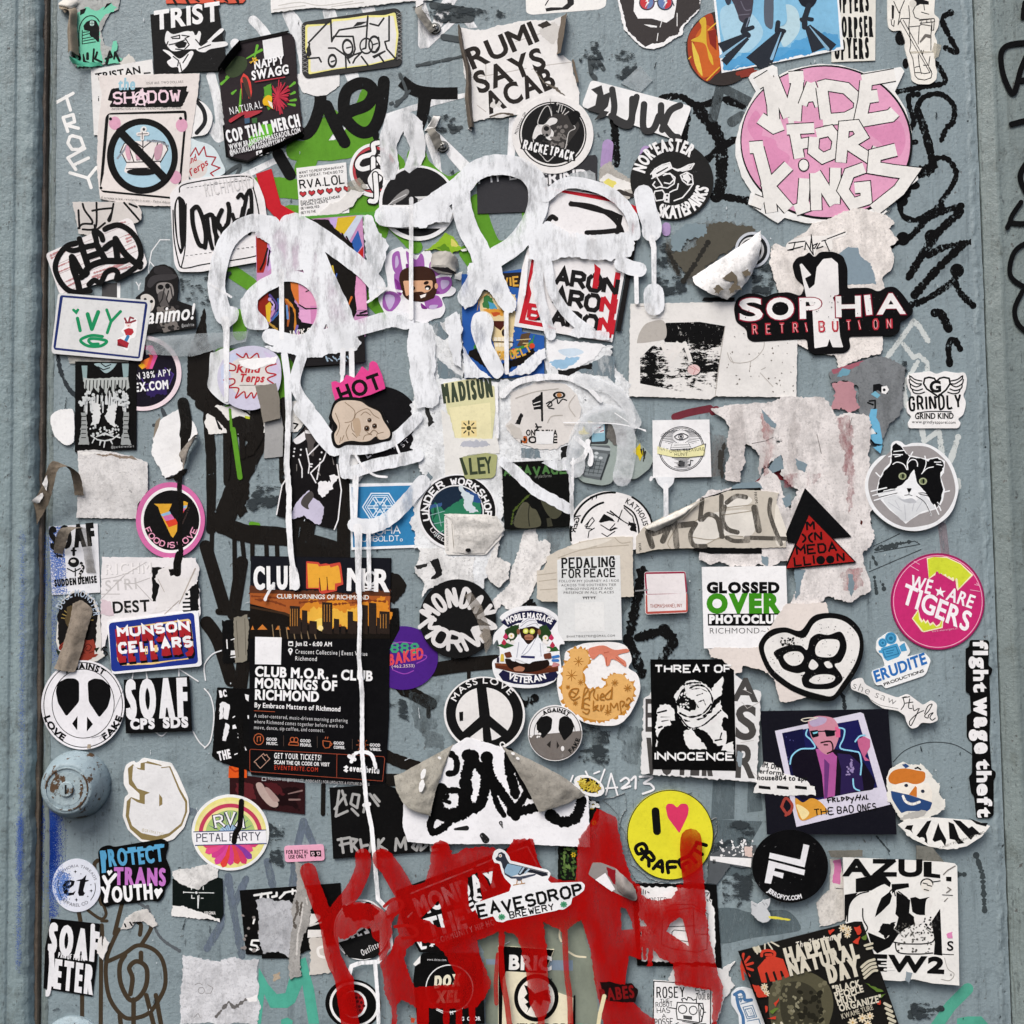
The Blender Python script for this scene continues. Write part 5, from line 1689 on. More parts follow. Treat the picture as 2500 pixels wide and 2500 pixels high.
for i,ch in enumerate('RETRIBUTION'):
 x=1300+i*127-(i>4)*8;y=1230-i*5.5
 tx('b8323f',ch,x,y,x+(14 if ch=='I' else 44),y-2,92,'s',w=.2)
 tx('e9b9b9',ch,x+6,y-8,x+(12 if ch=='I' else 36),y-10,76,'s',w=.06)
speck('4a4847',(1200,860,2750,1240),60,2,6,9)
# grindly
T(4,1)
torn('mossy grey torn label with blue eye fragments beside the red stained paper','r:7f8385','!9 159 12 156 43 146 56 143 70 147 80 154 79 165 77 190 56 226 42 224 38 193 37 172 25 164 12 168',jg=2.5)
fl('a0606c','!11 156.5 43 146.5 33 154 13 160',jg=1);fl('b98a90','!11 169 34 168 38 193.2 11 193.2',jg=4)
fl('6f9fb0','!15 162 21 156 27 156 27 161 19 164',jg=2);fl('151618','!50 170 56 169 62 173 64 179 59 178 54 175 50 180');fl('efefec','!58 172 63 171 65 175 62 179 58 178');el('1a1a1c',605,1750,14);fl('79b3c8','!48 179 52 176 57 180 54 183')
ln('151618',16,'!46.5 185.5 52 185 52 192 48 196','!45 187 50 189')
fl('6fb2d2','!48 193 54 193 53 201 56 206 59 223 58 229 54 228 48 221 43 213 44 209');ln('10161c',18,'!43 211 50 215 53 216','!45 219 51 226 59 227.5','!44 205 48 208');fl('dfe3e2','!43 208 48 209 53 216 44 218',jg=1);fl('6fb2d2','!50 229 59 227 57 235')
T(4,1)
st('white die cut sticker with black winged heart and looping wordmark','efeeeb','!82 162 87 159 100 158 104 157 110 160 118 157 130 159 137 158 139 164 138 174 135 180 138 186 137 193 135 199 130 202 133 206 132 209 130 211 84 211 83 206 87 200 82 196 82 188 87 180 83 172',r=25)
p('emblem')
K='121212'
ln(K,17,'!110 180 101 174 98 169 99 164 103 163 108 164 110 167 113 164 117 163 122 164 123 169 119 175 110 182')
tx(K,'G',1045,1770,1140,1765,100,bold=.07)
for s_ in (-1,1):
 c=1098
 for q in (((140,1690),(180,1690),(240,1650),(250,1615)),((140,1700),(190,1720),(245,1690),(255,1650)),((130,1740),(180,1755),(235,1735),(245,1700)),((110,1770),(160,1785),(210,1775),(225,1745)),((240,1620),(200,1650),(135,1665))):
  ln(K,12,' '.join(f'{c+s_*x} {y}' for x,y in q),sm=1)
p('lettering')
tx(K,'GRINDLY',850,1940,1330,1910,118,'s',w=.17,bend=1,gap=.35);tx(K,'GRIND KIND',900,2022,1260,2018,52,bold=.04);tx(K,'www.grindlyapparel.com',870,2062,1280,2068,28,bold=.025);ln(K,9,'!92 196.5 106 195 124 195.5',sm=1)

# ================================================================ third row
T(0,2)
torn('torn blank white oval sticker beside the tall engraved skull poster','f0f0ee','!49 6 56 1 63 0 70 2 71 26 69 32 64 34 58 31 52 24 49 14',jg=.5,sm=1)
torn('square of bare grainy white paper with torn ragged top edge','r:dedcd9','!74 39 90 38 105 40 124 44 140 50 140 77 130 90 129 103 73 102 75 60',jg=.6)
fl('8a7c6e','!90 43 106 41 125 45 140 50 138 52 124 46 114 46 106 44',jg=2);fl('e9e7e2','!76 41 90 39.5 104 40.5 100 42.5 80 43',jg=2);fl('eeece8','!123 44.5 139 51.5 137 53 129 49.5',jg=2)
T(0,2)
torn('torn white paper shield split by a black paint drip','f1f1ef','!171 -1 176 6 183 12 187 23 176 37 172 45 173 57 164 62 156 65 150 54 143 42 145 27 148 12 160 5',jg=1,th=.0002)
p('curled_edge')
sheet('c:b4ab9e',[[(1870,220,1),(1880,240,6),(1860,250,9)],[(1780,380,1),(1800,400,8),(1720,420,9)],[(1730,560,1),(1750,560,5),(1735,480,6)]])
fl('8c8273','!147.5 11 152 7 150 16 145 28 146 18')
p('drip')
ln('p:14120f',110,'!173 -6 176 12 175 24',sm=1);ln('p:14120f',(90,44),'!175 22 174 33 173 48',sm=1)
fl('p:14120f','!156 65 164 63 173 56 177 56 176 60 170 65 166 68 164 65 159 66')
T(0,2)
st('round food sticker with pink rim and striped retro letter V on black','d570a6',E_(1615,1045,325,358),th=.0002)
p('rim')
el('f3f1ef',1618,1045,280,310);el('121111',1625,1045,262,282)
p('lettering')
fl('dda636','!146 89 163 89 160 96 170 111 164 121 162 119 152 98 150 92')
fl('dda636','!172 87 175 86.5 178 88 177 93 174 96 172 101')
fl('8fb5d6','!152.5 99 161 96 162.2 98.5 154 101');fl('cf6ea6','1542 1012 1625 988 1660 1040 1572 1052');fl('d9452f','1568 1055 1662 1030 1690 1080 1600 1112')
fl('8fb5d6','1722 910 1775 905 1762 930 1720 935');fl('cf6ea6','1720 938 1760 932 1730 985');fl('d9452f','1720 960 1745 955 1722 1010')
arc('eba3bd','FOOD IS LOVE',1622,1040,262,250,110,48,'s',w=.2,inside=True,gap=.45)
tx('5b4a44','Richmond VA',1735,1080,1800,925,16)
p('drip');ln('p:12100e',46,'!171 60 170 76 171.5 90 170 118 171.5 134',sm=1)
T(0,2)
st('white flyer in bold type with dagger and snake, tinted blue on one side','e3e4e6','465 1105 925 1075 950 1725 495 1750')
p('artwork')
fl('s:5b7cc0','!46.6 111 60 110 64 174 49.6 174.8');mist('4a6cb4',520,1150,545,1720,40,1500,8,4)
K='151515'
ln(K,26,'!70 131 70 137');ln(K,16,'!68 133 72 133');el(K,700,1440,52,48);el('d8d6d2',695,1430,26,16);ln(K,12,'!64 150 70 153 76 150','!65 145 69 148 74 145','715 1500 715 1570');ln(K,26,'!77 145 79 150 76 155 77 159',sm=1,rough=.2);speck('e3e1dd',(750,1460,790,1580),10,4,8)
ln(K,10,'!51 134 54 137 59 138','!52 138 60 139','!55 135 54.5 140')
p('lettering')
tx(K,'SOAF',495,1310,890,1270,190,bold=.09);tx(K,'SUDDEN DEMISE',525,1668,915,1630,60,bold=.075)
T(0,2)
begin('tape_strip','curled grey tape bridging over the bold lettering of the blue tinted flyer','tape','strips of tape on the door',G('!51.5 112 91 112 91 154 51.5 154'),.0001)
sheet('c:8d8477',[[(515,1350,1),(600,1365,1)],[(560,1230,9),(660,1270,9)],[(620,1135,14),(710,1180,15)],[(720,1115,14),(770,1130,15)],[(850,1120,11),(790,1130,12)]])
sheet('t:6a665f',[[(770,1125,12),(855,1125,11)],[(790,1250,5),(870,1200,6)],[(810,1420,2),(890,1400,2)],[(820,1540,.8),(915,1540,.8)]])
begin('tape_strip','long curled brown tape strip peeling out from the door edge','tape','strips of tape on the door',G('!32 51 80.5 51 80.5 117 32 117'),.0001)
sheet('c:877b6b',[[(330,1170,2),(325,1160,1)],[(415,1035,7),(318,890,8)],[(520,900,14),(400,850,15)],[(590,740,20),(490,720,20)],[(640,600,24),(545,590,24)],[(710,560,23),(600,515,25)],[(760,575,20),(690,545,22)],[(800,620,12),(720,600,13)],[(803,720,5),(720,715,5)],[(803,810,2),(722,815,2)]])
p('paper_remnant')
sheet('efedea',[[(318,885,8.6),(380,900,8.6)],[(400,845,15.4),(440,890,15)],[(475,790,17.6),(485,830,17.4)]]);sheet('efedea',[[(485,715,20.6),(525,780,20)],[(540,640,23),(545,700,22)]])
# broken richmond sheet
T(0,2)
torn('crackled white sheet with embossed capitals and black torn lettering','e9e6e5','!97 139 185 140 186 144 189 149 187 160 189 170 190 193 185 205 105 202 97 235 96 190',jg=.8,name='sticker',cat='sticker',group=STK)
p('lettering')
tx('c9c6c4','RICHM',1012,1560,1440,1545,100,bold=.02,gap=.2);tx('efecea','RICHM',1005,1553,1433,1538,100,bold=.01,gap=.2);tx('c9c6c4','STRI',1010,1715,1300,1690,100,bold=.02);tx('1d1d1d','DEST',1080,1920,1420,1900,105,bold=.04,gap=.25)
ln('bdb9b6',7,'!96 179 119 156 110 164','!96 174 114 174','!118 164 128 164 142 159','!130 165 144 180','!97 160 110 158 122 154 139 144','!118 186 124 192')
fl('121212','!144.3 149 156 148.5 154 160 150 170 148 181 144.5 181',jg=1);fl('121212','!156 164 166 164 170 172 169 180 156 180',jg=2);fl('121212','!170 164 185 164 188 159 189.5 190 175 193.2 170 185 178 176',jg=2)
tx('efedea','KING',1540,1790,1800,1770,120,bold=.03);tx('efedea','RE',1560,1890,1800,1885,90,bold=.05)
fl('e6e3e0','!151 148 160 149 170 156 176 160 183 156 189 150 180 170 164 185 153 193 145 193 152 176 149 160',jg=3)
fl('131110','!160 152 172 152 169 157 162 157',jg=3);ln('b5aca2',9,'!150 160 156 172','!170 183 185 150','!156 193 170 180',rough=.3)
p('drip');ln('p:12100e',70,'!170 137 168 145 168 154',rough=.1)
fl('d9c6cc','!96 180 106 182 109 193.2 96.5 193.2',jg=3);tx('1a1a1a','S',975,2385-60,1030,2323,90,bold=.02)
# oval dark sticker w/ rose and tape
T(0,2)
st('oval dark tattoo style sticker with white edge and red roses','d9d6cf','!56 193 60 180 70 171 80 171 90 179 95 190 97 218 96 227 100 232 93 237 80 239 60 238 54 218')
p('artwork')
fl('161413','!55 193 60 181 70 173 80 172 89 180 93 192 92 218 86 233 70 238 60 233 56 218',jg=1)
arc('aebccb','DUCE MONSTER',740,1930,150,-75,95,62,bold=.02,ry=170)
ln('9a8348',9,*[f'740 {1990} {740+150*math.cos(R_(a)):.0f} {1990+150*math.sin(R_(a)):.0f}' for a in range(-170,0,14)])
fl('574a33','!65 186 80 183 88 193.2 86 204 70 210 64 200',jg=3)
for cx,cy,r_ in ((840,2240,80),(610,2240,40)):
 fl('8f3a2c',E_(cx,cy,r_,r_*.9),jg=2);ln('4f1d18',8,f'{cx-30} {cy} {cx} {cy-30} {cx+34} {cy-4} {cx+10} {cy+34} {cx-20} {cy+20} {cx-4} {cy-4}',sm=1);ln('4f1d18',7,f'{cx-60} {cy+20} {cx-20} {cy+60} {cx+50} {cy+40}',sm=1)
fl('8f3a2c','!76 233 84 229 94 231 86 236 79 239',jg=2);fl('1f2a1e','!90 225 95 224 92 229');fl('1f2a1e','!54 226 59 228 56 232')
T(0,2)
begin('tape_strip','wide brown paper tape strip slanting over the dark oval sticker','tape','strips of tape on the door',G('!54 180 88 180 88 247 54 247'),.0001)
sheet('c:93887a',[[(700,1830,1),(790,1800,2),(880,1870,1)],[(690,1932,2),(780,1932,4),(885,1932,1)],[(650,2100,2),(740,2120,5),(850,2050,2)],[(600,2260,2),(700,2280,5),(800,2240,2)],[(530,2440,1.5),(620,2460,4),(730,2470,2)]])
# center: jacket man, pink dog etc.
T(1,2)
torn('scratched white and lime comic scrap behind the dark paint strokes','eceae4','!2 4 11 -3 42 -6 90 -8 96 12 88 22 33 22 3 23',jg=2,name='sticker',cat='sticker',group=STK)
ln('1d1d1d',16,'!10 6 14 18 16 18','!12 12 16 19','!34 -2 44 6','!30 -4 38 2','!64 10 70 20 73 16','!68 3 64 12','!84 13 88 14 85 18');fl('c8d23c','!38 6 44 7 43 10 38 9');fl('c8d23c','!67 -2 72 -3 70 6')
T(1,2)
paint('thick black brown strokes crossing the comic scrap in front','p:1a1714')
fl('p:1a1714','!2 -6 12 -2 22 10 33 6 42 9 45 -8 56 -8 56 25 47 42 40 45 42 33 38 25 30 23 25 26 24 66 21 67 21 20 10 8 4 4',jg=1)
ln('p:1a1714',56,'!35 23 36 44');ln('p:1a1714',60,'!74.5 -6 75 20',rough=.05);ln('p:1a1714',40,'!64 -8 64 4')
ln('p:5f9a2c',48,'!27 19 33.5 64');ln('p:5f9a2c',24,'240 0 255 200')
T(1,2)
g=st('black and white cutout of a man in studded leather jacket and skirt','131112','!83 30 96 13 109 18 123 38 126 62 130 75 126 103 123 113 109 110 105 108 92 102 82 104 67 100 72 72 78 64 80 40',r=30)
p('figure_picture')
fl('efeeee','!83 29 90 24 95 20 96 28 90 32 86 33',r=20);fl('e6e4e6','!106 27 118 33 122 39 112 33')
fl('55504e','!95 16 103 16 107 24 107 29 103 33 103 44 98 40 97 31 95 26',sm=1);fl('efeeee','!95 19.5 106 21 106 23.5 95 22.5')
fl('c9c4d8','!83 103 84 93 90 83 99 76 104 85 109 86 111 92 109 109 105 107 94 101 86 102',jg=2);fl('4c4846','!93 83 100 77 103 82 98 90 98.5 94 95 93 91 89',sm=1)
ln('efeeee',12,'!96 37 99 52 98 60','!98 43 108 33','!116 37 112 48 104 56 100 60 105 69','!89 47 92 56 92 64','!109 50 106 66','!125 52 129 76 126 104 122.5 113','!68 99 73 72 78 64')
fl('efeeee','!106 78 110 72 116 69 124 70 118 74 111 78',jg=5);fl('efeeee','!115 40 119 38 118 43 121 42 117 47',jg=3);fl('efeeee','!118 64 125 62 123 68 117 69',jg=4)
for x,y in ((905,430),(910,380),(1105,405),(1090,470),(850,370),(845,400),(840,440),(1090,325)): el('efeeee',x,y,9)
ln('efeeee',14,'990 515 1015 515','!99 54 101 54');ln('8a8580',8,'!87 52 87 58','!120 43 122 52','!106 56 109 62',rough=.4)
T(1,2)
tape('grey crumpled tape strip hanging over the comic scrap','a4a4a2','!55.5 -14 68 -16 74.5 17 73.5 44.5 56 46 57 25')
T(1,1)
paint('white paint crescent behind the starburst disc','p:e6e9e9')
fl('p:e6e9e9','!6 142 10 140 22 138 23 170 24 188 15 185 4 173 5 160',sm=1)
T(1,1)
st('iridescent round sticker with red starburst and torn cursive wordmark','cdcbdd','!14 156 24 140 42 134 58 136 70 144 73 160 70 176 60 188 48 194 34 193 22 186 14 172',sm=1)
p('starburst')
fl('c6cfe6','!16 154 25 142 33 140 26 160 17 170');fl('cfc4de','!56 138 69 146 71.5 160 64 156')
fl('dedad4','!24 150 36 144 52 144 64 150 60 156 64 160 60 166 65 172 52 180 42 180 30 178 25 170 24 160',jg=2)
ln('b0323a',14,'!31 141.5 37 145 40 141 43 146 50 141 52 145','!24 150 30 153 29 157 24 157','!19 166 28 165 29 169 23 173 33 174 30 183 38 177 40 183 45 178 47 183 50 178','!68 151 59 154 60 159 68 161 60 165 66 170 59 171',sm=1)
p('lettering');tx('bd333c','Kind',310,1590,520,1590,72,bold=.06,it=.25);tx('bd333c','Terps',335,1675,560,1680,72,bold=.06,it=.25);ln('77706c',6,'!34 171 56 171')
torn('torn white paper strip stuck across the starburst wordmark','fbfbf9','!33 148 69 144 68 150 60 152 48 156 40 155 35 153',jg=1.5)
T(1,1)
tape('brown paper tape corner hanging below the starburst sticker','847e74','!48.5 172 68 169 71.5 184 72 202 56 206 53 190')
T(1,2)
# dark round sticker with letters + under
st('black oval sticker with tilted grey capitals under white paint bands','121113',[(x,y) for x,y in E_(1600,180,440,390,-24)])
p('lettering');tx('cfccd0','EF',1540,455,1620,400,70,'s',w=.2);tx('e6e4e6','ST',1870,360,1935,300,40,bold=.02);ln('e6e4e6',8,'!174 36 180 35','!175 34 176 37','!178 34 179 37')
ln('3a3638',16,[q for q in E_(1600,180,405,356,-24)][30:55])
T(1,2)
st('blue square sticker with white hexagon line emblem in white frame','f2f4f5','!136.5 70 201 69 204 130 138.5 132.5')
p('emblem')
fl('3583b5','1387 730 2010 715 2025 1275 1400 1300')
for rr in (165,140,118): ln('dceaf2',11 if rr==165 else 7,' '.join(f'{1655+rr*math.cos(R_(60*i)):.0f} {920+rr*.9*math.sin(R_(60*i)):.0f}' for i in range(7)),cap='s')
for i in range(6):
 a=60*i+30;q=lambda r_,b:f'{1655+r_*math.cos(R_(b)):.0f} {920+r_*.9*math.sin(R_(b)):.0f}'
 ln('dceaf2',9,' '.join((q(120,a-24),q(24,a),q(120,a+24))),' '.join((q(60,a-30),q(60,a+30))),cap='s')
p('lettering');tx('f4f7f9','ALOHA',1470,1180,1845,1170,70,'s',w=.13,gap=.45);tx('f4f7f9','HUMBOLDT',1430,1245,1835,1238,48,'s',w=.14,gap=.35);el('f4f7f9',1855,1230,14,14,0,9)
torn('white paper tatter between the black oval and the blue square sticker','e8e8e6','!134 33 142 38 146 47 142 56 150 64 144 70 133 64 130 56 129 42',jg=2)
# centre stickers: madison/iley, round crumpled, phone, black savage etc
T(2,1)
torn('mottled scraped paper under the white paint in the middle of the door','r:edf0f0','!6 112 24 112 48 103 50 130 50 164 80 165 127 164 130 130 190 133 196 156 206 170 214 210 215 230 208 250 180 260 90 250 88 306 64 370 58 356 30 330 4 324 0 300 6 270 18 260 3 230 2 190',jg=4,js=4)
p('bare_patch')
for q in ('!25 144 33 149 48 162 50 165 29 164 26 156','!19 111 28 111 37 124 33 129 26 123','!156 158 170 150 185 142 193.2 144 193.2 170 186 165 174 162','!105 229 122 230 124 240 106 239','!23 256 18 252 14 262 16 268','!154 228 164 232 156 248 150 240'): fl('b:76868d',q,jg=2.2)
fl('1a1a1a','!140 157 154 153.5 172 150 172 155 156 157 148 164 141 166',jg=2);fl('2a2a29','!13 190 20 192 24 206 18 210',jg=2.5);fl('1e1e1e','!143 230 151 226 150 237 142 241',jg=2)
T(2,1)
torn('torn white label with pale blue watercolour smear under the red framed sticker','f2f3f3','!129 127 182 132 183 134 174 146 160 153 144 157 133 153 130 144',jg=.8)
fl('9cc3de','!133 148 148 145 160 144 156 150 144 155 135 153',sm=1,jg=1.5);fl('cfe0ec','!140 138 156 136 164 140 150 144',sm=1)
T(2,2)
torn('ragged light grey paper tatter hanging below the black mushroom card','r:ebe9e5','!109 112 120 112 123 126 128 123 133 126 133 140 123 148 118 170 111 180 96 190 88 185 80 193 70 193 76 180 94 164 99 140',jg=2.5)
torn('knobbly torn paper scrap below the white flap of the mountain disc','r:edebe6','!83 124 86 120 82 140 94 145 93 160 85 166 76 162 70 150 74 138',jg=2.5)
torn('pale paper column hanging over the bubble lettered disc','r:e9e9e6','!10 130 32 130 34 137 62 139 61 162 48 165 30 164 18 170 11 178 14 164 6 156 4 148 10 142',jg=2.5)
fl('1b1b1b','!19 142 28 140 29 154 24 161 20 160 26 153',jg=2);fl('2c2c2b','!5 146 18 144 17 150 6 151',jg=2)
T(2,1)
st('pale olive sticker with dark hand drawn capitals above a big code square','d9d6a8','!32 169 62 164 80 172 81 193 78 222 72 222 43 222 39 210 35 193')
p('lettering')
tx('3c4636','MADISUN',330,1870,780,1810,165,bold=.085,it=.0,wob=.02)
p('code_panel')
fl('e9e2b4','!37 192 76 187 77.5 221 44 221.5')
fl('ead79a','!49 204 63 204 63.5 219 49 219.5');el('4a4a30',560,2110,22)
ln('3a3a2c',12,*[f'{560+38*math.cos(R_(a)):.0f} {2110+38*math.sin(R_(a)):.0f} {560+66*math.cos(R_(a)):.0f} {2110+66*math.sin(R_(a)):.0f}' for a in range(0,360,45)])
T(2,2)
st('worn white strip of the olive hand lettered sticker with scraped lower half','e6e5df','!30 0 38 6 43 27 79 28 83 20 85 42 73 41 56 43 47 46 53 65 34 67 33 40',jg=.6)
fl('b9bcc4','!50 31 72 30 76 34 64 38 50 35',jg=4)
T(2,2)
st('round dark sticker with green mountain landscape and gothic rim lettering','ececec',E_(450,970,375,360))
p('artwork')
fl('161516',E_(455,965,355,342));el('e8e8e8',440,965,262,252);el('1b2a3c',440,965,250,240)
fl('2e7a5a','!20 95 24 88 30 90 33 96 40 90 52 82 64 82 68 96 64 106 56 115 40 120 28 115 22 106',jg=2);fl('1c4a3a','!24 90 26 98 22 105');fl('2f4f86','!54 74 64 80 68 90 60 88 54 80',jg=2);fl('3a5a8a','!20 88 30 88 31 92 20 94',jg=2)
fl('cdd8dc','!48 70 54 76 60 90 65 98 56 98 50 84 47 74',jg=3);ln('8fb0ae',7,'!19 100 33 96','!23 108 33 106','!24 120 32 114','!26 90 30 110')
p('lettering')
arc('ececec','WORKSHOP',450,970,262,-12,98,58,'s',w=.26,gap=.3);arc('ececec','UNDER',450,970,268,-105,-25,60,'s',w=.26,gap=.3);arc('dddddd','USED',450,970,305,238,200,34,bold=.02,inside=True)
T(2,2)
g=st('folded down white flap with small rotated print and a black spot','e4e1da','!33 100 40 99 74 99 84 103 89 112 86 122 79 129 72 137 35 137 33 130',r=20,th=.0003)
p('flap_fold')  # low wrinkled sheet of the folded flap, with grey crease lines
sheet('c:d9d6cf',[[(320,985,.5),(560,990,.9),(830,1010,.5)],[(390,1040,1.2),(620,1050,2.4),(840,1060,.8)],[(420,1130,.9),(640,1120,1.5),(880,1110,1)],[(420,1200,1.6),(640,1190,2.6),(880,1150,1)],[(420,1280,1),(600,1290,1.8),(780,1270,.8)],[(410,1350,.8),(560,1360,1),(710,1355,.7)]])
ln('9b968d',8,'!40 108 42 132','!44 114 64 115 86 113','!64 104 63 109','!70 125 80 121',rough=.3)
tx('555555','C AND INTERNATIONAL USE',338,1015,352,1335,20,bold=.02)
p('spot');v,f=cdt_fill(jag(E_(555,1328,26,18),.4));add('1a1a1a',v,f,h=cur.base+.0022)
T(2,2)
st('pale olive die cut word sticker with dark leaning capitals above the mountain disc','a9ad78','!47 46 56 44 69 42 72 41 75 42 83 43 81 62 78 65 54 66 52 64',r=20)
p('lettering')
fl('37412f','!47 46 50 45.5 54 62 52 62');
for ch,x0,x1,y in (('I',535,552,620),('L',575,640,615),('E',655,715,610),('Y',720,780,605)): tx('37412f',ch,x0,y,x1,y-6,150,bold=.085)
T(2,1)
g=st('crumpled white round sticker with scribbled logo and tape scraps','ddd9d3','!95 177 106 174 124 166 148 170 158 180 162 193 159 210 150 224 138 231 120 231 106 226 96 218 90 209 96 203',jg=1,th=.0003)
p('lettering')
K='1b1b1b'
fl(K,'!115 185 124 179 125 193.2 116 194',jg=2);ln('e6e4e0',8,'!117 188 123 186','!117 191 123 190');ln(K,20,'!124.5 178 125 204');ln(K,12,'!129 188 133 186 134 190 130 190 138 183 140 188 144 184 148 185','!131 192 136 193',sm=1);el(K,1410,1800,60,34,0,36);el('b07a4a',1410,1800,26,20)
fl(K,'!101 202 106 196 108 199 104 208 100 207',jg=2);ln(K,14,'!119 207 121 211 118 214','!119 210 124 210')
tx(K,'ONG REVA',1100,2180,1390,2180,52,bold=.045);tx(K,'KOOSE',1050,2250,1390,2250,60,bold=.06);el('b05a2a',1085,2220,28,36);el(K,1085,2220,12,18)
ln('b9b4ab',9,'!130 206 134 200 144 199','!156 180 150 190 156 200','!92 209 106 218','!100 183 118 177 140 174',sm=1)
fl('c9c4bb','!92 209 96 206 105 213 108 223 98 220',jg=1);fl('e9e9e7','!119 214 136 214 135 226 119.5 226')
T(2,2)
st('sticker of a grey flip phone with blue screen and yellow stars','9aa6a0','!156 56 160 48 164 15 170 6 193 0 206 6 215 30 223 38 230 47 226 56 216 64 212 66 193 64 190 70 182 72 164 69 158 64',r=30)
p('phone_picture')
fl('3c4042','!170 13 188 11 187 33 169 33',r=30);fl('8db8c8','!172 15 184 14 184 30 171.5 31',r=14);fl('dfe8ea','!173.5 16 183 15 183 22 173.5 23');ln('a8505a',8,'!176 18 180 17','!180 21 183 20')
fl('62686a','!169 34 189 34 189 42 184 56 180 67 164 64 162 61 167 42',r=30);fl('7c8486','!168 40 187 42 180 64 164 62',r=20);ln('a8b0b2',26,'!169 36 188 38')
for i in range(4):
 ln('4c5254',6,f'{1665-i*5} {480+i*36} {1830-i*8} {500+i*36}')
for i in range(4): ln('4c5254',6,f'{1670+i*44} 480 {1640+i*44} 610')
for x,y in ((1710,430),(1750,450),(1800,460),(1760,415)): el('c3cacb',x,y,20,14)
ln('33383a',16,'!188 43 180 66')
fl('e2d23a','!159 21 163 20 164 16 166 21 170 23 165 24 160 23.5');fl('d9cc3c','!168 11 173 12 169 14')
fl('d8c228','!210 39 214 36 217 32 218 38 222 41 219 44 217 49 215 44 211 41');ln('33332a',12,'!218 38 219 43','!220 37 221 46','!222 40 220 49',rough=.4)
tx('5a6468','THE',2100,150,2185,140,24,bold=.02);tx('5a6468','FEELIN',2075,190,2180,185,24,bold=.02);tx('5a6468','IONE',2090,230,2180,225,24,bold=.02);tx('5a6468','RST',2110,270,2180,265,24,bold=.02);tx('5a6468','VER',2140,318,2215,310,24,bold=.02)
T(2,2)
st('black square card with mossy green stencil word and dim mushrooms','0c0d0b','!87 50.5 106 49.5 151 47.5 153 110 89.5 113')
p('artwork')
fl('565543','!100 111 101 98 106 89 111 88 115 93 120 96 123 110',sm=1);ln('2d2d24',10,'!113 90 112 100 113 110',sm=1);fl('4a4a3a','!124 86 132 90 143 96 140 102 134 103 128 96',sm=1);fl('3c3c30','!129 103 133 102 135 110 130 111')
ln('4a5a26',14,'!96 108 98 96 108 85 114 80',rough=.5,dense=2);tx('6a6a58','@fr ndliftofthemushroom',975,1080,1080,880,20)
p('lettering');tx('4e7a44','A SAVAGE',895,630,1480,600,72,'s',w=.28,gap=.3);tx('8a8f86','of platforms',1180,650,1335,640,30,it=.2)
T(2,2)
g=st('white round sticker with black gothic rim text and sketched figure','eceae7','!151 114 153 99 164 85 180 78 193 78 210 83 222 94 229 109 229 115 218 130 196 133 156 129',sm=1)
p('rim')
ln('141414',20,[q for q in E_(1900,1170,385,385)][34:56]);ln('141414',20,[q for q in E_(1900,1170,300,300)][40:52]);ln('141414',18,[q for q in E_(1900,1150,390,370)][60:71]);ln('141414',16,'!202 91 211 98 215 109 216 118',sm=1)
p('lettering')
tx('141414','IGER',1610,1000,1560,1160,52,bold=.04,up=260);arc('141414','KATHOLISCHE JU',1900,1160,305,25,115,48,bold=.03);tx('141414','77',1710,860,1785,830,34,bold=.03)
p('figure_sketch')
ln('141414',9,'!166 109 172 102 174 105 169 111 165 110','!170 104 166 112 172 113','!168 121 169 115 174 112','!180 109 188 114 193.2 108','!181 117 186 120 193.2 115','!193.2 100 202 106 209 110','!200 95 196 106')
fl('141414','!178 106 183 98.5 191 103 193.2 106 188 105 180 107');fl('141414','!188 114 193.2 111 196 112 189 115');ln('141414',12,'!186 97 192 100','!189 96 199 104','!202 93 210 101 213 115',rough=.2)
fl('141414','!206 106 213 108 213 117 207 113 209 110 206 110',jg=2)
T(2,2)
g=st('crumpled sheet behind the peace ride flyer with soft folded top','d2cabb','!129 144 129 139 140 133 160 125 180 121 193 120 210 120 210 150 211 176 200 177 140 181 125 181 120 178 120 152 126 151',jg=.5,th=.0003)
p('crease');ln('b3aa9a',9,'!140 140 160 133 180 130 206 128','!121 156 138 154','!122 162 138 160','!123 170 139 169','!160 125 164 130 176 129','!193.2 121 199 126 208 125',sm=1);fl('e2dccf','!150 130 170 124 190 122 180 127 160 132',sm=1)
T(2,2)
g=st('pale grey flyer about cycling for peace with wavy retro heading','dfe1df','!139 142 150 139 198 137.5 200 217 140 218')
p('lettering')
K='1a1a1a'
tx(K,'PEDALING',1440,1495,1925,1480,88,'s',w=.2,serif=.13);tx(K,'FOR PEACE',1440,1585,1932,1573,72,'s',w=.2,serif=.13)
for s,x0,x1,y in (('FOLLOW MY JOURNEY AS I RIDE',1408,1970,1630),('ACROSS THE SOUTHERN TIER',1428,1945,1668),('EMBODYING PEACE AND',1470,1910,1703),('PRESENCE IN ALL PLACES',1450,1920,1738)): tx('333333',s,x0,y,x1,y-6,22,bold=.01,it=.12 if y>1690 else 0)
ln('333333',7,'1630 1768 1690 1766','!164 177 164 178.5','1660 1770 1665 1785','1685 1770 1685 1785','1700 1768 1750 1766','1715 1770 1715 1785','1740 1770 1742 1785')
tx('333333','BHAKTIBIKETRIP@GMAIL.COM',1480,2148,1930,2140,20,bold=.01,gap=.2)
fl('e6e7e4','1555 1820 1830 1815 1835 2090 1560 2095')
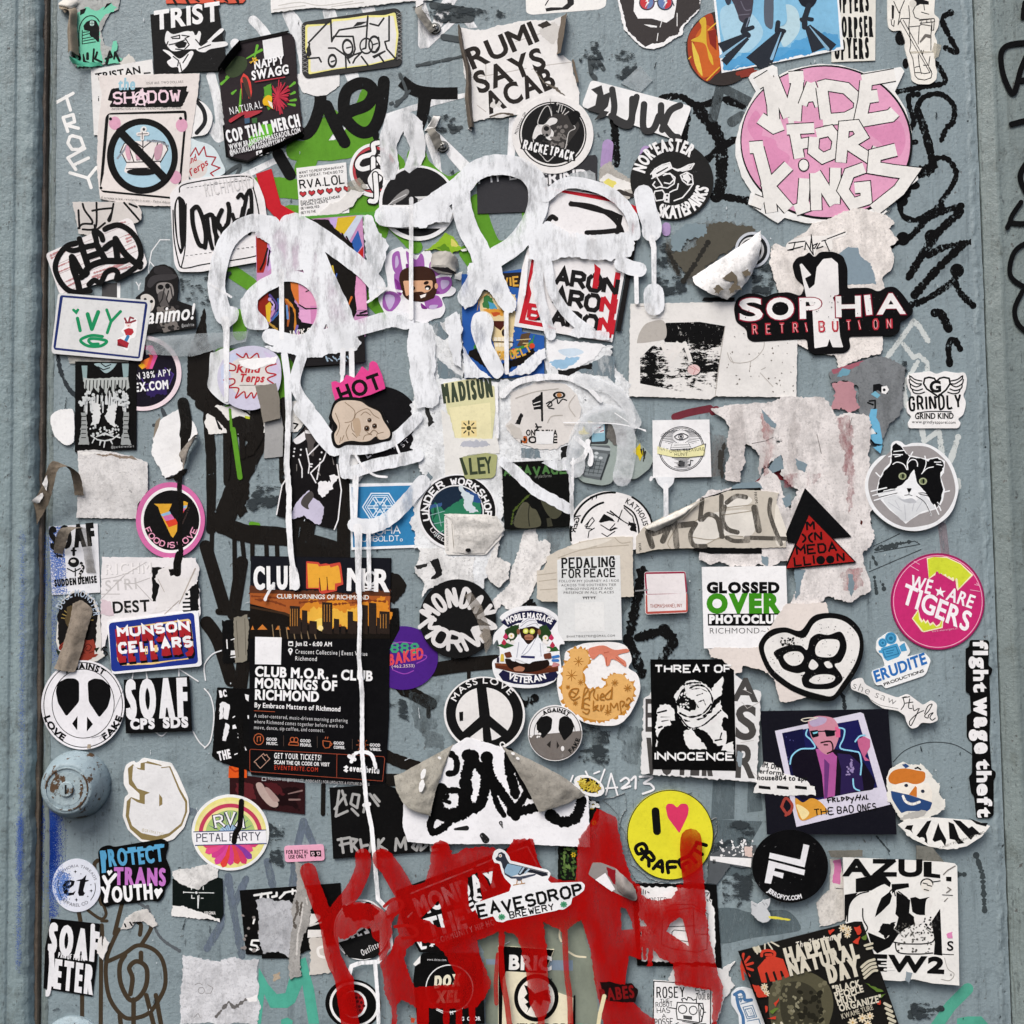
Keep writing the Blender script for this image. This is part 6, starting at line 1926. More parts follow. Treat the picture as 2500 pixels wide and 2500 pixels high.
# national treasure etc
T(3,2)
st('white square sticker with engraved eye emblem and yellow ribbon','f0f0ef','355 105 890 98 910 638 360 648')
p('emblem')
ln('26262a',8,[q for q in E_(628,375,212,208)],closed=1);ln('26262a',6,[q for q in E_(628,375,200,196)],closed=1)
for i in range(30):
 a=i*12;c,s_=math.cos(R_(a)),math.sin(R_(a))*.8
 ln('3a3a3e',4,f'{622+78*c:.0f} {258+78*s_:.0f} {622+min(190,150+40*abs(c))*c:.0f} {258+(110 if s_>0 else 82)*s_:.0f}')
ln('26262a',7,'!56 26 59 24 63 23 67 24 69 26 66 28 62 29 58 28 56 26',sm=1);ln('26262a',6,[q for q in E_(622,258,22,22)],closed=1);el('26262a',622,258,11)
fl('ececea','!54 32 69 31.8 72 37 52 38');ln('55555a',4,'!54 32 52 38','!69 31.8 72 37','!56 34 69 33.5','530 365 710 355')
fl('ece8b0','!40 35 53 39 69 39 84 33 85 40 84 44 69 46 54 45 40 42');ln('26262a',6,'530 385 690 385 840 330 855 328 835 440 690 455 540 455')
tx('8a8a88','NAT',415,385,500,400,28,'s',w=.12);tx('1c1c1c','ONAL TREASURE',515,412,840,390,30,bold=.02);tx('1c1c1c','HUNT',562,443,685,440,30,bold=.02)
fl('1a1a1a','!60 49 62 48 64 49 66 50 65 54 60 54 60 53 59 53 59 52 60 52');ln('1a1a1a',7,'710 525 712 480 735 485');el('1a1a1a',702,525,12,8);ln('6a6a6c',4,*[f'{560+(i%4)*20} {468+i*9} {700-(i%3)*10} {466+i*9}' for i in range(10)])
T(3,1)
torn('small dirty dark scrap trailing from the crumpled round sticker','r:6f6d68','!-6 205 6 202 11 212 10 224 0 227 -6 220',jg=3)
# big grey pink residue
T(3,2)
torn('tall grey weathered torn paper sheet stained with faded red paint','r:e6e1dd','!90 -2 130 -6 200 -12 208 4 239 6 240 70 236 76 238 84 241 105 242 129 233 135 234 145 240 170 227 180 220 185 200 175 188 188 174 193 169 183 172 150 156 143 144 148 110 146 98 144 90 148 76 140 82 120 76 86 90 76 110 74 133 72 136 64 144 52 156 42 156 60 172 76 165 96 158 76 150 60',jg=3.2,js=4)
for q in ('!110 -3 120 -4 123 50 118 69 104 66 106 30','!140 2 150 20 144 50 137 64 134 30','!170 0 176 18 170 40 176 74 162 70 164 20'): fl('r:d6d0cc',q,jg=3)
p('red_stain')
fl('g:c08a88','!136 4 144 6 150 20 147 52 138 64 137 30',jg=4);fl('g:a8666a','!210 10 219 6 226 40 224 90 218 100 217 50',jg=5);fl('g:a04c52','!159 59 172 60 169 72 160 74',jg=4);fl('g:984a50','!179 59 193.2 60 191 70 180 72',jg=4);fl('g:c09090','!212 155 230 150 233 165 215 170',jg=4);fl('g:6f6864','!90 18 106 26 104 64 92 64',jg=4);ln('d:3a3834',30,'!103 32 100 50 101 64','!99 40 98 56',rough=.3,dense=3)
ln('5c5652',5,'!129 32.5 142 30 149 26.5','!190 24 194 42','!223 8 220 18')
p('bare_patch')
for q in ('!137 0 142 5 150 15 150 19 142 11','!156 43 159 56 147 61 144 56 150 48','!157 84 164 80 166 90 160 93','!170 46 179 52 179 59 172 56','!169 150 180 152 172 174 169 180','!219.5 154 225 156 223 176 220 170','!138 137 145 140 144 147 138 145','!111 70 134 68 140 74 108 77'): fl('7e9098',q,jg=2)
fl('4c1f1a','!231 104 233 106 232 109 230.5 108')
T(3,2)
st('black arch sticker edge showing above and below the crumpled label','0e0e0e','!82 84 95 80 110 75 137 74 138 130 138 136 90 136 74 133 74 130',jg=.2)
g=st('big crumpled translucent label with faded black tag lettering seen through','c9c2b4','!27 111 46 101 64 93 83 84 97 81 106 77 120 76 140 77 154 79 152 86 153 100 160 120 161 130 120 131 90 130 40 132 20 136 20 120',jg=.4,th=.0003)
p('folds')
sheet('c:e3dfd4',[[(280,1110,1),(640,935,4),(900,830,2)],[(300,1130,4),(600,1010,6),(800,870,2)],[(380,1150,1),(620,1030,2),(740,910,1)]])
fl('e3dfd5','!78 104 90 98 128 96 129 118 100 121 80 128 72 120',sm=1);fl('e6e2d8','!103 86 120 81 129 86 120 92 105 93',sm=1);fl('e3ddd0','!151 90 156 100 162 120 154 129 150 120',sm=1)
ln('a39b8b',9,'!100 100 128 96','!103 93 130 90','!82 130 101 120 120 120','!74 106 86 101 100 104','!64 104 76 92 83 85','!70 120 90 123 105 120','!52 131 50 125 60 108',sm=1)
p('lettering')
Gt='b:57534c'
ln(Gt,56,'!31 116 35 129','!56 106 58 129','!36 117 56 110 74 108','!45 124 52 108',)
ln(Gt,44,'!82 104 88 99 96 103 99 114 101 120','!82 85 80 104','!100 82 100 120','!76 108 71 118 74 128 85 129','!103 92 101 104 106 113 115 116','!105 88 114 82 123 83',sm=1);ln(Gt,62,'!131 93 135 114');ln(Gt,40,'!146 85 145 96 149 110 156 127','!123 121 160 122','!105 121 112 124 125 124',sm=1)
ln('4a463f',30,'!30 118 33 128',rough=.1);tx('2d2b28','FROM:',1305,785,1318,895,26,bold=.03);tx('2d2b28','FOR:',220,1265,230,1340,22,bold=.03)
T(3,2)
st('tall black triangle sticker behind the red one','0d0d0e','1785 745 2220 1200 1900 1230 1690 1262 1625 1255 1605 1175',name='sticker')
st('red triangle sticker with black stacked word printed down its slope','a5221e','1820 985 2262 1440 1590 1508')
p('lettering')
fl('0d0d0e','1815 975 1825 985 2265 1440 2262 1445 1590 1512 1588 1505',holes=['1821 1000 2245 1434 1610 1496'])
K='0d0d0e'
tx(K,'M',1805,1140,1870,1135,78,'s',w=.24);ln(K,20,'1760 1180 1785 1205 1785 1230 1765 1250',sm=1);ln(K,20,'!185 117 182 120 183 123.5 185 125',sm=1);tx(K,'N',1880,1235,1940,1230,75,'s',w=.24)
tx(K,'MEDA',1710,1370,2080,1335,78,'s',w=.24,gap=.55);tx(K,'LLI',1690,1475,1870,1455,80,'s',w=.22,gap=.7);el(K,2020,1415,40,38);el(K,1940,1430,1,1);tx(K,'N',2090,1430,2150,1425,72,'s',w=.24);el(K,1930,1420,42,40)
# instagram square, glossed
T(3,2)
st('small white square sticker with thin crimson frame and a handle at its foot','e9e3e2','275 1530 665 1525 685 1915 285 1932',r=30)
p('border')
fl('99324a','276 1535 662 1528 680 1730 480 1740 290 1745',r=25,holes=['292 1552 650 1545 665 1732 305 1740']);fl('b8584e','288 1740 680 1725 685 1910 290 1928',r=25,holes=['302 1735 668 1722 668 1890 308 1905'])
p('lettering');tx('a86a60','THOMASHANELINY',332,1868,630,1862,32,'s',w=.15,gap=.4)
p('staple');ln('8a8c8c',12,'195 1710 305 1700')
T(3,2)
st('white square sticker with black, green and reversed block lettering','f2f2f1','815 1485 1605 1475 1630 2240 835 2250')
p('lettering')
K='0d0d0d'
tx(K,'GLOSSED',870,1725,1535,1725,90,bold=.10,gap=.16);tx('3f8f1e','OVER',875,1908,1530,1905,158,bold=.10,gap=.12)
fl(K,'870 1925 1560 1920 1565 2038 873 2036');tx('f3f3f2','PHOTOCLUB',890,2012,1545,2010,70,bold=.10,gap=.16);tx('1a1a1a','RICHMOND~VA',890,2110,1545,2108,52,bold=-.01,gap=.22)

T(2,4)
torn('strip of leafy photograph with yellow flowers beside the red paint','11140f','!140 -6 169 -19 179 -17 178 0 160 16 156 58 140 59',jg=1,name='sticker',cat='sticker',group=STK)
rg=random.Random(5)
for i in range(70): el(rg.choice(['3c5a2a','2a4420','55703a','6f8a4a','0d100b']),rg.uniform(1410,1570),rg.uniform(170,570),rg.uniform(8,26),rg.uniform(6,16),rg.uniform(0,90))
for x,y in ((1435,230),(1740,30),(1720,-120),(1545,330),(1640,-80)):
 for a in range(0,360,60): el('d8b82c',x+16*math.cos(R_(a)),y+16*math.sin(R_(a)),10,7,a)
speck('e9ebe6',(1690,-170,1780,-120),14,8,20,2)

# ================================================================ lower rows, lock side
T(0,3)
st('white round sticker with two half hearts forming a peace sign, tape over its top','ecebed',E_(795,850,392,420))
p('rim')
ln('141414',8,[q for q in E_(798,850,370,398)],closed=1);ln('141414',7,[q for q in E_(798,838,292,324)],closed=1)
p('peace_sign')
K='0c0c0d'
fl(K,'!64 96 56 83 54 72 56 64 64 60 72 60 76 63 76 82',r=25);fl(K,'!84 63 90 60 98 61 105 67 106 76 103 87 95 97 85 82',r=25)
fl(K,'745 955 742 1090 695 1025');fl(K,'!83.5 96 89 103 83.2 110')
p('lettering')
arc(K,'AGAINST',798,845,332,-28,34,52,bold=.08);arc(K,'LOVE',798,850,386,252,210,56,bold=.08,inside=True);arc(K,'FAKE',798,850,386,148,108,56,bold=.08,inside=True)
ln('9a9a9e',6,'!117 72 108 93','!88 116 100 113 95 117',rough=.3);fl('a89a86','!84 122 87 122 87 126 83.5 126')
T(0,3)
st('blue rounded card with pixel lettering in white, red and black','f1f2f3','1020 65 1880 -40 1915 485 1070 562',r=35)
p('panel')
fl('22358a','!103.8 8 184 -2 188.2 46 106.6 54',r=40)
p('lettering')
fl('ecca86','!111 13 120 12 179 4 181 6 183 22 184 38 179 42 162 44 145 47 116 48 112 43 111 30',r=10);fl('22358a','!112 14 178 6 180 23 183 37 178 41 145 45 117 46 113 42',r=10)
for s,x0,y0,x1,y1,h in (('MUNSON',1135,275,1790,205,140),('CELLARS',1145,430,1815,365,150)):
 tx('0c0a10',s,x0+8,y0+22,x1+14,y1+22,h,'s',w=.34,gap=.3);tx('a8262c',s,x0,y0,x1,y1,h,'s',w=.32,gap=.32);tx('f4f4f4',s,x0,y0-h*.48,x1,y1-h*.48,h*.55,'s',w=.34,gap=.32)
fl('ecca86','1380 300 1405 296 1408 370 1382 375',holes=['1388 308 1398 306 1400 360 1390 364']);fl('ecca86','1468 290 1496 284 1500 350 1472 355')
T(0,3)
st('square black sticker with tall condensed white capitals over two short words','0c0c0d','1180 612 1795 580 1820 1095 1200 1118')
p('lettering');W='e9e9ea'
tx(W,'SOAF',1225,968,1765,948,335,bold=.07,gap=.1);tx(W,'CPS',1250,1075,1465,1068,88,bold=.09);tx(W,'SDS',1558,1062,1780,1055,88,bold=.09)
T(0,3)
st('die cut white blocky letter sticker with olive gold shadow edges','efeeea','!119 142 123 139 127 138 128 140 131 139 135 135 162 140 168 150 178 173 179 186 174 201 164 212 148 217 133 214 121 203 116 190 118 172 122 169 117 160 117 150',r=20)
p('letter')
Gd='8a7a50'
fl(Gd,'!121 145 126 141 128 144 133 145 133 140 139 139 139 138 153 142 152 144 161 143 170 164 177 176 177 186 172 199 160 209 148 214 134 212 123 202 119 190 120 176 124 172 132 175 132 169 122 160',r=8)
fl('e5e5e4','!126 142 131 146 137 147 137 140 153 143 152 145 160 144 169 166 175 177 175 186 171 197 160 206 148 209 134 206 125 199 122 190 124 173 130 177 137 179 137 170 142 168 130 164 125 156',r=8)
fl(Gd,'1505 1690 1535 1730 1535 1790 1505 1810');p('lettering');tx('b7ab88','@GRVEMATTIC',1340,2040,1540,2085,26,bold=.02)
T(1,3)
st('dark red blurred photo card of pale legs under the tall event poster','2e1416','235 1500 945 1590 945 1885 240 1800')
p('photo')
fl('5a2226','!30 156 46 160 48 172 33 176',jg=4);fl('1c0c0e','!60 160 90 164 90 185 65 184',jg=4);fl('4a1a1e','!56 160 72 161 76 170 64 170',jg=4)
fl('b8a39a','!48.5 160 54 159 60 169 69 177 68 181.5 61 180 52 170',sm=1);fl('a98f88','!57 164 61 164 70 174 69 176.5 64 175',sm=1);ln('8a6f6a',12,'800 1745 900 1745','!79 169 92 166',rough=.4)
fl('d9571f','!23 143 40 143 40 154 22.5 154');ln('b23a14',16,'!24 144 29 148 34 146',sm=1)
p('drip');ln('p:100e0d',54,'!35 140 34.5 176 33.5 198 28 212',sm=1)
st('black sticker with broken white lettering tucked beside the event poster','0b0b0b','!12 69 44 70 44 148 17 140 7 134',jg=.5)
p('lettering');W='eeeeee'
tx(W,'BC',150,780,210,770,60,bold=.08);fl(W,'!14 84 17 82 24 85 22 99 18 98 18 87 17 98 14 99',jg=1);fl(W,'!20 102 22.5 104 21.5 112 19.5 120 17.5 119 19 109',jg=2);fl(W,'!26.8 105 29 103.5 30.5 107 27 108',jg=1);fl(W,'!38 75 42 76 41.5 82 39 80');fl(W,'!31 112 32.8 113 32 118',jg=1);fl(W,'!38 124 40 128 38.5 128');fl(W,'!40.5 95 42 95 42 98.5 40.8 98');tx(W,'THE',140,1375,250,1350,80,bold=.06)
ln(W,10,'!27 97 28.5 96','!28.5 132 31 131');ln('p:0d0c0b',50,'!34 100 35 150')
torn('black printed scrap with tiny white marks and brown tape beside the poster','0c0c0c','!16.5 6 43 4 43 44 17.5 46.5',name='sticker',cat='sticker',group=STK,jg=1)
fl('8a8577','!27.5 3 40 0 42 10 40 44 29 46 28 30',jg=.8);fl('e5e5e3','!25 34 28.5 34 29 38 24.5 38.5');ln('e5e5e3',10,'248 405 288 400','!21 24 21.5 32','!25 24 28 23',rough=.4);ln('5f5a50',6,'!30 6 32 40','!38 4 39 38')
T(1,3)
st('purple round sticker with neon green numbers and red brush word','4a2380',[q for q in E_(1870,410,330,300,0)])
p('lettering');tx('3f9f74','888',1760,350,2010,360,80,'s',w=.26);tx('d94a54','BAKED',1745,478,2060,410,95,bold=.06,it=.15);tx('e3c9c0','(462.2533)',1765,505,1980,495,28,bold=.03);ln('9a4ab0',9,'!176 28 185 26 196 27','!177 52 188 56 197 53','!204 38 209 39 208 42 200 46',sm=1)
fl('p:0e0d0c','!174.5 -6 183 -6 184 14 174 33 173.5 20')
T(1,2)
g=st('tall black event poster with orange sunset skyline, bridge and white type','0b0b0d','!44 138 176 140 174 270 174 290 170 356 156 355 44 344 42 320 43 170',name='poster',cat='poster',group=None)
p('sunset_picture')
fl('15161d','438 1385 1752 1405 1750 1740 430 1700')
fl('5a3320','!43 166 90 173 175 170 174.8 180 43 174',jg=3);fl('a5592a','!43 173 174.8 176 174.8 202 105 206 70 190 43 183');fl('d88a2c','!90 183 174.8 180 174.8 202 110 207 85 193',jg=6);fl('e9b344','!100 190 148 186 150 202 112 208 98 198',jg=6);fl('f6d468','!104 199 116 197 117 208 105 209',sm=1)
for q in ('!45 176 80 178 110 177','!90 182 130 179 170 181','!48 179 64 181 76 185','!120 184 150 181'): ln('7c3d20',16,q,sm=1,rough=.5,dense=3)
fl('17130f','!43 186 52 186 70 190 100 203 110 209 175 211 175 216 43 216');fl('3b2a1c','!43 185 52 187 76 191 106 205 106 206.2 74 193 43 187.2')
for x,w,h in ((440,30,40),(500,95,50),(670,50,40),(770,36,30),(850,26,26)): fl('c97a34',f'{x} {2075} {x+w*.5} {2075-h} {x+w} {2075}')
ln('8a7558',9,*[f'{640+i*66} {2030+i*12} {655+i*66} 2160' for i in range(7)])
B='2a211c'
for x,w,y in ((805,95,1850),(920,50,1890),(1110,95,1815),(990,70,1990),(1220,50,1970),(1290,40,2040),(1350,50,1900),(1400,40,1990),(1480,60,1840),(1550,70,1820),(1625,30,1960),(1650,95,1900),(860,50,1960)): fl(B,f'{x} {y} {x+w} {y+6} {x+w} 2120 {x} 2110')
ln('c98a3c',5,*[f'{810+i*22} 1880 {810+i*22} 2040' for i in range(4)],*[f'{1130+i*26} 1840 {1130+i*26} 2000' for i in range(3)],*[f'{1660+i*26} 1930 {1660+i*26} 2060' for i in range(3)]);el('fbe39a',1095,2060,26)
p('lettering');W='f3f3f2'
tx(W,'CLUB',475,1690,880,1685,200,bold=.055,gap=.2);tx(W,'M R',1350,1700,1730,1712,195,bold=.05,gap=.4);el(W,1565,1590,62,70,0,42);ln(W,16,'!156.5 165 156 170','1515 1672 1612 1674','!151.2 170 161 170')
fl('c84a3a','!96 143 108 144 109 146 115 145 117 146 128 144 129 148 131 165 125 167 125 171 111 174 108 172 108 169 96 169',r=12);fl('e8a83a','!97 145 107 146 108 148 118 147 119 149 126 147 127 149 129 163 123 164 123 170 117 170 116 161 115 170 110 171 108 160 108 168 98 168');ln('1a1510',7,'1085 1590 1098 1710','1155 1580 1165 1710')
tx('efe9e0','CLUB MORNINGS OF RICHMOND',685,1780,1550,1792,40,bold=.03,gap=.3)
fl('f0f0f0','480 2142 730 2148 722 2405 478 2400')
tx(W,'Jun 12 - 6:00 AM',858,2225,1200,2232,40,bold=.035);tx(W,'Crescent Collective | Event Venue',858,2300,1535,2322,40,bold=.015);tx(W,'Richmond',858,2365,1060,2370,40,bold=.015)
fl(W,'792 2184 836 2184 838 2230 792 2228',holes=['!80 220 83 220 83 222.2 80 222.2']);el(W,812,2270,22);fl(W,'795 2282 830 2282 812 2318');el('0b0b0d',812,2268,9)
tx(W,'CLUB M.O.R. - CLUB',482,2510,1580,2556,88,bold=.06,gap=.13);tx(W,'MORNINGS OF',482,2620,1245,2648,88,bold=.06,gap=.13);tx(W,'RICHMOND',482,2730,1075,2750,88,bold=.06,gap=.13)
tx(W,'By Embrace Matters of Richmond',475,2805,1280,2845,44,bold=.03);ln('b0573a',5,'472 2838 665 2848')
for s,x1,y,d in (('A sober-centered, music-driven morning gathering',1350,2900,48),('where Richmond comes together before work to',1310,2955,45),('move, dance, sip coffee, and connect.',1130,3010,30)): tx('d9d9d9',s,470,y,x1,y+d,34,bold=.01)
O='b8623c'
ln(O,7,[q for q in E_(514,3106,46,52)],closed=1);ln(O,8,'!50 313 50 308.5 53 308 53 312.2');ln(O,7,[q for q in E_(830,3110,20,22)],closed=1);ln(O,7,[q for q in E_(865,3112,20,22)],closed=1);ln(O,7,'795 3160 805 3135 850 3135 886 3140 888 3165 795 3160','!111.8 312 112 316.5 114 319 118 318.5 119 313 111.8 312','!119 314 120.5 315 119 317','1140 3100 1145 3085','1160 3100 1165 3085');ln(O,7,[q for q in E_(1490,3160,30,34)],closed=1);ln(O,6,*[f'{1490+42*math.cos(R_(a)):.0f} {3160+46*math.sin(R_(a)):.0f} {1490+56*math.cos(R_(a)):.0f} {3160+62*math.sin(R_(a)):.0f}' for a in range(0,360,45)])
for s,x,y in (('MUSIC.',588,3155),('PEOPLE.',905,3170),('COFFEE.',1220,3192),('VIBES.',1560,3210)):
 tx('e6e6e6','GOOD',x,y-38,x+95,y-34,26,bold=.05);tx('e6e6e6',s,x,y+2,x+105,y+6,26,bold=.05)
ln('5a4a42',4,'748 3070 748 3170','1065 3080 1065 3185','1395 3105 1395 3200')
ln('a04a34',5,'!44 320 169 327 170 329 168 350 44 341 43 339 43 321 44 320','1250 3245 1248 3460')
tx(W,'GET YOUR TICKETS!',660,3285,1100,3305,50,bold=.02);tx(W,'SCAN THE QR CODE OR VISIT',660,3338,1180,3362,34,bold=.03);tx('c4442e','EVENTBRITE.COM',662,3392,1070,3412,40,bold=.02)
ln('c09a86',6,'!47 332 56 324 57 326 59 325 60 327 62 329 53 338 52 337 50 335 49 333 47 332','!54 326 58 331');fl(W,'!131 337 134 335 136 337 134 339 136 340 134 342 131 340 133 338')
tx(W,'eventbrite',1370,3405,1645,3428,56,bold=.05);tx('d0d0d0','FOLLOW US @EMBRACE_PODCAST | FOR UPDATES & FUTURE DATES',602,3490,1555,3545,26,bold=.01);ln('d0d0d0',5,'548 3465 582 3466 582 3495 546 3495 548 3465')
# 888 baked, monday, peace, massage ...
T(2,2)
st('round black sticker with dripping bubble letters in grey white','161616',E_(455,1972,360,372))
p('lettering')
W='dedcd9'
arc(W,'MONDAY',455,2080,235,-66,66,150,'s',w=.26,bend=1,cap='r');arc(W,'MORNIN',455,1870,395,244,116,150,'s',w=.26,inside=True,bend=1,cap='r');fl('a89f92','!66 214 70 206 76 208 77 214 72 220',jg=1)
tape('wrinkled clear tape wisp on the rim of the bubble lettered disc','t:8d857a','!52 175 58 172 68 185 76 207 78 220 72 230 69 215 64 199')
T(2,3)
st('die cut badge with a robed ape meditating on a bench among flowers','eff0f0','!79 43 85 38 83 24 79 28 80 18 89 8 85 3 90 -2 101 -7 113 -8 125 -7 134 -3 140 3 140 16 146 27 141 30 143 52 139 56 137 62 127 67 113 69 98 68 86 64 80 57 78 48',sm=1)
p('banner')
fl('1b1c3c','!86 7 93 1 104 -3 115 -4 126 -2 139 6 133 15 124 9 113 7 102 8 93 12');fl('1b1c3c','!84 56 88 52 96 55 113 57 130 55 137 52 140 57 136 62 125 65 113 66 99 65 88 62')
ln('c9c9d0',6,'!87 6 100 -2.5 114 -4.5 127 -2.2 138.5 5',sm=1)
p('lettering');arc('f2f2f2','MOBILE MASSAGE',1130,470,430,-28,28,56,bold=.05);arc('f2f2f2','VETERAN',1105,230,410,206,154,62,bold=.05,inside=True)
p('ape_picture')
fl('26401f','!90 15 96 11 103 9 101 20 96 26 90 24',jg=2);fl('26401f','!120 12 129 9 133 17 130 26 123 25',jg=2);fl('2f5a2a','!83 29 90 26 99 29 90 32');fl('2f5a2a','!129 30 138 30 141 34 132 35')
for x,y,c in ((905,210,'c0345e'),(890,265,'b03048'),(1335,220,'c0345e'),(1345,290,'b03048')): fl(c,f'{x} {y-40} {x+26} {y} {x+4} {y+26} {x-26} {y+4}',r=8)
for x,y in ((960,200),(1280,220)): el('f0e8d8',x,y,28);el('d8b84a',x,y,9)
for x,y in ((930,250),(970,260),(1290,265),(1270,250),(1310,330)): el('efeae4',x,y,18)
fl('5a2c1c','!80.5 45.5 140 48 140 53 120 56 100 54.5 81 50');fl('7a4228','815 455 1395 482 1395 500 820 480');ln('3f7ac0',26,'!135 40 140 39','!135 43 139.5 43');ln('c98a8a',24,'!136 46 140 47','!135 48 140 47')
fl('d8b84a','862 370 888 370 892 440 855 440',r=6);fl('2a2038','825 400 845 400 845 450 822 450')
fl('1d130f','!90 42 96 42 106 46 116 44 129 42 131 48 120 53 105 54 94 50',sm=1);fl('2a1a14','!104 11 109 9 116 10 121 12 120 20 115 27 109 27 105 20',sm=1);fl('a9745a','1085 200 1125 185 1165 200 1155 235 1095 235',sm=1);ln('5a2a1c',7,'!109 22 116 22')
el('8a5a44',1025,160,16,28);el('8a5a44',1222,165,16,28)
fl('e8e9ec','!104 13 106 6 111 3 118 4 121 9 122 13 116 11 110 12',sm=1);ln('9a9aa6',6,'!105 11 112 6 119 6','!106 8 112 4 117 4','!110 11 118 8 121 10',sm=1)
el('cfd25a',1095,155,26);el('cfd25a',1155,158,26);el('eef0a0',1095,155,14);el('eef0a0',1155,158,14)
fl('eef0f2','!101 23 106 22 112 28 119 22 124 24 127 38 130 42 117 44 112 46 101 42 99 44 95 40',sm=1);ln('a9adb8',7,'!112 28 106 37','!119 22 113 33 106 39','!103 26 101 40','!123 27 124 39',sm=1);fl('2b2c5c','!105 38.5 118 39 118 41.2 105 40.5')
fl('6a3a2a','!89 36 95 34.5 97 40 91 40.5',r=14);fl('6a3a2a','!126 37 133 35.5 134 41 127 42',r=14);fl('a9745a','!97.5 50 104 48 109 50 107 53.5 99 53',r=14)
T(2,3)
st('die cut sticker of a golden fried ring held by an orange hand, looping script','f1efec','!140 56 145 47 147 35 156 30 165 27 178 26 193 26 204 30 209 42 206 50 214 56 217 68 214 80 208 92 204 97 200 101 193 104 180 104 164 101 152 92 143 85 139 68',sm=1)
p('ring')
fl('c58a3c','!144 47 150 40 150 32 158 31 166 32 170 40 169 47 164 52 166 66 174 69 185 66 183 60 190 55 200 55 206 60 211 65 211 76 206 88 200 93 190 99 176 101 160 96 148 88 143 76 143 60',jg=3,js=7,sm=1)
fl('e2b06a','!145 48 151 41 151 33 158 32 165 33 169 40 168 46 163 52 165 67 174 70 186 67 185 61 191 56 200 56 205 61 210 66 210 76 205 87 199 92 190 98 176 99 161 95 149 87 144 76 144 60',sm=1)
B='a8702e'
for x,y,r_ in ((1590,440,44),(1525,570,50),(1610,635,24),(1490,680,18),(1560,830,22),(1865,915,30),(1930,640,30),(2050,690,34),(2040,850,16)):
 for a in (0,45,90,135): ln(B,7,f'{x-r_*math.cos(R_(a)):.0f} {y-r_*math.sin(R_(a)):.0f} {x+r_*math.cos(R_(a)):.0f} {y+r_*math.sin(R_(a)):.0f}')
p('hand')
fl('d8836a','!168 33 174 30 183 29 193 33 204 32 206 35 196 38 203 44 203 49 196 44 190 42 188 47 185 48 183 40 179 37 172 42',sm=1);ln('b05a44',7,'!183 36 187 35','!185 40 185 47','!194 40 201 46')
p('lettering')
ln(B,12,'!156 74 152 72 151 76 155 77 159 70 153 70 150 75 154 80 160 77','!164 76 168 70 165 69 163 79 162 88 164 80 168 78','!169 72 169 80 170 73 174 70 173 76 176 80','!177 75 177 80','!179 78 183 76 181 74 179 79 183 80','!190 70 184 76 185 79 189 78 190.5 68 190 79',sm=1)
ln(B,12,'!169 85 164 83 164 88 169 89 167 93 163 91','!173 81 173 90 177 85 174 87 178 90','!180 85 180 90 183 85','!186 85 186 90','!189 90 189 83 192 87 195 83 196 89','!199 92 198 82 202 82 200 86','!204 80 206 78 208 81 205 85',sm=1)
st('white round peace sign sticker in heavy black with arched white words','ecebe8',E_(708,935,382,352,10))
p('peace_sign')
K='141414'
el(K,708,930,362,336,10);el('e6e4e0',706,935,268,252,10)
fl(K,'!63 64 72 64 76 95 95 111 90 117 76 106 79 126 70 126 69 106 52 119 47 113 66 96')
p('lettering');arc('ecebe8','MASS LOVE',708,935,290,-66,52,58,bold=.02,gap=.22);tx('ecebe8','O',870,1262,915,1238,60,bold=.04);fl(K,'470 915 508 908 508 995 475 1000')
st('small round half hearts peace sticker smeared brown across its lower half','e9e8e6',E_(1370,1110,255,262))
p('peace_sign')
ln('1a1a1a',7,[q for q in E_(1370,1110,240,246)],closed=1);ln('1a1a1a',6,[q for q in E_(1366,1110,192,200)],closed=1)
fl('q:77706a',[q for q in E_(1370,1110,250,256) if (q[1]-TY)/TK>1085+((q[0]-TX)/TK*.13)%30])
fl(K,'1255 1165 1200 1090 1195 1010 1240 960 1300 945 1345 975 1335 1075',r=20);fl(K,'!141 97.5 146 94.5 152 97.5 155 104 153 111 145.5 118.5 140 108',r=20)
fl('2a2724','!133 118 132.5 125 129 122');fl('2a2724','!138.5 118 141 123 138.5 126')
p('lettering');arc(K,'AGAINST',1370,1110,198,-32,38,36,bold=.08);arc(K,'FAKE',1370,1110,238,142,104,36,bold=.07,inside=True);speck('eceae6',(1140,1090,1230,1150),9,6,14,3);el('eceae6',1440,1255,16,24)
# munge the GONE sheet
T(1,3)
st('black sticker with scrawled silver paint pen words under the bent brush sheet','0f0f0f','!118 163 170 160 225 180 225.5 222 121.5 230')
p('lettering');S='a9a9a6'
ln(S,24,'!127 166 124 190','!123 183 133 170','!130 166 134 179','!124 190 135 185','!140 169 138 178 144 182 146 170 140 169','!139 183 145 189','!154 169 150 186','!156 169 164 180','!160 170 165 176');ln(S,26,'!129 211 131 224','!126 212 137 210','!128 217 137 215','!138 211 139 223','!138 211 144 212 140 217 145 223','!147 212 149 223','!149 218 154 217','!156 223 158 211 162 222','!164 212 164 222','!169 211 164 217 172 222','!180 222 181 211 185 219 189 210 190 221','!199 214 196 219 200 222 202 215 199 214','!204 212 204 222 210 217 204 212','!213 212 214 222 220 221','!213 212 220 211','!214 217 219 216','!224 211 224 218')
T(2,3)
g=st('white sheet with thick ragged black brush letters and two corners folded over','f0f0f1','!-6 199 -4 148 38 125 54 115 70 119 92 126 150 156 168 168 170 218 100 215 20 215 -1 213',jg=.4,th=.0005)
p('lettering')
K='0a0a0a'
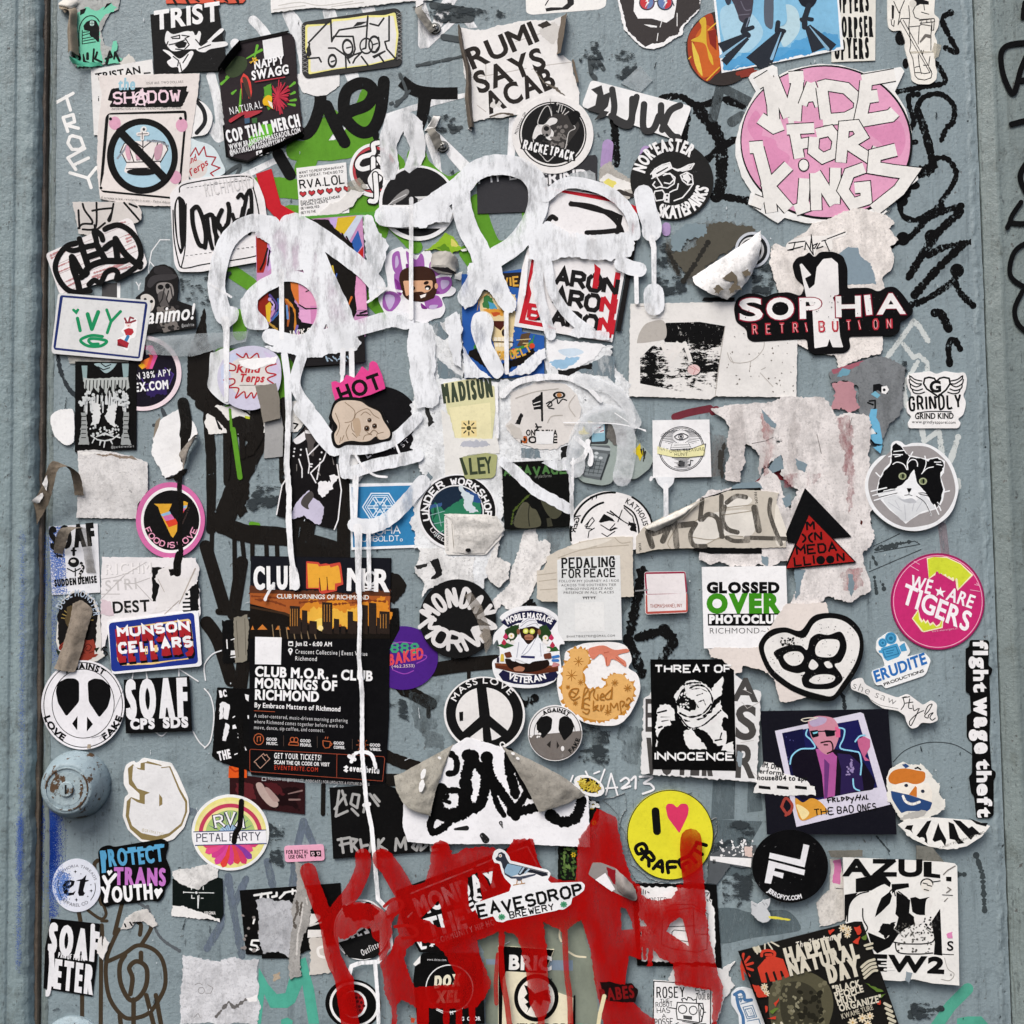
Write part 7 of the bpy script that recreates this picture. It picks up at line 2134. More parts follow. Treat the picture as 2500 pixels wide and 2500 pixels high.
for q,w in (('!40 131 44 135 45 142 43 148 37 149',56),('!55 132 60 133 56 142 53 156 54 164 52 178',110),('!57 137 67 143 72 154 70 168 66 179 58 181 53 175',100),('!73 134 76 150 82 160 96 180 100 189',90),('!77 148 79 164 83 178 89 188',56),('!94 129 94 145 98 160 100 170',90),('!100 140 106 156 111 164 114 170',70),('!96 186 106 174 113 160',70),('!96 185 110 183 120 180',90),('!36 165 48 166 49 180',60),('!30 164 26 176 30 186 42 188 54 183',130),('!26 184 20 196 23 204 33 199 38 193',70),('!133 188 140 193 148 194 157 189 162 174',100),('!36 170 34 174 38 176',40)): ln(K,w,q,sm=1,rough=.10,dense=2.2)
ln('d:222222',40,'!30 133 30 140 28 154','!43 201 54 200','!69 207 72 211','!86 195 88 200',rough=.3)
p('folded_corner')
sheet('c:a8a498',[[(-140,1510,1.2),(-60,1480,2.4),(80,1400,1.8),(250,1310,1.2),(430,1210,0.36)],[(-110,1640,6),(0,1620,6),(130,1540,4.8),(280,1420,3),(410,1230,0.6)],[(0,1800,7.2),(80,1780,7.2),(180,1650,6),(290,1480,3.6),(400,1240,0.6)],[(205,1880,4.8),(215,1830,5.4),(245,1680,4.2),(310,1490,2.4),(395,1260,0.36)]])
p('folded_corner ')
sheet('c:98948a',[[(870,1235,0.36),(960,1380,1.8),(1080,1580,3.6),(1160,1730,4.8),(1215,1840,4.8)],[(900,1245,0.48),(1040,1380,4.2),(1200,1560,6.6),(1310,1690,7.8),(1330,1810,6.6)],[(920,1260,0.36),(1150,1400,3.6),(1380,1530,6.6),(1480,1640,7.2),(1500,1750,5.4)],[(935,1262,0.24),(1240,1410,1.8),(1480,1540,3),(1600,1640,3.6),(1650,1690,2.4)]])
p('paint_spot')
v,f=cdt_fill(jag(E_(140,1480,22,50,15),.5));add('f1f1ee',v,f,h=.0086);v,f=cdt_fill(jag(E_(125,1590,26,60,10),.5));add('f1f1ee',v,f,h=.0090)
for x,y in ((290,1335),(975,1295),(1020,1340)): v,f=cdt_fill(E_(x,y,18,12,30));add('f1f1ee',v,f,h=.0058)
T(2,3)
st('tiny white oval sticker with a doodled heap of yellow noodles','efefec',E_(1690,1605,150,88,24))
p('noodles')
el('16140e',1690,1600,104,66,22)
rg=random.Random(9)
for i in range(60):
 a=rg.uniform(0,6.28);q=math.sqrt(rg.random());x=1690+92*q*math.cos(a);y=1600+26*q*math.cos(a)+54*q*math.sin(a)*.9;b=rg.uniform(0,3.1)
 ln(rg.choice(['c9b23c','b89a34','e0cc5a']),10,f'{x-24*math.cos(b):.0f} {y-24*math.sin(b):.0f} {x+24*math.cos(b):.0f} {y+24*math.sin(b):.0f}')
# right side lower rows
T(4,2)
st('round white rimmed sticker with painted black and white cat head on grey','eef0f0','!65 42 67 33 71 30 76 31 80 34 87 32 100 33 113 40 123 51 129 68 129 80 123 97 111 108 96 114 80 114 64 108 50 96 43 82 42 69 46 56 56 45',sm=1)
p('grey_disc');fl('9b9796','!69 38 86 35 101 36 113 44 121 54 126 69 126 82 119 96 108 106 95 110 80 111 65 105 52 93 46 80 45 68 49 57 58 47',sm=1)
p('cat')
K='0d0d0e'
fl('eef0f0','!66 44 66 34 71 32 77 36 82 43 100 47 110 45 117 49 116 60 113 64 117 76 115 86 113 90 109 94 93 99 85 104 80 108 75 103 65 95 56 85 53 79 53 74 55 66 60 56 65 51')
fl(K,'!67 50 67 40 68 34 71 32 75 35 80 41 84 45 96 47 101 49 110 46 115 50 116 54 112 62 114 70 115 78 112 88 109 93 104 88 100 80 96 76 91 72 89 64 88 57 85 60 82 66 76 72 70 75 62 76 54 80 54 74 56 66 59 59 65 53',jg=.8)
fl('f0f2f2','!88 57 89 62 91 70 97 77 96 83 88 86 80 85 73 78 72 73 79 71 83 64',jg=.6);fl('d9dcdd','!59 85 72 81 80 88 90 86 96 81 106 90 108 93 94 97 80 106 70 98',sm=1);fl('b9bcc0','!72 83 80 88 90 88 86 84 78 85',sm=1);ln('c3c6ca',8,'!64 88 70 92 76 96','!70 86 74 93','!88 88 86 96','!96 86 90 96','!79 90 80 104',sm=1)
for x,y in ((770,632),(962,680)): el('a9b08c',x,y,38,34);el('6f7a54',x,y,26,24);el(K,x+4,y,9,24)
fl(K,'810 745 855 745 850 765 830 790 818 770');ln('4a4a4c',6,'!83 79 83 80.5 79 81.2','830 805 860 815')
ln('f2f4f4',9,'!81 57 78 52 72 50 68 52','!82 57 81.5 52 85 48 89 48 91 51 91 54','!82 56 81.5 50 84 45','!96 60 99 52 98.5 46','!95 61 100 56 106 54.5','!69 40 78 39','!68 43 77 43','!70 45 75 44','!107 50 113 50','!109 52 114 53',sm=1)
ln('f2f4f4',12,'!52 60 56 64','475 775 620 740','!49 81.5 64 77','!50.5 86 70 80','!64 45 66.5 44','850 430 865 405','985 465 980 445','!115 56 115.5 60','!115 78.5 121 77','!104 100 100 90','!111 99 107 90','!113 95.5 110 88',sm=1);ln(K,6,'!92 79 100 80 112 91','!90 82 98 88 104 100','!93 80 104 83 110 90','!54 79 70 76','!55 83 72 79',sm=1)
st('magenta round sticker with lime bite shapes and tilted white capitals','c62f70',E_(1115,1810,442,456))
p('artwork')
ln('8f2456',12,[q for q in E_(1115,1810,436,450)],closed=1);ln('f0b8cc',6,[q for q in E_(1115,1810,418,432)],closed=1)
L_='cfd93a'
fl('f4e9c0','!101 140 108 139 120 139 133 145 145 156 130 171 129 168 128 160 126 162 110 152 109 156 103 160');fl(L_,'!102 141 108 139 120 140 133 146 143 156 131 169 130 160 129 159 127 161 126 158 124 159 122 157 120 158 119 155 116 156 115 154 113 155 111 152 108 155 103 159')
fl('f4e9c0','!87 197 93 188 95 196 97 199 98 197 100 200 102 198 104 202 107 200 110 204 113 202 117 194 116 206 98 210 96 209');fl(L_,'!88 197 93 190 94 198 96 201 98 199 100 202 102 200 104 204 107 202 110 205 113 204 116 196 115 205 98 209');ln('f0b8cc',5,'!85 147 93.5 152','!89 143 94 146','!146 165 150 166','!142 170 151 171.5','!148 163.5 150 166')
p('lettering');W='f4eff1'
tx(W,'WE',845,1690,1040,1740,130,bold=.03,up=14);tx(W,'ARE',1190,1790,1430,1875,120,bold=.03,up=20);tx(W,'TIGERS',770,1815,1390,2090,175,bold=.035,up=16)
fl(W,'!114 167 115 171 119 171 116 173 117 177 113 174 110 176 111 172 109 169 113 170')
tx('f0b8cc','www.wearetigers.tv',1060,2100,1300,2070,18)
T(3,3)
torn('pale creamy torn paper remnants behind the heart mask sticker','e3dad2','!87 32 135 30 160 -10 200 -12 204 30 183 78 172 79 164 82 156 82 151 70 150 60 140 54 133 51 120 48 119 54 113 55 100 43 90 40',jg=2)
T(3,3)
st('torn white sheet with large grey stencil capitals behind the black punk poster','e3e3e1','!27 79 34 74 35 44 111 52 115 58 130 70 137 72 133 157 24 149',jg=1.2)
p('lettering')
K='4a4846'
tx(K,'A',1110,800,1325,810,200,bold=.06);tx(K,'S',1140,1160,1310,1165,300,bold=.06);tx(K,'R',1140,1520,1295,1525,290,bold=.07);tx(K,'E',290,1095,345,1095,300,bold=.09);tx(K,'VOTER',300,1480,900,1500,310,bold=.05)
ln('b9b5b0',5,'!119 82 124 88 136 82','!120 70 128 74','!118 120 130 118','!129 148 134 152')
fl('8b979d','!115 128 120 130 118 144 115 143',jg=2)
st('black punk poster with white print of a hooded pilot like creature drinking','080808','!33.2 42 100 42 105 48 111.5 52 113.5 146.5 35 145')
p('lettering');W='efefed'
tx(W,'THREAT OF',378,540,1090,538,62,'s',w=.26,gap=.4);tx(W,'INNOCENCE',378,1358,1112,1362,62,'s',w=.26,gap=.36)
p('creature_print')
fl('e9e9e6','!101.2 57.8 102 62 99.5 76 93 80 90.5 69 95 64',jg=1);fl('e9e9e6','!56 76 60 68 68 63 76 62 85 65 92 72 93 80 90 90 83 96 72 99 64 97 58 92',jg=2)
fl('0a0a0a','!58 77 64 68 69 74 74 83 76 88 70 92 62 89 59 85',jg=3);ln('0a0a0a',14,'!70 69 78 66 86 69 91 78 90 88 83 95','!60 92 70 96 82 93 90 84','!64 66 72 64 80 64',sm=1,rough=.4,dense=3);ln('0a0a0a',7,'!72 70 80 69 86 72','!76 76 82 74','!78 82 83 80 85 85','!70 66 79 67','!74 80 78 87',rough=.5,dense=3);speck('e9e9e6',(600,720,690,880),26,4,12,2)
fl('e9e9e6','!60 96 64 99 74 100 86 96 94 87 99 80 100 88 106 97 101 96 100 104 104 112 105 118 102 123 96 123 90 116 86 110 76 107 69 107 64 102',jg=1.5);ln('0a0a0a',12,'!60 95 70 106 82 104 92 96 99 90','!90 98 95 94','!100 111 98.5 116','!94 118 100 117','!86 111 88 116',sm=1,rough=.3)
fl('e9e9e6','!38 90 42 86 50 85 56 89 56 98 50 101 53 103 47 106 42 111 40 115 39 114',jg=3);ln('0a0a0a',12,'!40 92 48 90','!43 96 52 96','!44 100 50 99','!41 106 44 105',rough=.4)
fl('e9e9e6','!64 108 70 108 80 118 86 125.5 67 125.8 63 118',jg=3);fl('e9e9e6','!98 126 103 121 110 119 111.2 126.2',jg=3);fl('e9e9e6','385 1170 398 1190 395 1240 385 1240',jg=1)
T(3,3)
st('heart shaped black mask face sticker with speckled white ground','0e0e0e','!135 33 138 22 147 14 160 12 174 15 184 3 193 -1 208 -1 221 4 231 16 233 33 228 50 216 69 208 78 202 81 190 80 176 76 160 68 144 54',sm=1,th=.0003)
p('mask')
fl('e6e4df','!140 34 142 25 150 19 161 17 177 22 186 9 195 4 208 4 219 9 228 20 229 33 224 48 212 66 204 76 193 75 176 70 162 63 147 50',sm=1)
K='0d0d0e'
fl(K,'!149 35 162 29 174 29 180 33 183 23 190 18 200 19 211 16 216 23 217 33 212 44 206 47 212 56 213 62 204 69 190 70 178 68 175 60 178 54 170 55 158 51 153 43',sm=1)
E6='e6e4df'
fl(E6,'!158 39 164 35 173 35 177 40 174 46 167 48 161 45',sm=1);fl(E6,'!188 31 193 24 204 23 210 25 210 32 205 39 196 40 189 38',sm=1);fl(E6,'!185 42 181.5 48 184 51.5 188 51 190.5 47',sm=1);fl(E6,'!196 45 199 50 204 49 201 44',sm=1);fl(E6,'!182 62 188 57 199 56 206 58 205 62 199 64.5 188 65',sm=1)
speck('5a5856',(1420,200,1900,600),60,2,6,3);speck('5a5856',(1900,60,2250,650),60,2,6,4);speck('1a1a1a',(1550,220,1680,300),26,5,14,5)
# erudite, she saw style, fight wage theft
T(4,3)
st('small die cut sticker of a blue film camera over slanted blue lettering','eef0ee','!49 56 50 53 62 49 59 40 53 34 54 24 60 20 66 16 73 19 76 26 80 25 83 29 86 35 82 40 99 36 102 39 105 43 101 55 98 58 62 70 59 66 54 67 52 65',r=25)
p('camera')
Bl='4a9cc8'
el(Bl,672,225,56,58);el(Bl,595,268,42,44);ln('2a6f96',6,[q for q in E_(672,225,40,42)],closed=1);ln('2a6f96',6,[q for q in E_(595,268,28,30)],closed=1);el('2a6f96',672,225,18);el('2a6f96',595,268,12)
fl(Bl,'!57.5 32 73 27 77 36 74.5 40 64 44 60.5 41',r=10);ln('2a6f96',8,'595 335 720 300 745 370 620 405 595 335','!63 35 70 33.5','!63 37 69 36');fl(Bl,'!75 30 80 26.5 82.5 34 77 35');fl(Bl,'!55.5 34 58 33.5 59 36.5 56 36')
p('lettering');tx('2f6fb5','ERUDITE',535,635,1010,460,100,bold=.05,it=.08);tx('161616','PRODUCTIONS',610,672,985,540,26,bold=.04,gap=.5)
st('narrow die cut script sticker with thin words and one flowing black word','eceae6','!28 63 33 60 39 59 41 65 50 70 72 78 81 74 89 80 96 85 104 80 109 84 108 92 110 99 103 102 94 101 90 106 84 107 80 101 79 95 72 90 58 88 48 82 44 76 28 70',r=25)
p('lettering')
tx('7a7a78','she saw',290,690,690,850,70,bold=-.012,gap=.25);ln('4a4a48',4,'!47 80 56 85 72 88',sm=1)
ln('121212',9,'!80 77 77 78 78 84 75 89','!83 79 82 87 85 88','!79 83 86 82','!86 85 87 90 91 88','!92 88 87 99 84 104 83 100 90 93 96 90','!97 93 100 86 104 84 101 90 97 95 100 97 101 94 105 92 102 96 104 99 107 97','!76 78 83 77',sm=1)
st('tall narrow black strip sticker with white lettering running down the door edge','0c0c0c','!142 24 158 24 160 26 159 48 163 51 162 56 160 58 161 90 160 116 162 146 166 148 166 153 164 156 164 189 160 192 148 192 146 172 143 168 141 153 144 150 144 121 139 116 139 95 143 93 142 75 138 73 138 32 141 31',r=18)
p('lettering')
W='ecebea'
tx(W,'fIght',1452,255,1458,725,124,bold=.075,up=90);tx(W,'wage',1462,795,1470,1300,150,bold=.085,up=90);tx(W,'theft',1484,1375,1494,1905,124,bold=.075,up=90)
T(3,3)
st('glossy black photo card of a singer in sunglasses shown as a polaroid print','15151d','1365 905 2560 885 2640 2060 1425 2060')
p('polaroid')
fl('d6d2e0','!149.8 109 230 91.5 233 93 258 178 170 199')
fl('1c1c50','!156.5 111 228 98.5 246 162 170 178');fl('15153a','!156.5 111 176 107 185 175 170 178');speck('6f6fb8',(1600,1140,1720,1400),14,2,5,2)
fl('14101c','!164 133 174 126 188 125 200 124 210 127 228 130 244 156 242 164 210 169 174 174 168 156',r=20)
fl('b05a9a','!188 126 200 125 208 133 206 170 196 173 194 150');fl('6d3a78','!196 135 201 140 199 172 196 172');fl('2a1f4a','!208 130 220 131 230 140 233 164 211 169 212 145')
fl('c98a9a','!181 100 186 96 193 95 204 97 209 104 210 113 206 125 200 131 194 129 188 122 184 115 182 108',sm=1);fl('d9628a','!206 105 211 106 211 115 207 115');fl('b8a8c4','!182 101 188 96 198 97 196 102 186 105',sm=1)
fl('0f1016','!182.5 109 190 108 191 114 185 115.5',r=10);fl('0f1016','!196 108 206 108.5 206 113.5 198 114.5',r=10);ln('0f1016',10,'!188 109.5 207 109');fl('7fd0e0','!185 110.5 190 109.5 189.5 111 186 112');ln('2a1418',14,'!193 120 202 119 204 127 199 130','!196 122 199 122',sm=1)
fl('c0648a','!227 117 233 114 239 117 239 124 234 133 239 137 234 137 231 130 228 123',r=10);ln('8fd0ea',14,'!210 106 215 108 214 116 211 125 224 128 229 130 231 140','!225 119 229 114 234 113','!180 108 179 113 184 118 187 125 174 126 166 132 164 140','!223 154 224 162 229 165','!231 140 230 150',sm=1);ln('e9e2d0',8,'!190 96.5 179 100 174.5 98.5 179 97 188 96.5',sm=1)
speck('9a8ab8',(2160,1360,2240,1500),16,7,15,6)
p('flame_picture');fl('d89a3c','!169 172 176 176 184 172 193 176 199 185 190 188 175 193 170 183',sm=1);fl('f0dca0','!170 178 176 180 182 186 176 192 172 185',sm=1);ln('a0443a',26,'!156 180 160 172 166 179 162 187 156 180','!160 188 164 184',sm=1)
p('lettering');ln('141414',11,'!200 176 199 172 203 171','!199 174 202 173.5','2040 1755 2035 1715 2060 1720 2045 1735 2065 1750','2080 1715 2085 1750 2105 1745','!212 171 212.5 174.5 215 172 212 171','2165 1705 2170 1740 2195 1715 2165 1705','2205 1720 2220 1735 2235 1710 2215 1765','!227 169 225 174','!230 169 229 173.5','!226 171.5 230 171','!231.5 173.5 233 170 234 173','2355 1690 2355 1728 2370 1728')
for s,x0,x1 in (('THE',1870,2050),('BAD',2085,2235),('ONES',2275,2445)): tx('141414',s,x0,1884-(x0-1870)*.1,x1,1884-(x1-1870)*.1,58,'s',w=.18,bend=1)
T(3,3)
torn('torn white strip with typed words across the corner of the polaroid card','e9e8e4','!140 138 148 139 153 143 160 150 168 151 180 156 183 160 187 161 188 169 170 169 160 170 144 168 130 167 133 156 136 146 137 142',jg=1,name='sticker',cat='sticker',group=STK)
p('lettering');K='1a1a1a'
tx(K,'IM, DM',1380,1425,1530,1455,44,bold=.05);tx(K,'erforms',1352,1485,1580,1505,40,bold=.05);tx(K,'house804 to apr',1335,1548,1800,1558,44,bold=.06)
for x in (1345,1515,1685): fl(K,f'{x} 1600 {x+110} 1612 {x+112} 1640 {x} 1628')
T(4,3)
st('worn cutout head with orange hair, blue beard and carrot nose','e6e4da','!61 153 64 145 77 138 83 141 94 140 101 147 104 153 111 159 110 168 116 174 116 181 110 186 103 189 98 193 76 193 70 185 66 177 62 175',jg=1,r=15)
p('face')
fl('c9762f','!63 152 68 146 78 144 90 146 97 148 96 156 88 159 80 157 74 158 69 159 64 157',sm=1);fl('b86a2c','!98 155 106 160 109 165 105 172 103 164',jg=2);fl('efe9dc','!66 160 74 158 90 159 100 157 104 166 103.5 177 67 166')
fl('2d4a7a','!65 165 83 169 104 176 102 182 98 185 93 184 80 184 75 186 70 179 66 172',r=10);fl('c9762f','880 1605 895 1620 895 1710 820 1685');el('2a2e3e',795,1600,18,16);el('2a2e3e',950,1655,18,16)
ln('f0eee6',24,'!76.5 170 79 175 85 177.5 92 175.5',sm=1);ln('b9b4a6',5,'!79 172 78 174','!82 175 81 177','!85 176 85 178.5','885 1755 895 1775');fl('2d4a7a','755 1405 790 1395 825 1420 790 1440');ln('1a1a1a',14,'!90 143 93 145','!88 144 90 143.5');fl('b9b7b0','!74 187 90 184 100 185 96 190 76 191',jg=3)
T(4,3)
st('half torn white disc sticker with black fan blade pattern','ecebe4','!72 197 80 192 105 190 145 193 158 198 150 208 136 217 118 220 100 217 85 210')
p('fan_pattern')
K='131313'
for q in ('!80 197.5 86 197 84.5 202 86 205 83 202 78 200.5','!89 207 99 193.5 103 192.5 98 205 100 215 94 210.5','!104 211 109.5 195 111 200 117 211 116 217 112 211 106 213','!119 194 124 196 129 209 134 214 128 215 125 211 120 210','!123 192 130 193 138 200 141 198 150 206 144 206 140 211 134 205','!138 190.5 150 195 156 195 154 198.5 145 196'): fl(K,q)
for x,y in ((820,2050),(940,2110),(1020,2130),(1120,2170),(1260,2170),(1370,2120)): el('ecebe4',x,y,30,26)
tx('55544e','CANDY FOR GEN LOTS CBD',1110,2195,1530,2045,20)
T(4,3)
tape('dirty paper square under the edge of the fan patterned disc','r:77776f','!89 216 104 218 116 233 89 231')

# ================================================================ bottom row
T(0,4)
st('white round clothing sticker tinted blue with bold lower case monogram','dfe3ec',E_(728,622,230,250,-4))
fl('s:5a80c4','!50 60 56 48 68 52 64 76 56 76');mist('5a80c4',560,480,560,760,50,1500,3,4)
p('lettering');K='121216'
fl(K,'!59 63 62 58 67 57 71 58 70 62 66 65 64 65 65 69 69 69 72 67 70 71 65 72 61 70',holes=['640 625 655 595 675 590 672 612']);fl(K,'!78 56 82 52 81 57 84 57 84 58 81 59 79 67 80 69 81 69 79 72 75 72 74 69 76 58 72 58 74 57');
arc('55565e','EUPHORIA THREADS',728,622,172,-62,74,26,bold=.015);arc('55565e','APPAREL CO',728,622,200,226,146,30,bold=.015,inside=True)
ln(K,6,'!56 57 55 62 57 70 59 74','!90 60 90.5 65 89 71 86 76',sm=1)
for x,y,r_ in ((715,492,18),(725,757,18),(865,672,18),(862,615,10),(832,725,10),(660,510,8),(768,512,8),(660,750,8)): fl(K,f'{x} {y-r_} {x+r_*.25} {y-r_*.25} {x+r_} {y} {x+r_*.25} {y+r_*.25} {x} {y+r_} {x-r_*.25} {y+r_*.25} {x-r_} {y} {x-r_*.25} {y-r_*.25}')
st('black die cut slogan sticker in blue, pink and white hand lettering','0a0a0a','!93 30 96 26 103 24 108 26 154 18 159 21 159 26 156 35 161 47 161 59 156 65 155 72 150 78 143 76 125 79 106 80 101 83 96 79 95 60 94 44',r=30)
p('lettering')
tx('5aa3cc','PROTECT',970,450,1545,385,150,bold=.05,gap=.16,wob=.03);fl('5aa3cc','!96 30 100 29 100.5 50 96.5 50.5');fl('5aa3cc','1180 300 1380 268 1378 292 1185 322');fl('5aa3cc','1380 270 1555 230 1552 262 1384 300')
tx('c376c4','TRANS',1090,610,1560,610,150,bold=.06,gap=.12,wob=.02);tx('f3f3f3','YOUTH',975,780,1440,745,135,bold=.06,gap=.1,wob=.02);ln('f3f3f3',34,'!98.5 54 102 61 109.5 52','!103 62 100 77')
fl('f3f3f3','!145.5 67 148 64.5 150 66 152.5 64 154.2 67 149 75',r=8);fl('f3f3f3','1012 490 1028 475 1040 485 1055 470 1068 490 1035 530',r=5)
st('tall black tilted sticker with two stacked condensed white words','0b0b0c','485 935 942 985 915 1340 875 1670 415 1592 430 1200')
p('lettering');W='e8e8e9'
tx(W,'SOAF',470,1240,910,1330,255,bold=.115,gap=.1,up=4);tx(W,'JETER',450,1570,865,1640,255,bold=.11,gap=.1,up=4);ln(W,50,'!49 125 50 155');ln(W,40,'!88 100 87 132');tx(W,'PAIN OF TRUTH',555,1300,800,1335,46,'s',w=.16)
T(0,4)
torn('white scuffed paper crescent stuck over the brown scrawl','r:d9d6d0','!113 103 118 94 128 87 138 86 144 90 149 100 144 102 135 95 126 96 123 103',jg=2)
ln('1a1a1a',14,'!118 98.5 119 101','!123 97 125 100','1260 975 1330 965',rough=.3)
torn('thin white paper lick beside the tall black tilted sticker','e4e2de','!99 110 102 116 101 122 98 132 92 126 93 113 95 110 96 123',jg=1.5)
T(0,4)
st('dark green sticker with white crosshair lines and torn white bands','0f1614','!163 56 190 56 206 55 210 56 211 90 208 96 196 95 172 91 163 85')
p('crosshair')
W='dfe2e0'
ln(W,8,'1735 685 1835 690','!188 69 202 69.2','1868 720 1870 835','1880 715 1872 835','1810 660 1812 632 1835 630','!192 63.2 192 66','1812 715 1812 742 1838 742','1900 742 1920 742','1865 632 1865 655','1735 680 1735 692');el(W,1855,690,12)
p('torn_edge')
fl('r:e3e2de','!163 50 170 47 190 44 206 44 206 55 198 58 188 64 178 62 170 59 164 56',jg=2);fl('e9e8e4','!163 82 172 81 180 83 190 88 204 92 209 94 208 96 196 95 172 92 164 91',jg=2);tx('d8d8d4','VIRGINIA',1930,895,2035,895,28,bold=.04)
T(0,4)
torn('pale fuzzy torn paper sheet with faint pencil doodles','r:dadbdd','!173 130 180 127 188 131 195 134 220 131 244 132 243 193 170 193 172 160',jg=2.5)
ln('8e8c8a',6,'!184 156 188 154.5 191 156','!183 187 187 183 189 187','!196 156 201 159 199 164 194 164');ln('6a6866',26,'!204 186 216 172 221 178 232 170',rough=.4,dense=3);ln('8e8c8a',5,[q for q in E_(1900,1615,30,30)],closed=1);fl('f0efec','!232 169 243 165 242 171 233 173',jg=2)
T(1,3)
st('round sticker with rainbow arcs, white banner and pink petals','f0f1ee',E_(245,2055,365,358))
p('artwork')
el('e9e08a',245,2055,338,332);None
for r_,c in ((325,'efe29a'),(300,'c2405f'),(262,'efe29a'),(235,'a9c478')): fl(c,[q for q in E_(245,2075,r_,r_*.98) if (q[1]-TY)/TK<2080]+[])
fl('9fc0d8',[q for q in E_(245,2090,120,110) if (q[1]-TY)/TK<2090]);ln('55648e',5,*[f'{245+60*math.cos(R_(a)):.0f} {2085+60*math.sin(R_(a)):.0f} {245+220*math.cos(R_(a)):.0f} {2085+220*math.sin(R_(a)):.0f}' for a in range(-170,0,16)])
for a,c in ((8,'d9447a'),(24,'e0568a'),(40,'8a3fa0'),(56,'d23f6a'),(72,'dc4a4a'),(90,'cf3f90'),(106,'e0463f'),(122,'d64a98'),(138,'d0408a'),(154,'e2508a'),(170,'d84a70')):
 cx,cy=245,2130;L_=265 if a%3 else 235;ca,sa=math.cos(R_(a)),math.sin(R_(a))
 fl(c,f'{cx} {cy} {cx+L_*.55*ca-34*sa:.0f} {cy+L_*.55*sa+34*ca:.0f} {cx+L_*.9*ca-30*sa:.0f} {cy+L_*.9*sa+30*ca:.0f} {cx+L_*ca:.0f} {cy+L_*sa:.0f} {cx+L_*.9*ca+30*sa:.0f} {cy+L_*.9*sa-30*ca:.0f} {cx+L_*.55*ca+34*sa:.0f} {cy+L_*.55*sa-34*ca:.0f}')
p('banner');fl('f0f0f2','-105 2050 580 2032 585 2155 -85 2172');ln('3a4a78',9,'!-10 204.8 58 203','-85 2174 585 2158')
p('lettering');tx('2a2a3e','PETAL PARTY',-70,2140,525,2125,72,'s',w=.13,serif=.11,gap=.5)
for ch,x0,x1,y0,y1 in (('R',110,190,2005,1990),('V',205,285,1970,1970),('A',300,370,1990,2005)): tx('2a2a3e',ch,x0-5,y0+5,x1+5,y1+5,110,'s',w=.28,serif=.16);tx('f2f2f2',ch,x0,y0,x1,y1,105,'s',w=.16,serif=.12)
p('drip');ln('p:100e0d',50,'!35 176 33.5 198 29.5 206 28 214',sm=1)
T(1,4)
st('small pink rounded label with two line joke and folded garment icon','e9a9c0','750 250 1125 235 1135 385 760 403',r=30)
p('lettering');K='1a1416'
tx(K,'FOR RECTAL',772,325,978,318,34,bold=.05,gap=.25);tx(K,'USE ONLY',795,370,960,362,34,bold=.05,gap=.25);fl(K,'995 292 1098 290 1102 350 1060 345 1045 355 1030 345 998 350');ln('e9c5d0',7,'1008 312 1030 308 1035 330 1018 338 1008 312','1060 308 1085 308 1088 325 1070 335 1060 308')
st('black sticker with white scrawl under grey weathered torn paper','0d0d0d','!33 67 128 60 130 90 128 116 96 124 83 131 54 131 54 128 39 127')
p('lettering');ln('ecece8',20,'!47 71.5 63 69','!54 70 53 74','!59.5 70 60 74','!64 73 68 72 68 69','!71 74 76 69','!75 69 86 67','!83 66 83 70','!98 67 87 68.5','!52 114 45 114 44 118 49 119 51 122 47 124 43 122','!47 94 46 98',rough=.1);speck('8a8480',(350,900,520,1260),12,6,20,3);ln('d9d6d0',16,'!99 89 108 91 104 96 98 99','!99 100 110 97',rough=.2)
fl('e9e7e2','975 1040 1115 1040 1120 1105 970 1115');fl('e6e4df','1000 905 1040 890 1095 920 1040 975 985 985',sm=1);fl('d0cbc2','!98.5 111 113 111 119 130 122 144 98.5 147 100 130',jg=1.5);ln('f0eee8',26,'!111 120 107 122 108 128 113 130',sm=1)
T(1,4)
torn('blistered grey torn paper panel over the black scrawled sticker','r:bfc1c4','!49 78 56 75 70 74 80 76 86 86 84 96 83 110 80 129 70 126 56 126 52 114 52 96',jg=3)
torn('long shredded grey paper ribbon hanging down over the black scrawled sticker','r:a9a7a2','!85 40 92 42 95 60 100 70 102 76 99 90 96 110 90 123 89 130 92 148 80 151 78 148 79 129 83 110 85 96 80 84 86 70 86 56',jg=2.5)
ln('5f5a54',22,'!87 76 88 86 84 96 86 102','!92 78 90 90',rough=.4,dense=3);ln('cfccc6',16,'!93 80 91 96 88 108 87 128','!96 74 97 80',rough=.3,dense=3)
torn('small tan scrap of paper stuck to the grey paint above the mint letters','r:b8a892','!64 146 70 144 71.5 152 65 153',jg=2)
T(1,4)
st('round white outfitters sticker with gothic letters stained red by paint','e9e9e7',E_(1480,1040,262,285,0))
p('artwork');el('161616',1480,1040,250,272,0,246);fl('161616','!126 116 165 104 165.5 126 160 130 150 132 136 130');fl('161616','!130 83 140 79 156 79 166 88 162 90 145 88 133 92',jg=3);fl('5a1a1c','!133 88 150 86 164 90 160 96 150 94 140 96',jg=4)
p('lettering');tx('161616','AUTI',1340,1270,1600,1110,110,'s',w=.24,serif=.14);tx('e9e9e7','Outfitters',1490,1285,1690,1180,58,bold=.02,it=.1);fl('161616','!159 106 163 105 163 110 160 111')
st('white circle sticker with black ring and dotted red disc at the foot of the door','0d0d0d',E_(1400,1745,265,235,12))
p('artwork');ln('efefed',24,[q for q in E_(1410,1745,222,200,12)],closed=1);el('efefed',1410,1745,120,130);el('b01f22',1395,1745,112,118)
for i in range(22):
 a=i*2.4;r_=22*math.sqrt(i);el('5a1214',1400+r_*math.cos(a),1745+r_*math.sin(a),14)
T(2,4)
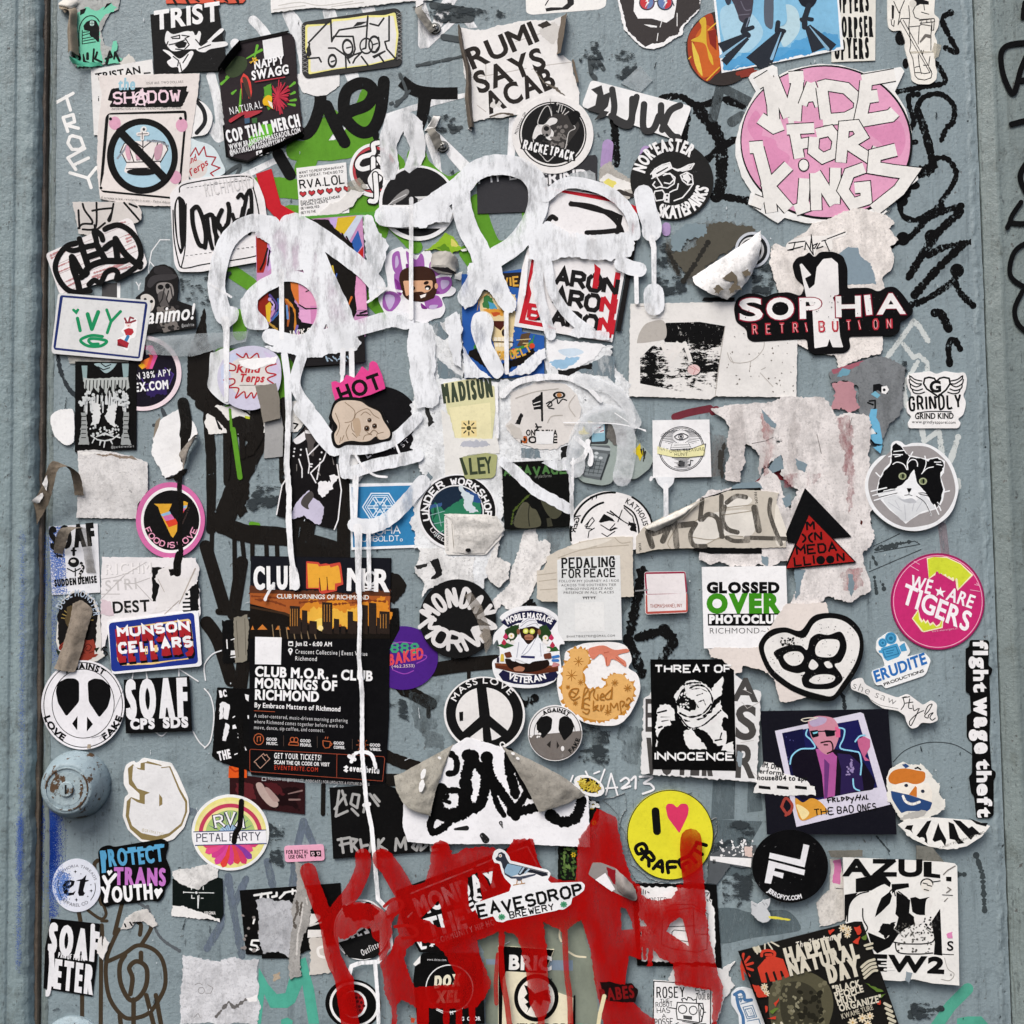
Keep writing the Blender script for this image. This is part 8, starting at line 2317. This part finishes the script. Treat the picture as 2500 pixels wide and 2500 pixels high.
st('long black banner sticker tilted uphill with white capitals drowned in red paint','0f0e0e','!-13 66 -3 62 60 39 113 17 123 42 126 52 100 86 30 124 10 123 4 112 -6 95')
p('lettering');W='efefee'
ln(W,14,'!2 68 14 63 60 45','!64 42 98 28.5 111 24 120 41','!-1 90 3 86','!8 113 12 120 16 119','!20 117 24 115');tx(W,'MONDAY',100,890,840,600,165,bold=.055);tx(W,'THE',190,1090,540,990,170,bold=.055);tx(W,'A COMMUNITY HIP HOP',210,1170,840,960,54,bold=.02,gap=.25);tx(W,'LY',110,1190,260,1170,60,bold=.05);tx(W,'ES',560,860,720,780,120,bold=.05)
st('square black sticker with cream lettering half covered by red paint','0d0d0d','!6 133 13 124 66 124 69 134 71 190 8 191 4 150')
p('lettering');ln('e9e9e6',10,[q for q in E_(380,1570,220,220)],closed=1);tx('e8e2c8','DOX',245,1560,470,1540,100,bold=.09,it=.15);tx('e8e2c8','XEL',260,1700,470,1690,100,bold=.09,it=.15);tx('dddddd','www.doxx.com',170,1308,350,1312,22,bold=.02);tx('dddddd','H',390,1815,415,1812,34,bold=.03);tx('dddddd','G  O  OR',490,1870,670,1868,34,bold=.06);ln('e9e9e6',8,'!26 177 32 180','!54 172 55 174');fl('efeeea','!4 134 11 126 10.5 133 6 136')
fl('c94a2a','!2 184 6 185 5 189 2 189')
st('cream sticker with black header block and sunburst emblem below the pigeon','e9e2c4','!83.5 119 136.5 122.5 130 139 131 160 156 169 156 199 83.5 199')
p('artwork');K='0d0d0d'
fl(K,'!84 119 136 123 133 130 130 138 129 145 91 143 88 150 87 199 84 199');tx('f2f2ee','BRIC',945,1408,1330,1420,125,bold=.07,gap=.2);el(K,1195,1680,210,225,0,172);fl('f2efe4',E_(1195,1680,172,182));fl(K,'!108 156 111 157 118 164 130 160 133 172 126 170 124 176 118 170 110 183 112 178 109 174 112 172 108 168 111 164');fl(K,'1545 1665 1562 1650 1562 1990 1535 1990')
tx(K,'NEIGHBORS',960,1985,1540,1985,60,bold=.06)
T(3,4)
torn('grey white torn label paper under the yellow smiley and the framed doodle','r:c9c9c7','!-11 -18 10 -25 12 -10 6 6 4 26 10 42 20 56 42 60 88 60 88 38 94 30 96 0 90 0 50 59 33 57 16 42 12 20 2 -6',jg=2)
torn('scuffed dark sticker ghost with white flecks beside the black disc','565b5e','!88 35 100 28 134 24 134 35 129 44 110 44 100 56 96 62 88 60',jg=2,name='sticker',cat='sticker',group=STK)
fl('efefed','900 345 1290 365 1285 450 900 385');speck('e6e6e4',(990,190,1320,340),50,4,14,6);fl('d9c3b9','!122.5 26 129 25.5 130 34 123 34.5',jg=2);ln('111111',10,'!93 38 93 41','945 380 945 410')
st('yellow round smiley style sticker with bold I, pink heart and curved word','e3dc35',E_(525,145,408,425,0))
p('rim');ln('3a3a1c',9,[q for q in E_(525,145,404,421)],closed=1)
p('lettering');K='0f0f0e'
ln(K,74,'!38.5 -8 40 11');fl('d83a64','!48 -12 50 -15 55 -15 59 -11 62 -15 68 -15 70 -11 69 -4 61 13 56 6 50 -2',r=20)
arc(K,'GRAFFITI',525,145,352,252,106,96,'s',w=.36,inside=True,bend=1,cap='r')
T(3,4)
st('white square doodle in black frame showing a dumpster sketch, mostly painted red','0d0d0d','160 600 960 612 1012 1395 215 1375',jg=.3)
p('doodle');fl('f1f1ee','!21 63 56 64 88 66 94 86 95 135 50 134 25 133 24 100',jg=1.5)
ln('4a4a4a',8,'!48 84 56 80 74 80 88 89 87 122 78 125 56 122 44 118 45 96 49 87','!49 86 74 83 86 90','!74 83 75 108 88 108','!50 101 76 100','!54 106 56 104 68 105 70 115 54 113 54 106')
p('lettering');ln('4a4a4a',9,'!25 66 25 70','!27 66 27 70','!29 67 29 70','!31 68 32.5 69','!85 69 89 69 87 72','!87 75 88 77','!89 75 90.5 77')
tx('4a4a4a','DUMPSTER',245,795,490,790,56,'s',w=.1);tx('4a4a4a','HAS',290,910,380,905,40,'s',w=.1);tx('4a4a4a','A',310,980,335,980,34,'s',w=.1);tx('4a4a4a','POSSE',265,1085,400,1075,52,'s',w=.1)
T(3,4)
torn('ragged white and red stained paper strip beside the robot sketch','dcdcda','!56 139 101 140 113 133 108 144 114 157 102 170 96 193 88 193 50 150',jg=2.5)
st('white hand drawn sketch card of a robot head with ink lettering','f0f0ee','!36.5 151.2 60 153 91 159 90.5 201 36 201',jg=.4)
p('border');ln('141414',10,'!37 152 60 153.5 90.5 159.2 90 199','!37 152 36.2 199')
p('robot_drawing');K='1a1a1a'
ln(K,10,'!59 172 79 173 83 173 84 180 82 190 79 191 59 188 58 180 59 172','!79 173 80 190','!80 174 84 180 81.5 190','!84 181.5 87 181','!64 171 63 169 66 168 68 170 69 167 72 168 74 170 77 169 77 173','!52 177 58 178');ln(K,9,[q for q in E_(640,1785,40,40)],closed=1);ln(K,9,[q for q in E_(740,1795,38,40)],closed=1);fl('4a4a4a','645 1840 730 1850 728 1885 648 1875');ln(K,8,'!60 191 56 193.2','!64 190 86 193.2','!57 193 86 192');el('f0f0ee',870,1805,12);ln(K,7,[q for q in E_(822,1815,16,40)],closed=1)
p('lettering');tx(K,'ROSEY',400,1675,655,1670,95,'s',w=.12);tx(K,'THE',430,1730,520,1725,40,'s',w=.12);tx(K,'ROBOT',390,1765,545,1755,44,'s',w=.12);tx(K,'HAS',400,1820,520,1815,46,'s',w=.12);tx(K,'A',445,1870,485,1868,40,'s',w=.12);tx(K,'POSSE',380,1932,550,1925,55,'s',w=.12);tx(K,"5'5",765,1635,850,1630,50,'s',w=.12);tx(K,'700LB',765,1690,890,1690,50,'s',w=.12)
st('round black sticker with blocky white angular monogram','k:0b0b0c',E_(1640,425,356,342))
p('emblem');W='e8e8e9'
fl(W,'!145 29.8 172 36 173.5 36 176.5 21.7 182 23 177.5 43.5 144 35');fl(W,'!144 37 178 46 177 51 150 44 149 47 158 49 157 54 148 51 146 59 140 58')
p('lettering');arc(W,'JERROFYX.COM',1640,420,322,222,160,40,bold=.05,inside=True)
torn('grey flaky paper blob with a yellow streak on the lower door','c6c9ca','!127 76 129 74 133 77 139 74 145 73 146 78 143 82 146 90 142 95 138 96 133 93 128 87',jg=1.5)
fl('d9d04a','1435 895 1500 895 1640 920 1640 935 1520 922 1440 912',jg=.5);ln('9a9da0',7,'!129 78 132 80','!138 76 140 79','!141 77 143 79')
T(4,4)
torn('torn pink and grey backing around the large black and white portrait print','r:dad6ce','!-3 80 10 67 9.5 37 20 37 32 93 0 101',jg=2)
fl('d07aa8','125 380 190 375 195 610 135 600',jg=2)
tape('stained tape rectangle above the large black and white portrait print','r:7d7b72','65 280 385 275 385 335 190 345 90 340')
st('white print of two figures in stark black and white, one lounging in armchair','e9e8e2','!20 34 66 36 111 38 125 40 127 42 128 90 129 154 104 152 86 148 74 150 47 148 22 94')
p('figures')
K='101010'
fl(K,'!32 54 42 52 52 49 60 52 65 58 64 62 59 59 56 60 52 62 47 65 40 66 32 67');fl(K,'!21.5 69 34 67 26 78 22.5 94 21.5 94')
fl(K,'!65.5 59 81.5 58.2 82 62 70 64.5 66 68')
fl(K,'!56 72 64 66 66 70 64 77 56 85 50 90 52 82');fl(K,'!70 66 83 74 82 86 87 90 88 96 78 101 72 106 64 118 52 124 45 116 56 112 62 109 70 98 72 90 69 87 70 80')
fl(K,'!83 72 88 71 92 73 101 71 100 78 97 88 90 88 85 85');fl(K,'!103 94 111 82 113 126 105 125 106 114');fl(K,'!56 98 69 94 66 104 60 110 56 104',jg=4)
ln(K,12,'!38.5 82 39 92 43 100 40 105','!64 66 66 64','!24 94 26 78 34 69 44 66','!68 65 69 70','!72 66 80 72','!66 113 80 115 104 113 105 98','!69 114 72 123 90 124.5 104 123.5',sm=1)
fl(K,'!43 104 60 111 58 120 48 120');el(K,985,585,62,50);fl('e6e2d8',E_(985,605,55,58));ln(K,10,'!95 58 99 59','!99 60 103 61','!96 64 100 65','!104 57 111 56');ln('8a8a86',10,*[f'{680+i*50} {1010+(i%3)*40} {720+i*50} {1040+(i%2)*50}' for i in range(7)],rough=.5,dense=3);speck('55534e',(700,960,1040,1240),60,4,12,7);speck('2a2a2a',(880,900,1110,1050),30,5,14,8);fl('e6e4de','!87 88 94 89 95 95 88 96.5',sm=1);fl('e6e4de','!98 74 104 72 101 84 97 88.5',sm=1)
p('lettering')
tx(K,'AZU',215,505,930,510,140,bold=.09,gap=.12);fl(K,'!95.5 38 103 38 103 49 111 50 111 53.5 95.5 52');tx(K,'EW2',475,1390,1135,1420,135,bold=.09,gap=.1);ln('e9e8e2',14,'!56 130 66 130','!56 133 64 133','!56 136 66 136','!59 139 68 139',rough=.4);tx(K,'S',1175,1210,1230,1212,85,bold=.03);ln(K,7,'1130 690 1225 695','1130 1245 1235 1250','135 630 200 635');fl(K,'1165 520 1215 522 1215 565 1165 560');ln('7a7670',10,'!118 62 121 64 117 67','!115 75 118 72','!114 50 118 46 125 42',rough=.3);fl('d98ab4','1165 1040 1225 1035 1225 1095 1170 1095',jg=2);ln('9a978e',5,'!115 128 118 138 124 143 120 149 112 148',sm=1);tx('444444','x',1200,1448,1220,1448,30);fl('8b979d','!79 141.5 84 142 83 150 78 148',jg=2)
T(3,4)
st('white die cut sticker with blue line art of a gadget with a little screen','e4e8ea','!110 164 115 159 122 158 130 160 142 193 144 201 118 201 117 185 110 174',r=20)
p('gadget_drawing');ln('4a74a0',30,'!113 165 119 162 122 165 123 170 129 170','!115 166 117 176 121 186 121.5 196',sm=1);ln('5f7f9c',9,'!116 167 122 166 119 172 116 167','!121 177 130 175 134 186 125 188 121 177','!123 179 129 177.5 132 185 126 186 123 179','!119 174 130 171','!125 190 136 188 138 195');tx('5f7f9c','CONST',1245,1785,1290,1860,36,bold=.01,up=100);el('5f7f9c',1188,1690,14)
g=st('tilted dark festival flyer with red comb, flowers and cream capitals','1a1917','!115 122 193 102 224 94 231 94 248 140 260 174 269 201 144 201 126 150')
p('flower_picture')
Rd='c8402e'
fl('55523f','!150 150 160 144 175 140 190 145 201 156 204 174 199 193 196 201 156 201 145 185 144 160',sm=1);fl('3a382c','!156 156 170 150 185 156 193 170 190 190 170 199 156 185',sm=1);speck('6f6b54',(1480,1480,1980,1960),50,8,24,4);speck('24231b',(1700,1600,1932,1900),24,14,34,5);speck('8a866e',(1640,1640,1760,1780),10,8,18,8)
fl('c4bda4','!128 118 134 117 137 123 131 123');ln('cfc9b4',14,'!130 118 133 124','!134 117 137 123','!140 115 140 121','!143 114 147 120','!146 113 153 117');
fl(Rd,'!133 137 140 129 150 127 157 129 162 142 163 145 159 147 156 140 154 140 156 148 152 149 149 140 147 141 150 150 145 150 142 141 140 142 142 151 137 151',r=6);ln(Rd,26,'!137 126 138 122 144 121 149 123 148 127 142 128','!141 125 146 125',sm=1)
for a in range(6): ln(Rd,24,f'1180 1360 {1180+110*math.cos(R_(-80+a*32)):.0f} {1360+120*math.sin(R_(-80+a*32)):.0f}')
def flower(x,y,r_,c):
 for a in range(0,360,45): el(c,x+r_*.6*math.cos(R_(a)),y+r_*.6*math.sin(R_(a)),r_*.42,r_*.2,a)
 el('c9a05a',x,y,r_*.24)
for x,y,r_ in ((1350,1590,42),(1395,1550,36),(1410,1610,36),(2130,1000,40),(2180,1010,34),(2170,1060,34),(2220,1880,46),(2310,1840,44),(2380,1820,38),(2360,1890,36),(2260,1932,40)): flower(x,y,r_,'dccfb2')
for q in ('!126 153 134 153 142 164 134 165','!148 170 153 165 150 173','!140 172 143 175 141 179','!142 184 150 182 150 185','!223 99 229 97 230 104 226 106','!222 113 229 107 227 115','!199 102 205 101 201 106','!244 169 248 167 247 172'): fl(Rd,q,jg=1)
for q in ('!144 177 150 174 153 174 147 180','!136 178 140 188 139 193.2','!233 150 245 156 253 159 244 159','!244 163 253 161 248 165','!230 109 235 105 234 111'): fl('5f7a34',q,jg=1)
for k in range(5):
 ln('c9c3ac',24,f'{2300+k*10} {1360+k*34} {2360+k*14} {1310+k*30} {2420+k*8} {1290+k*34}',sm=1) if k<4 else None
 ln('c9c3ac',26,f'{2515+k*12} {1700+k*46} {2570+k*14} {1730+k*46}')
ln('c9c3ac',22,'!233 116 240 114','!235 119 240 118','!158 193.2 155 188','!150 193.2 148 189')
p('lettering');Cr='d6d0bd'
tx('e6e0d2','The 21st Annual',1685,1185,2110,1090,56,bold=.02,it=.25);tx(Cr,'HAPPILY',1610,1325,2135,1185,135,bold=.075,gap=.12);tx(Cr,'NATURAL',1640,1435,2275,1270,130,bold=.075,gap=.12);tx(Cr,'DAY',2010,1500,2280,1430,150,bold=.085,gap=.12)
for s,x0,y0,x1,y1 in (('"BLACK',2040,1600,2290,1540),('PEOPLE',2060,1660,2320,1590),('MUST',2080,1720,2265,1670),('ORGANIZE"',2100,1775,2490,1680)): tx(Cr,s,x0,y0,x1,y1,62,bold=.05,gap=.14)
tx('b5af9c','KWAME TURE',2120,1845,2410,1755,46,bold=.03)
fl('0d0d0c','!115 122 116.5 121.6 146 201 144 201')

# ================================================================ paint thrown over the stickers
T(1,0)
paint('dirty white bubble letter stroke over the knotted ribbon disc','p:e6e8e8')
fl('p:e6e8e9','!166 159 165 130 170 112 182 105 196 107 205 115 208 135 208 148 204 156 193 164 188 160 194 140 187 124 181 138 183 156 179 170 170 170',jg=.6)
WH='p:eef1f3'
T(1,1)
paint('first huge dripping white letter brushed over the portrait and paper roll','fff')
ln(WH,165,'!64 20 43 19 25 32 16 52 12 76 15 93 19 106',sm=1,rough=.02)
fl(WH,'!48 19 70 18 87 14 95 18 100 42 102 62 72 64 66 56 62 38 49 31',jg=.8);el(WH,800,190,85)
ln(WH,(200,150),'!86 19 110 32 135 50 152 64 164 78',sm=1,rough=.02)
ln(WH,138,'!69 50 70 69 56 78 45 88 42 98',sm=1);ln(WH,110,[q for q in E_(800,1000,320,320)][50:]+[q for q in E_(800,1000,320,320)][:12]);fl(WH,'!35 90 50 88 51 100 59 109 60 118 43 118 37 110',sm=1)
ln(WH,(250,270),'!101 47 112 74 123 98 131 118',sm=1,rough=.03)
ln(WH,151,'!62 125 90 131 125 123 156 114 176 109 190 111',sm=1,rough=.04)
fl(WH,'!56 133 80 131 110 129 144 127 149 131 143 139 126 140 118 143 110 146 90 143 70 140',jg=2)
fl(WH,'!10 98 31 98 32 109 25 116 22 120 16 113',sm=1)
ln('p:f6f7f7',46,'732 640 735 1260');ln('p:f6f7f7',(80,40),'205 1100 215 1200 215 1850');ln('p:f6f7f7',50,'!131 138 130.5 160','!139 138 139.5 163');ln('p:f6f7f7',30,'1305 1600 1298 1690');ln(WH,64,'!76 142 79 164 80 193.2');ln(WH,101,'!93 142 86 166 90 180 100 193.2',sm=1)
fl(WH,'!150 12 158 11 164 26 174 40 170 56 164 70 170 80 164 88 156 93 154 62 152 40',jg=1.5);ln('p:f6f7f7',22,'!164 79 186 83','!154 93 175 78','!6 76 26 88')
T(1,2)
ln('p:f6f7f7',52,'!80 -6 79 30 78 52 80.5 80 80 105 82 135 85 156',rough=.06,dense=8);ln('p:f6f7f7',90,'!85 156 86.2 166')
ln('p:f3f4f4',36,'!66 164 59 176 58 179',rough=.2)
T(2,1)
paint('second huge white letter looping over the flower, skull and red framed stickers','fff')
ln(WH,193,'!-23 12 -4 13 15 6 33 -6 50 -18 62 -30 80 -36 104 -33 119 -20 121 2 112 23 98 40 80 52 70 64 62 76 55 88',sm=1,rough=.02)
ln(WH,(180,200),'!48 -15 50 6 56 26 66 44 72 64',sm=1,rough=.02);fl(WH,'!-33 8 -20 4 -6 20 12 24 24 18 38 18 42 6 33 0 10 6 -10 4 -25 2',jg=1)
fl(WH,'!56 56 86 56 88 66 96 86 101 92 100 101 94 104 88 101 76 84 70 80 62 90 52 101 49 90 56 78 54 66',jg=.8,r=30)
fl(WH,'!60 106 66 102 74 103 79 110 79 118 77 130 83 142 89 156 86 163 80 164 70 150 62 132 58 118',sm=1);ln('p:f6f7f7',42,'912 1030 916 1590');fl(WH,'!93 160 106 151 118 140 128 136 128 145 114 160 94 162.5',jg=1);fl(WH,'!50 132 56 144 66 156 78 164 52 164',jg=1)
ln('p:f6f7f7',40,'!2 -4 1.8 56 2 108')
fl(WH,'!0 113 18 112 24 132 26 145 23 162 30 180 22 193 6 193 2 160 -2 140',jg=2);fl(WH,'!33 108 44 102 49 110 49 156 42 150 37 135',jg=2)
T(2,1)
paint('third white letter smeared over the red framed sticker with round ended drips','fff')
fl(WH,'!113 25 130 17 150 28 170 30 193 29 209 26 212 40 208 50 190 54 170 53 148 50 130 56 112 52',jg=1.2);ln(WH,100,'!123 50 121 70 123 90 129 110 133 124',sm=1,rough=.03);ln(WH,(90,110),'!130 56 134 80 144 98 156 111 170 121',sm=1,rough=.03)
ln(WH,110,'!128 -6 148 -19 176 -15 196 -4 209 13 212 30',sm=1,rough=.03);fl(WH,'!156 115 170 118 188 121 188 129 150 124',jg=2);ln('p:f6f7f7',26,'!111 50 108 86')
T(3,1)
ln(WH,184,'!27 -8 30 6 34.5 20 34.5 27',sm=1);ln('p:f6f7f7',(60,42),'345 330 365 420 368 790');ln(WH,193,'!36.5 85 37 96');ln(WH,138,'!6 57 15 61 23 62.5');ln('p:f6f7f7',42,'!20 69 20.5 93')
T(1,2)
paint('white paint bands circling the black oval and crossing the blue hexagon sticker','fff')
ln(WH,174,'!93 0 104 12 113 25 123 36',sm=1);ln(WH,101,'!125 34 133 38 132 50 133 61',sm=1);ln(WH,(130,110),'!128 36 148 37 170 33 186 23 201 8',sm=1,rough=.03);ln(WH,119,'!139 60 160 53 180 49 201 44',sm=1,rough=.03)
ln('p:f6f7f7',56,'!143 65 141.5 106');ln(WH,138,'!142 109 158 110 174 103 190 88 206 69',sm=1,rough=.03);ln('p:f6f7f7',(90,48),'!145 112 145.5 120 145.5 172');ln('p:f6f7f7',40,'!155 115 155.8 168');ln('p:f6f7f7',22,'!140 38 148 52 160 62 172 64','!172 12 185 44',sm=1);el('p:f6f7f7',1850,490,14,30)
T(1,3)
ln('p:f6f7f7',40,'!146 -30 147 0 146 40 149 74 149 130 153 176 158 200 161 233 164 267 174 278 176 312 164 326 148 327 139 330 137 339',rough=.05,dense=7);ln('p:f6f7f7',36,'!161.2 327 164 363 164.5 388',rough=.05,dense=8);ln('p:f6f7f7',34,'!139 138 142 131 150 129 158 132 162 144','!137 133 142 136',sm=1,rough=.15,dense=4);ln('p:f4f4f4',40,'1512 1790 1555 1780')
T(2,2)
paint('white paint arc sweeping over the mushroom card and the flip phone sticker','fff')
ln(WH,101,'!89 50 101 60 118 76 136 86 150 94',sm=1,rough=.06,dense=6);fl(WH,'!124 50.5 130 48 150 47.5 150.8 56 140 58 132 55',jg=1.5);ln('p:f6f7f7',36,'!151.2 56 152.5 80 153 108',rough=.1,dense=6)
ln('t:e6eaec',180,'!156 56 160 26 176 8 193.2 6 202 20 204 42 200 64',sm=1,rough=.03);ln('p:f6f7f7',10,'!145 13 193.2 14 222 20','!193.2 4 210 15 222 21',sm=1)
T(3,2)
paint('round headed white paint drip below the engraved eye sticker','p:f6f7f7')
fl('p:e9eced','!37.5 64 56 64 55 70 50 75 48 77 45 75 40 70',r=20);ln('p:f6f7f7',46,'!47.8 72 48 103');el('p:f6f7f7',340,655,16,26,20)
# red letter
T(1,4)
paint('giant dripping dark red paint lettering across the foot of the door','q:8f0b0a')
RD='q:a60b09'
P_=[]
def rs(w,*ls):
 for l in ls: P_.extend(stroke_polys(smooth(G(l)),w*TK,False,'r',.03))
def rf(q,j=1): P_.append(jag(G(q),j))
rs(150,'!99 47 103 60 110 79 118 100 122 126 131 146 135 162','!150 33 150 45 142 64 131 78 122 90');rs(190,'!168 35 177 46 188 65 196 80','!126 94 144 86 162 90 168 104');rs(170,'!133 150 135 170 140 199')
rf('!110 93 140 90 164 93 160 101 148 100 142 106 133 111 120 106');rf('!164 100 172 96 176 115 172 130 166 131 165 116');rf('!166 133 176 124 180 110 190 100 203 106 200 113 191 120 189 130 194 145 199 156 201 175 193 170 186 168 182 172 182 199 177 199 177 176 170 160 169 145');rf('!170 86 176 76 184 72 190 76 189 83 180 90 176 99 172 96')
T(2,4)
rf('!-6 64 15 57 20 42 21 24 29 18 37 21 41 32 52 26 64 24 80 25 88 33 98 17 117 17 119 30 125 48 144 56 156 56 159 17 170 2 176 -12 193 -4 201 30 209 56 217 60 220 90 212 110 218 116 218 130 206 126 202 156 193 170 178 170 174 150 170 120 161 92 148 102 148 118 142 103 126 94 129 120 130 140 133 170 128 183 120 184 113 170 110 145 105 120 101 108 90 103 89 119 84 119 84 104 64 112 66 124 78 153 72 164 64 174 44 176 6 175 -2 166 -6 150 4 156 42 153 43 142 33 124 24 115 10 113 -6 116 -11 100')
rs(52,'!86 119 88 148 92 172 95 199','!146 103 147.5 140 150.5 165 151.5 199');rs(40,'!83.5 125 81.5 150 82 171');rs(60,'!124 180 124 199','!35 174 35 188','!47 174 47 199','!59 172 59.5 190');rs(110,'!13 174 13 188')
T(3,4)
rf('!-6 -6 1 -4 6 30 17 60 19 86 23 94 30 100 24 101 25 119 18 116 9 125 9 152 16 156 17 170 27 180 37 185 37 199 -10 199 -18 150 -10 60');rs(200,'!71 17 71.5 40 74 60');rf('!57 60 84 60 85 80 87 100 91 120 94 134 95 140 101 155 100 170 94 193 91 193 91 159 56 153 55 140 54 134 42 128 35 119 35 136 30 136 31 119 29 119 29 130 26 130 25 119 24 100 30 98 20 85 22 66 30 73 40 75 52 72 58 65',1.2)
T(3,4)
HL=[jag(G(q),.6) for q in ('!47.8 103.5 52 96 60 90.5 63.5 92 69 117','228 905 290 985 235 985','!5 81 10 82 15 93 17 101 6 102.5','!25 64 56 64 56 69 52 72 44 73.5 33 71.5')]
T(2,4)
HL+=[jag(G(q),.6) for q in ('!11 91.5 20 83 27.5 75 30 80 33.5 100 27 99 18 93','!55 53 64 48 69 72 66 76 60 86 56 79','!69 49 79 47 76 62')]
v,f=cdt_union(P_,HL)
add(RD,v,f)
T(2,4)
ln('p:a3120f',30,'!-13 99 -2 98 6 101 8 106 2 109 -6 110','!-23 80 -14 73 -6 77 -10 85 -20 90',sm=1)
T(2,4)
st('grey and white torn flap of paper lifting from the red paint','8f8a86','!172 39 180 39 193 44 210 60 214 72 210 75 193 67 180 59 168 50',r=15,name='paper_curl',cat='paper scrap',group='torn paper left on the door')
p('flap')
fl('efeeee','!174.5 55 184 48.5 193.2 64 190 66');fl('8a1a22','!185 43 193.2 46 193.2 60 188 53',jg=1)
sheet('958f8a',[[(1932,440,1),(2010,500,6),(2100,600,2)],[(1940,540,4),(2020,610,9),(2135,720,3)],[(1945,640,1),(2010,690,3),(2090,742,1)]])
st('black and red torn label edge crushed under the dark red drips','1a0d0d','!179 151 208 153 216 159 212 170 195 170 186 168 180 160',jg=1.5,name='sticker')
tx('7a1416','BABES',1800,1690,2110,1650,110,bold=.05);ln('e3d7ae',34,'!183 164 179 180 177 193.2',rough=.15)
# stickers on top of the paint
T(1,1)
st('hot pink ragged topped sticker with three bold black tilted capitals','e2478f','!120 168 124 167 128 169 131 167 134 161 142 164 146 158 149 153 155 158 156 150 159 148 163 150 168 162 171 174 157 180 127 188 124 186 121 176',r=12)
p('lettering');tx('14100f','HOT',1300,1870,1680,1730,140,bold=.05,gap=.2)
T(1,2)
st('die cut sticker of a curled beige dog like creature with three eyes','131110','!119 4 123 -7 132 -11 148 -10 156 -4 166 0 171 9 177 20 176 29 169 31 156 34 143 34 134 34 127 37 122 34 120 24 123 18 118 10',sm=1)
p('creature')
fl('d3c2af','!121 4 125 -5 133 -8 147 -7 155 -2 165 3 169 11 175 21 174 27 166 29 162 26 156 30 148 31 140 30 133 31 127 34 124 31 123 24 126 17 122 10',sm=1)
ln('8a7660',7,'!124 4 128 16 125 25','!133 -6 142 2 140 11 133 13','!142 10 144 4 154 0 160 6 165 9','!139 13 140 20 147 25','!144 27 140 23','!150 29 152 25 158 24','!164 28 163 24 169 22','!128 32 129 27','!130 30 132 25','!148 6 152 3 157 6','!137 15 134 22 136 29',sm=1)
fl('bfa88e','!140 12 146 9 148 20 144 26',sm=1)
for x,y,r_ in ((1560,108,22),(1608,162,26),(1535,185,28)): el('efe2d2',x,y,r_+8,r_*.8);el('6b5442',x,y,r_);el('15110f',x,y,r_*.6);el('e9e0d5',x-4,y-5,4)
ln('8a7660',8,'!156 24 160 20 164 23','1540 225 1580 245',sm=1)
T(2,4)
st('die cut white sticker of a pixel pigeon standing over blocky black lettering','eff0f0','!78 34 80 28 85 26 90 28 94 33 95 37 130 46 133 49 132 52 130 55 133 58 162 57 165 60 164 65 159 69 153 72 152 78 145 83 140 83 138 84 92 93 88 95 82 94 79 89 68 92 65 89 61 80 62 77 94 66 96 60 90 54 87 48 85 40 80 39',r=14)
p('pigeon')
fl('2e323c','!81 35 83 33 84 30 87 29 90 31 91 34 92 36 94 39 92 43 90 46 88 44 87 40 86 38 82 37');fl('8fb0c6','!92.5 40 100 41 106 43 102 50 96 52 90 49 89.5 46');fl('4a5160','!89 48 96 52 104 52 120 49 118 51 108 54 105 54 96 54 91 51');fl('23262e','!106 43 130 49 130 51 125 52 118 49 110 48 104 51 102 50')
ln('a9c0d0',16,'!107.5 44 104 49','1125 450 1090 485');ln('23262e',6,'925 395 1060 425 1300 485','!89 45 90 50 96 53.5 108 53');el('dfe6ea',857,325,16);el('c9842c',857,326,8);fl('4a5160','!100 53 108 51.5 105 56 101.5 56');ln('b5895c',9,'1015 555 1010 590','1050 555 1060 585','!98 60 103 59','1040 590 1085 582')
p('lettering');K='121212'
tx(K,'EAVESDROP',660,895,1620,690,100,'s',w=.24,gap=.55);tx(K,'BREWERY',950,910,1360,830,58,'s',w=.2,gap=.45)
p('hop_cone')
for x,y in ((870,898),(1450,780)):
 for a in range(0,360,45): el('58a37c',x+18*math.cos(R_(a)),y+15*math.sin(R_(a)),16,10,a)
 el('3c8460',x,y,16,12)
T(2,1)
paint('thin white paint loops around the crumpled disc and the flip phone sticker','fff')
ln('p:f6f7f7',(70,40),'!88 180 100 169 120 164 146 164 166 172 180 186',sm=1,rough=.08,dense=5);ln('t:eceff0',120,'!160 166 176 170 192 176 205 190 212 206',sm=1,rough=.05);ln('p:f6f7f7',44,'!156 220 170 233 170 245','!153 244 164 238 168 224',sm=1,rough=.1,dense=5);ln('p:f6f7f7',26,'!82 170 83 220','!154 240 153.5 270',rough=.15,dense=5)
flush()
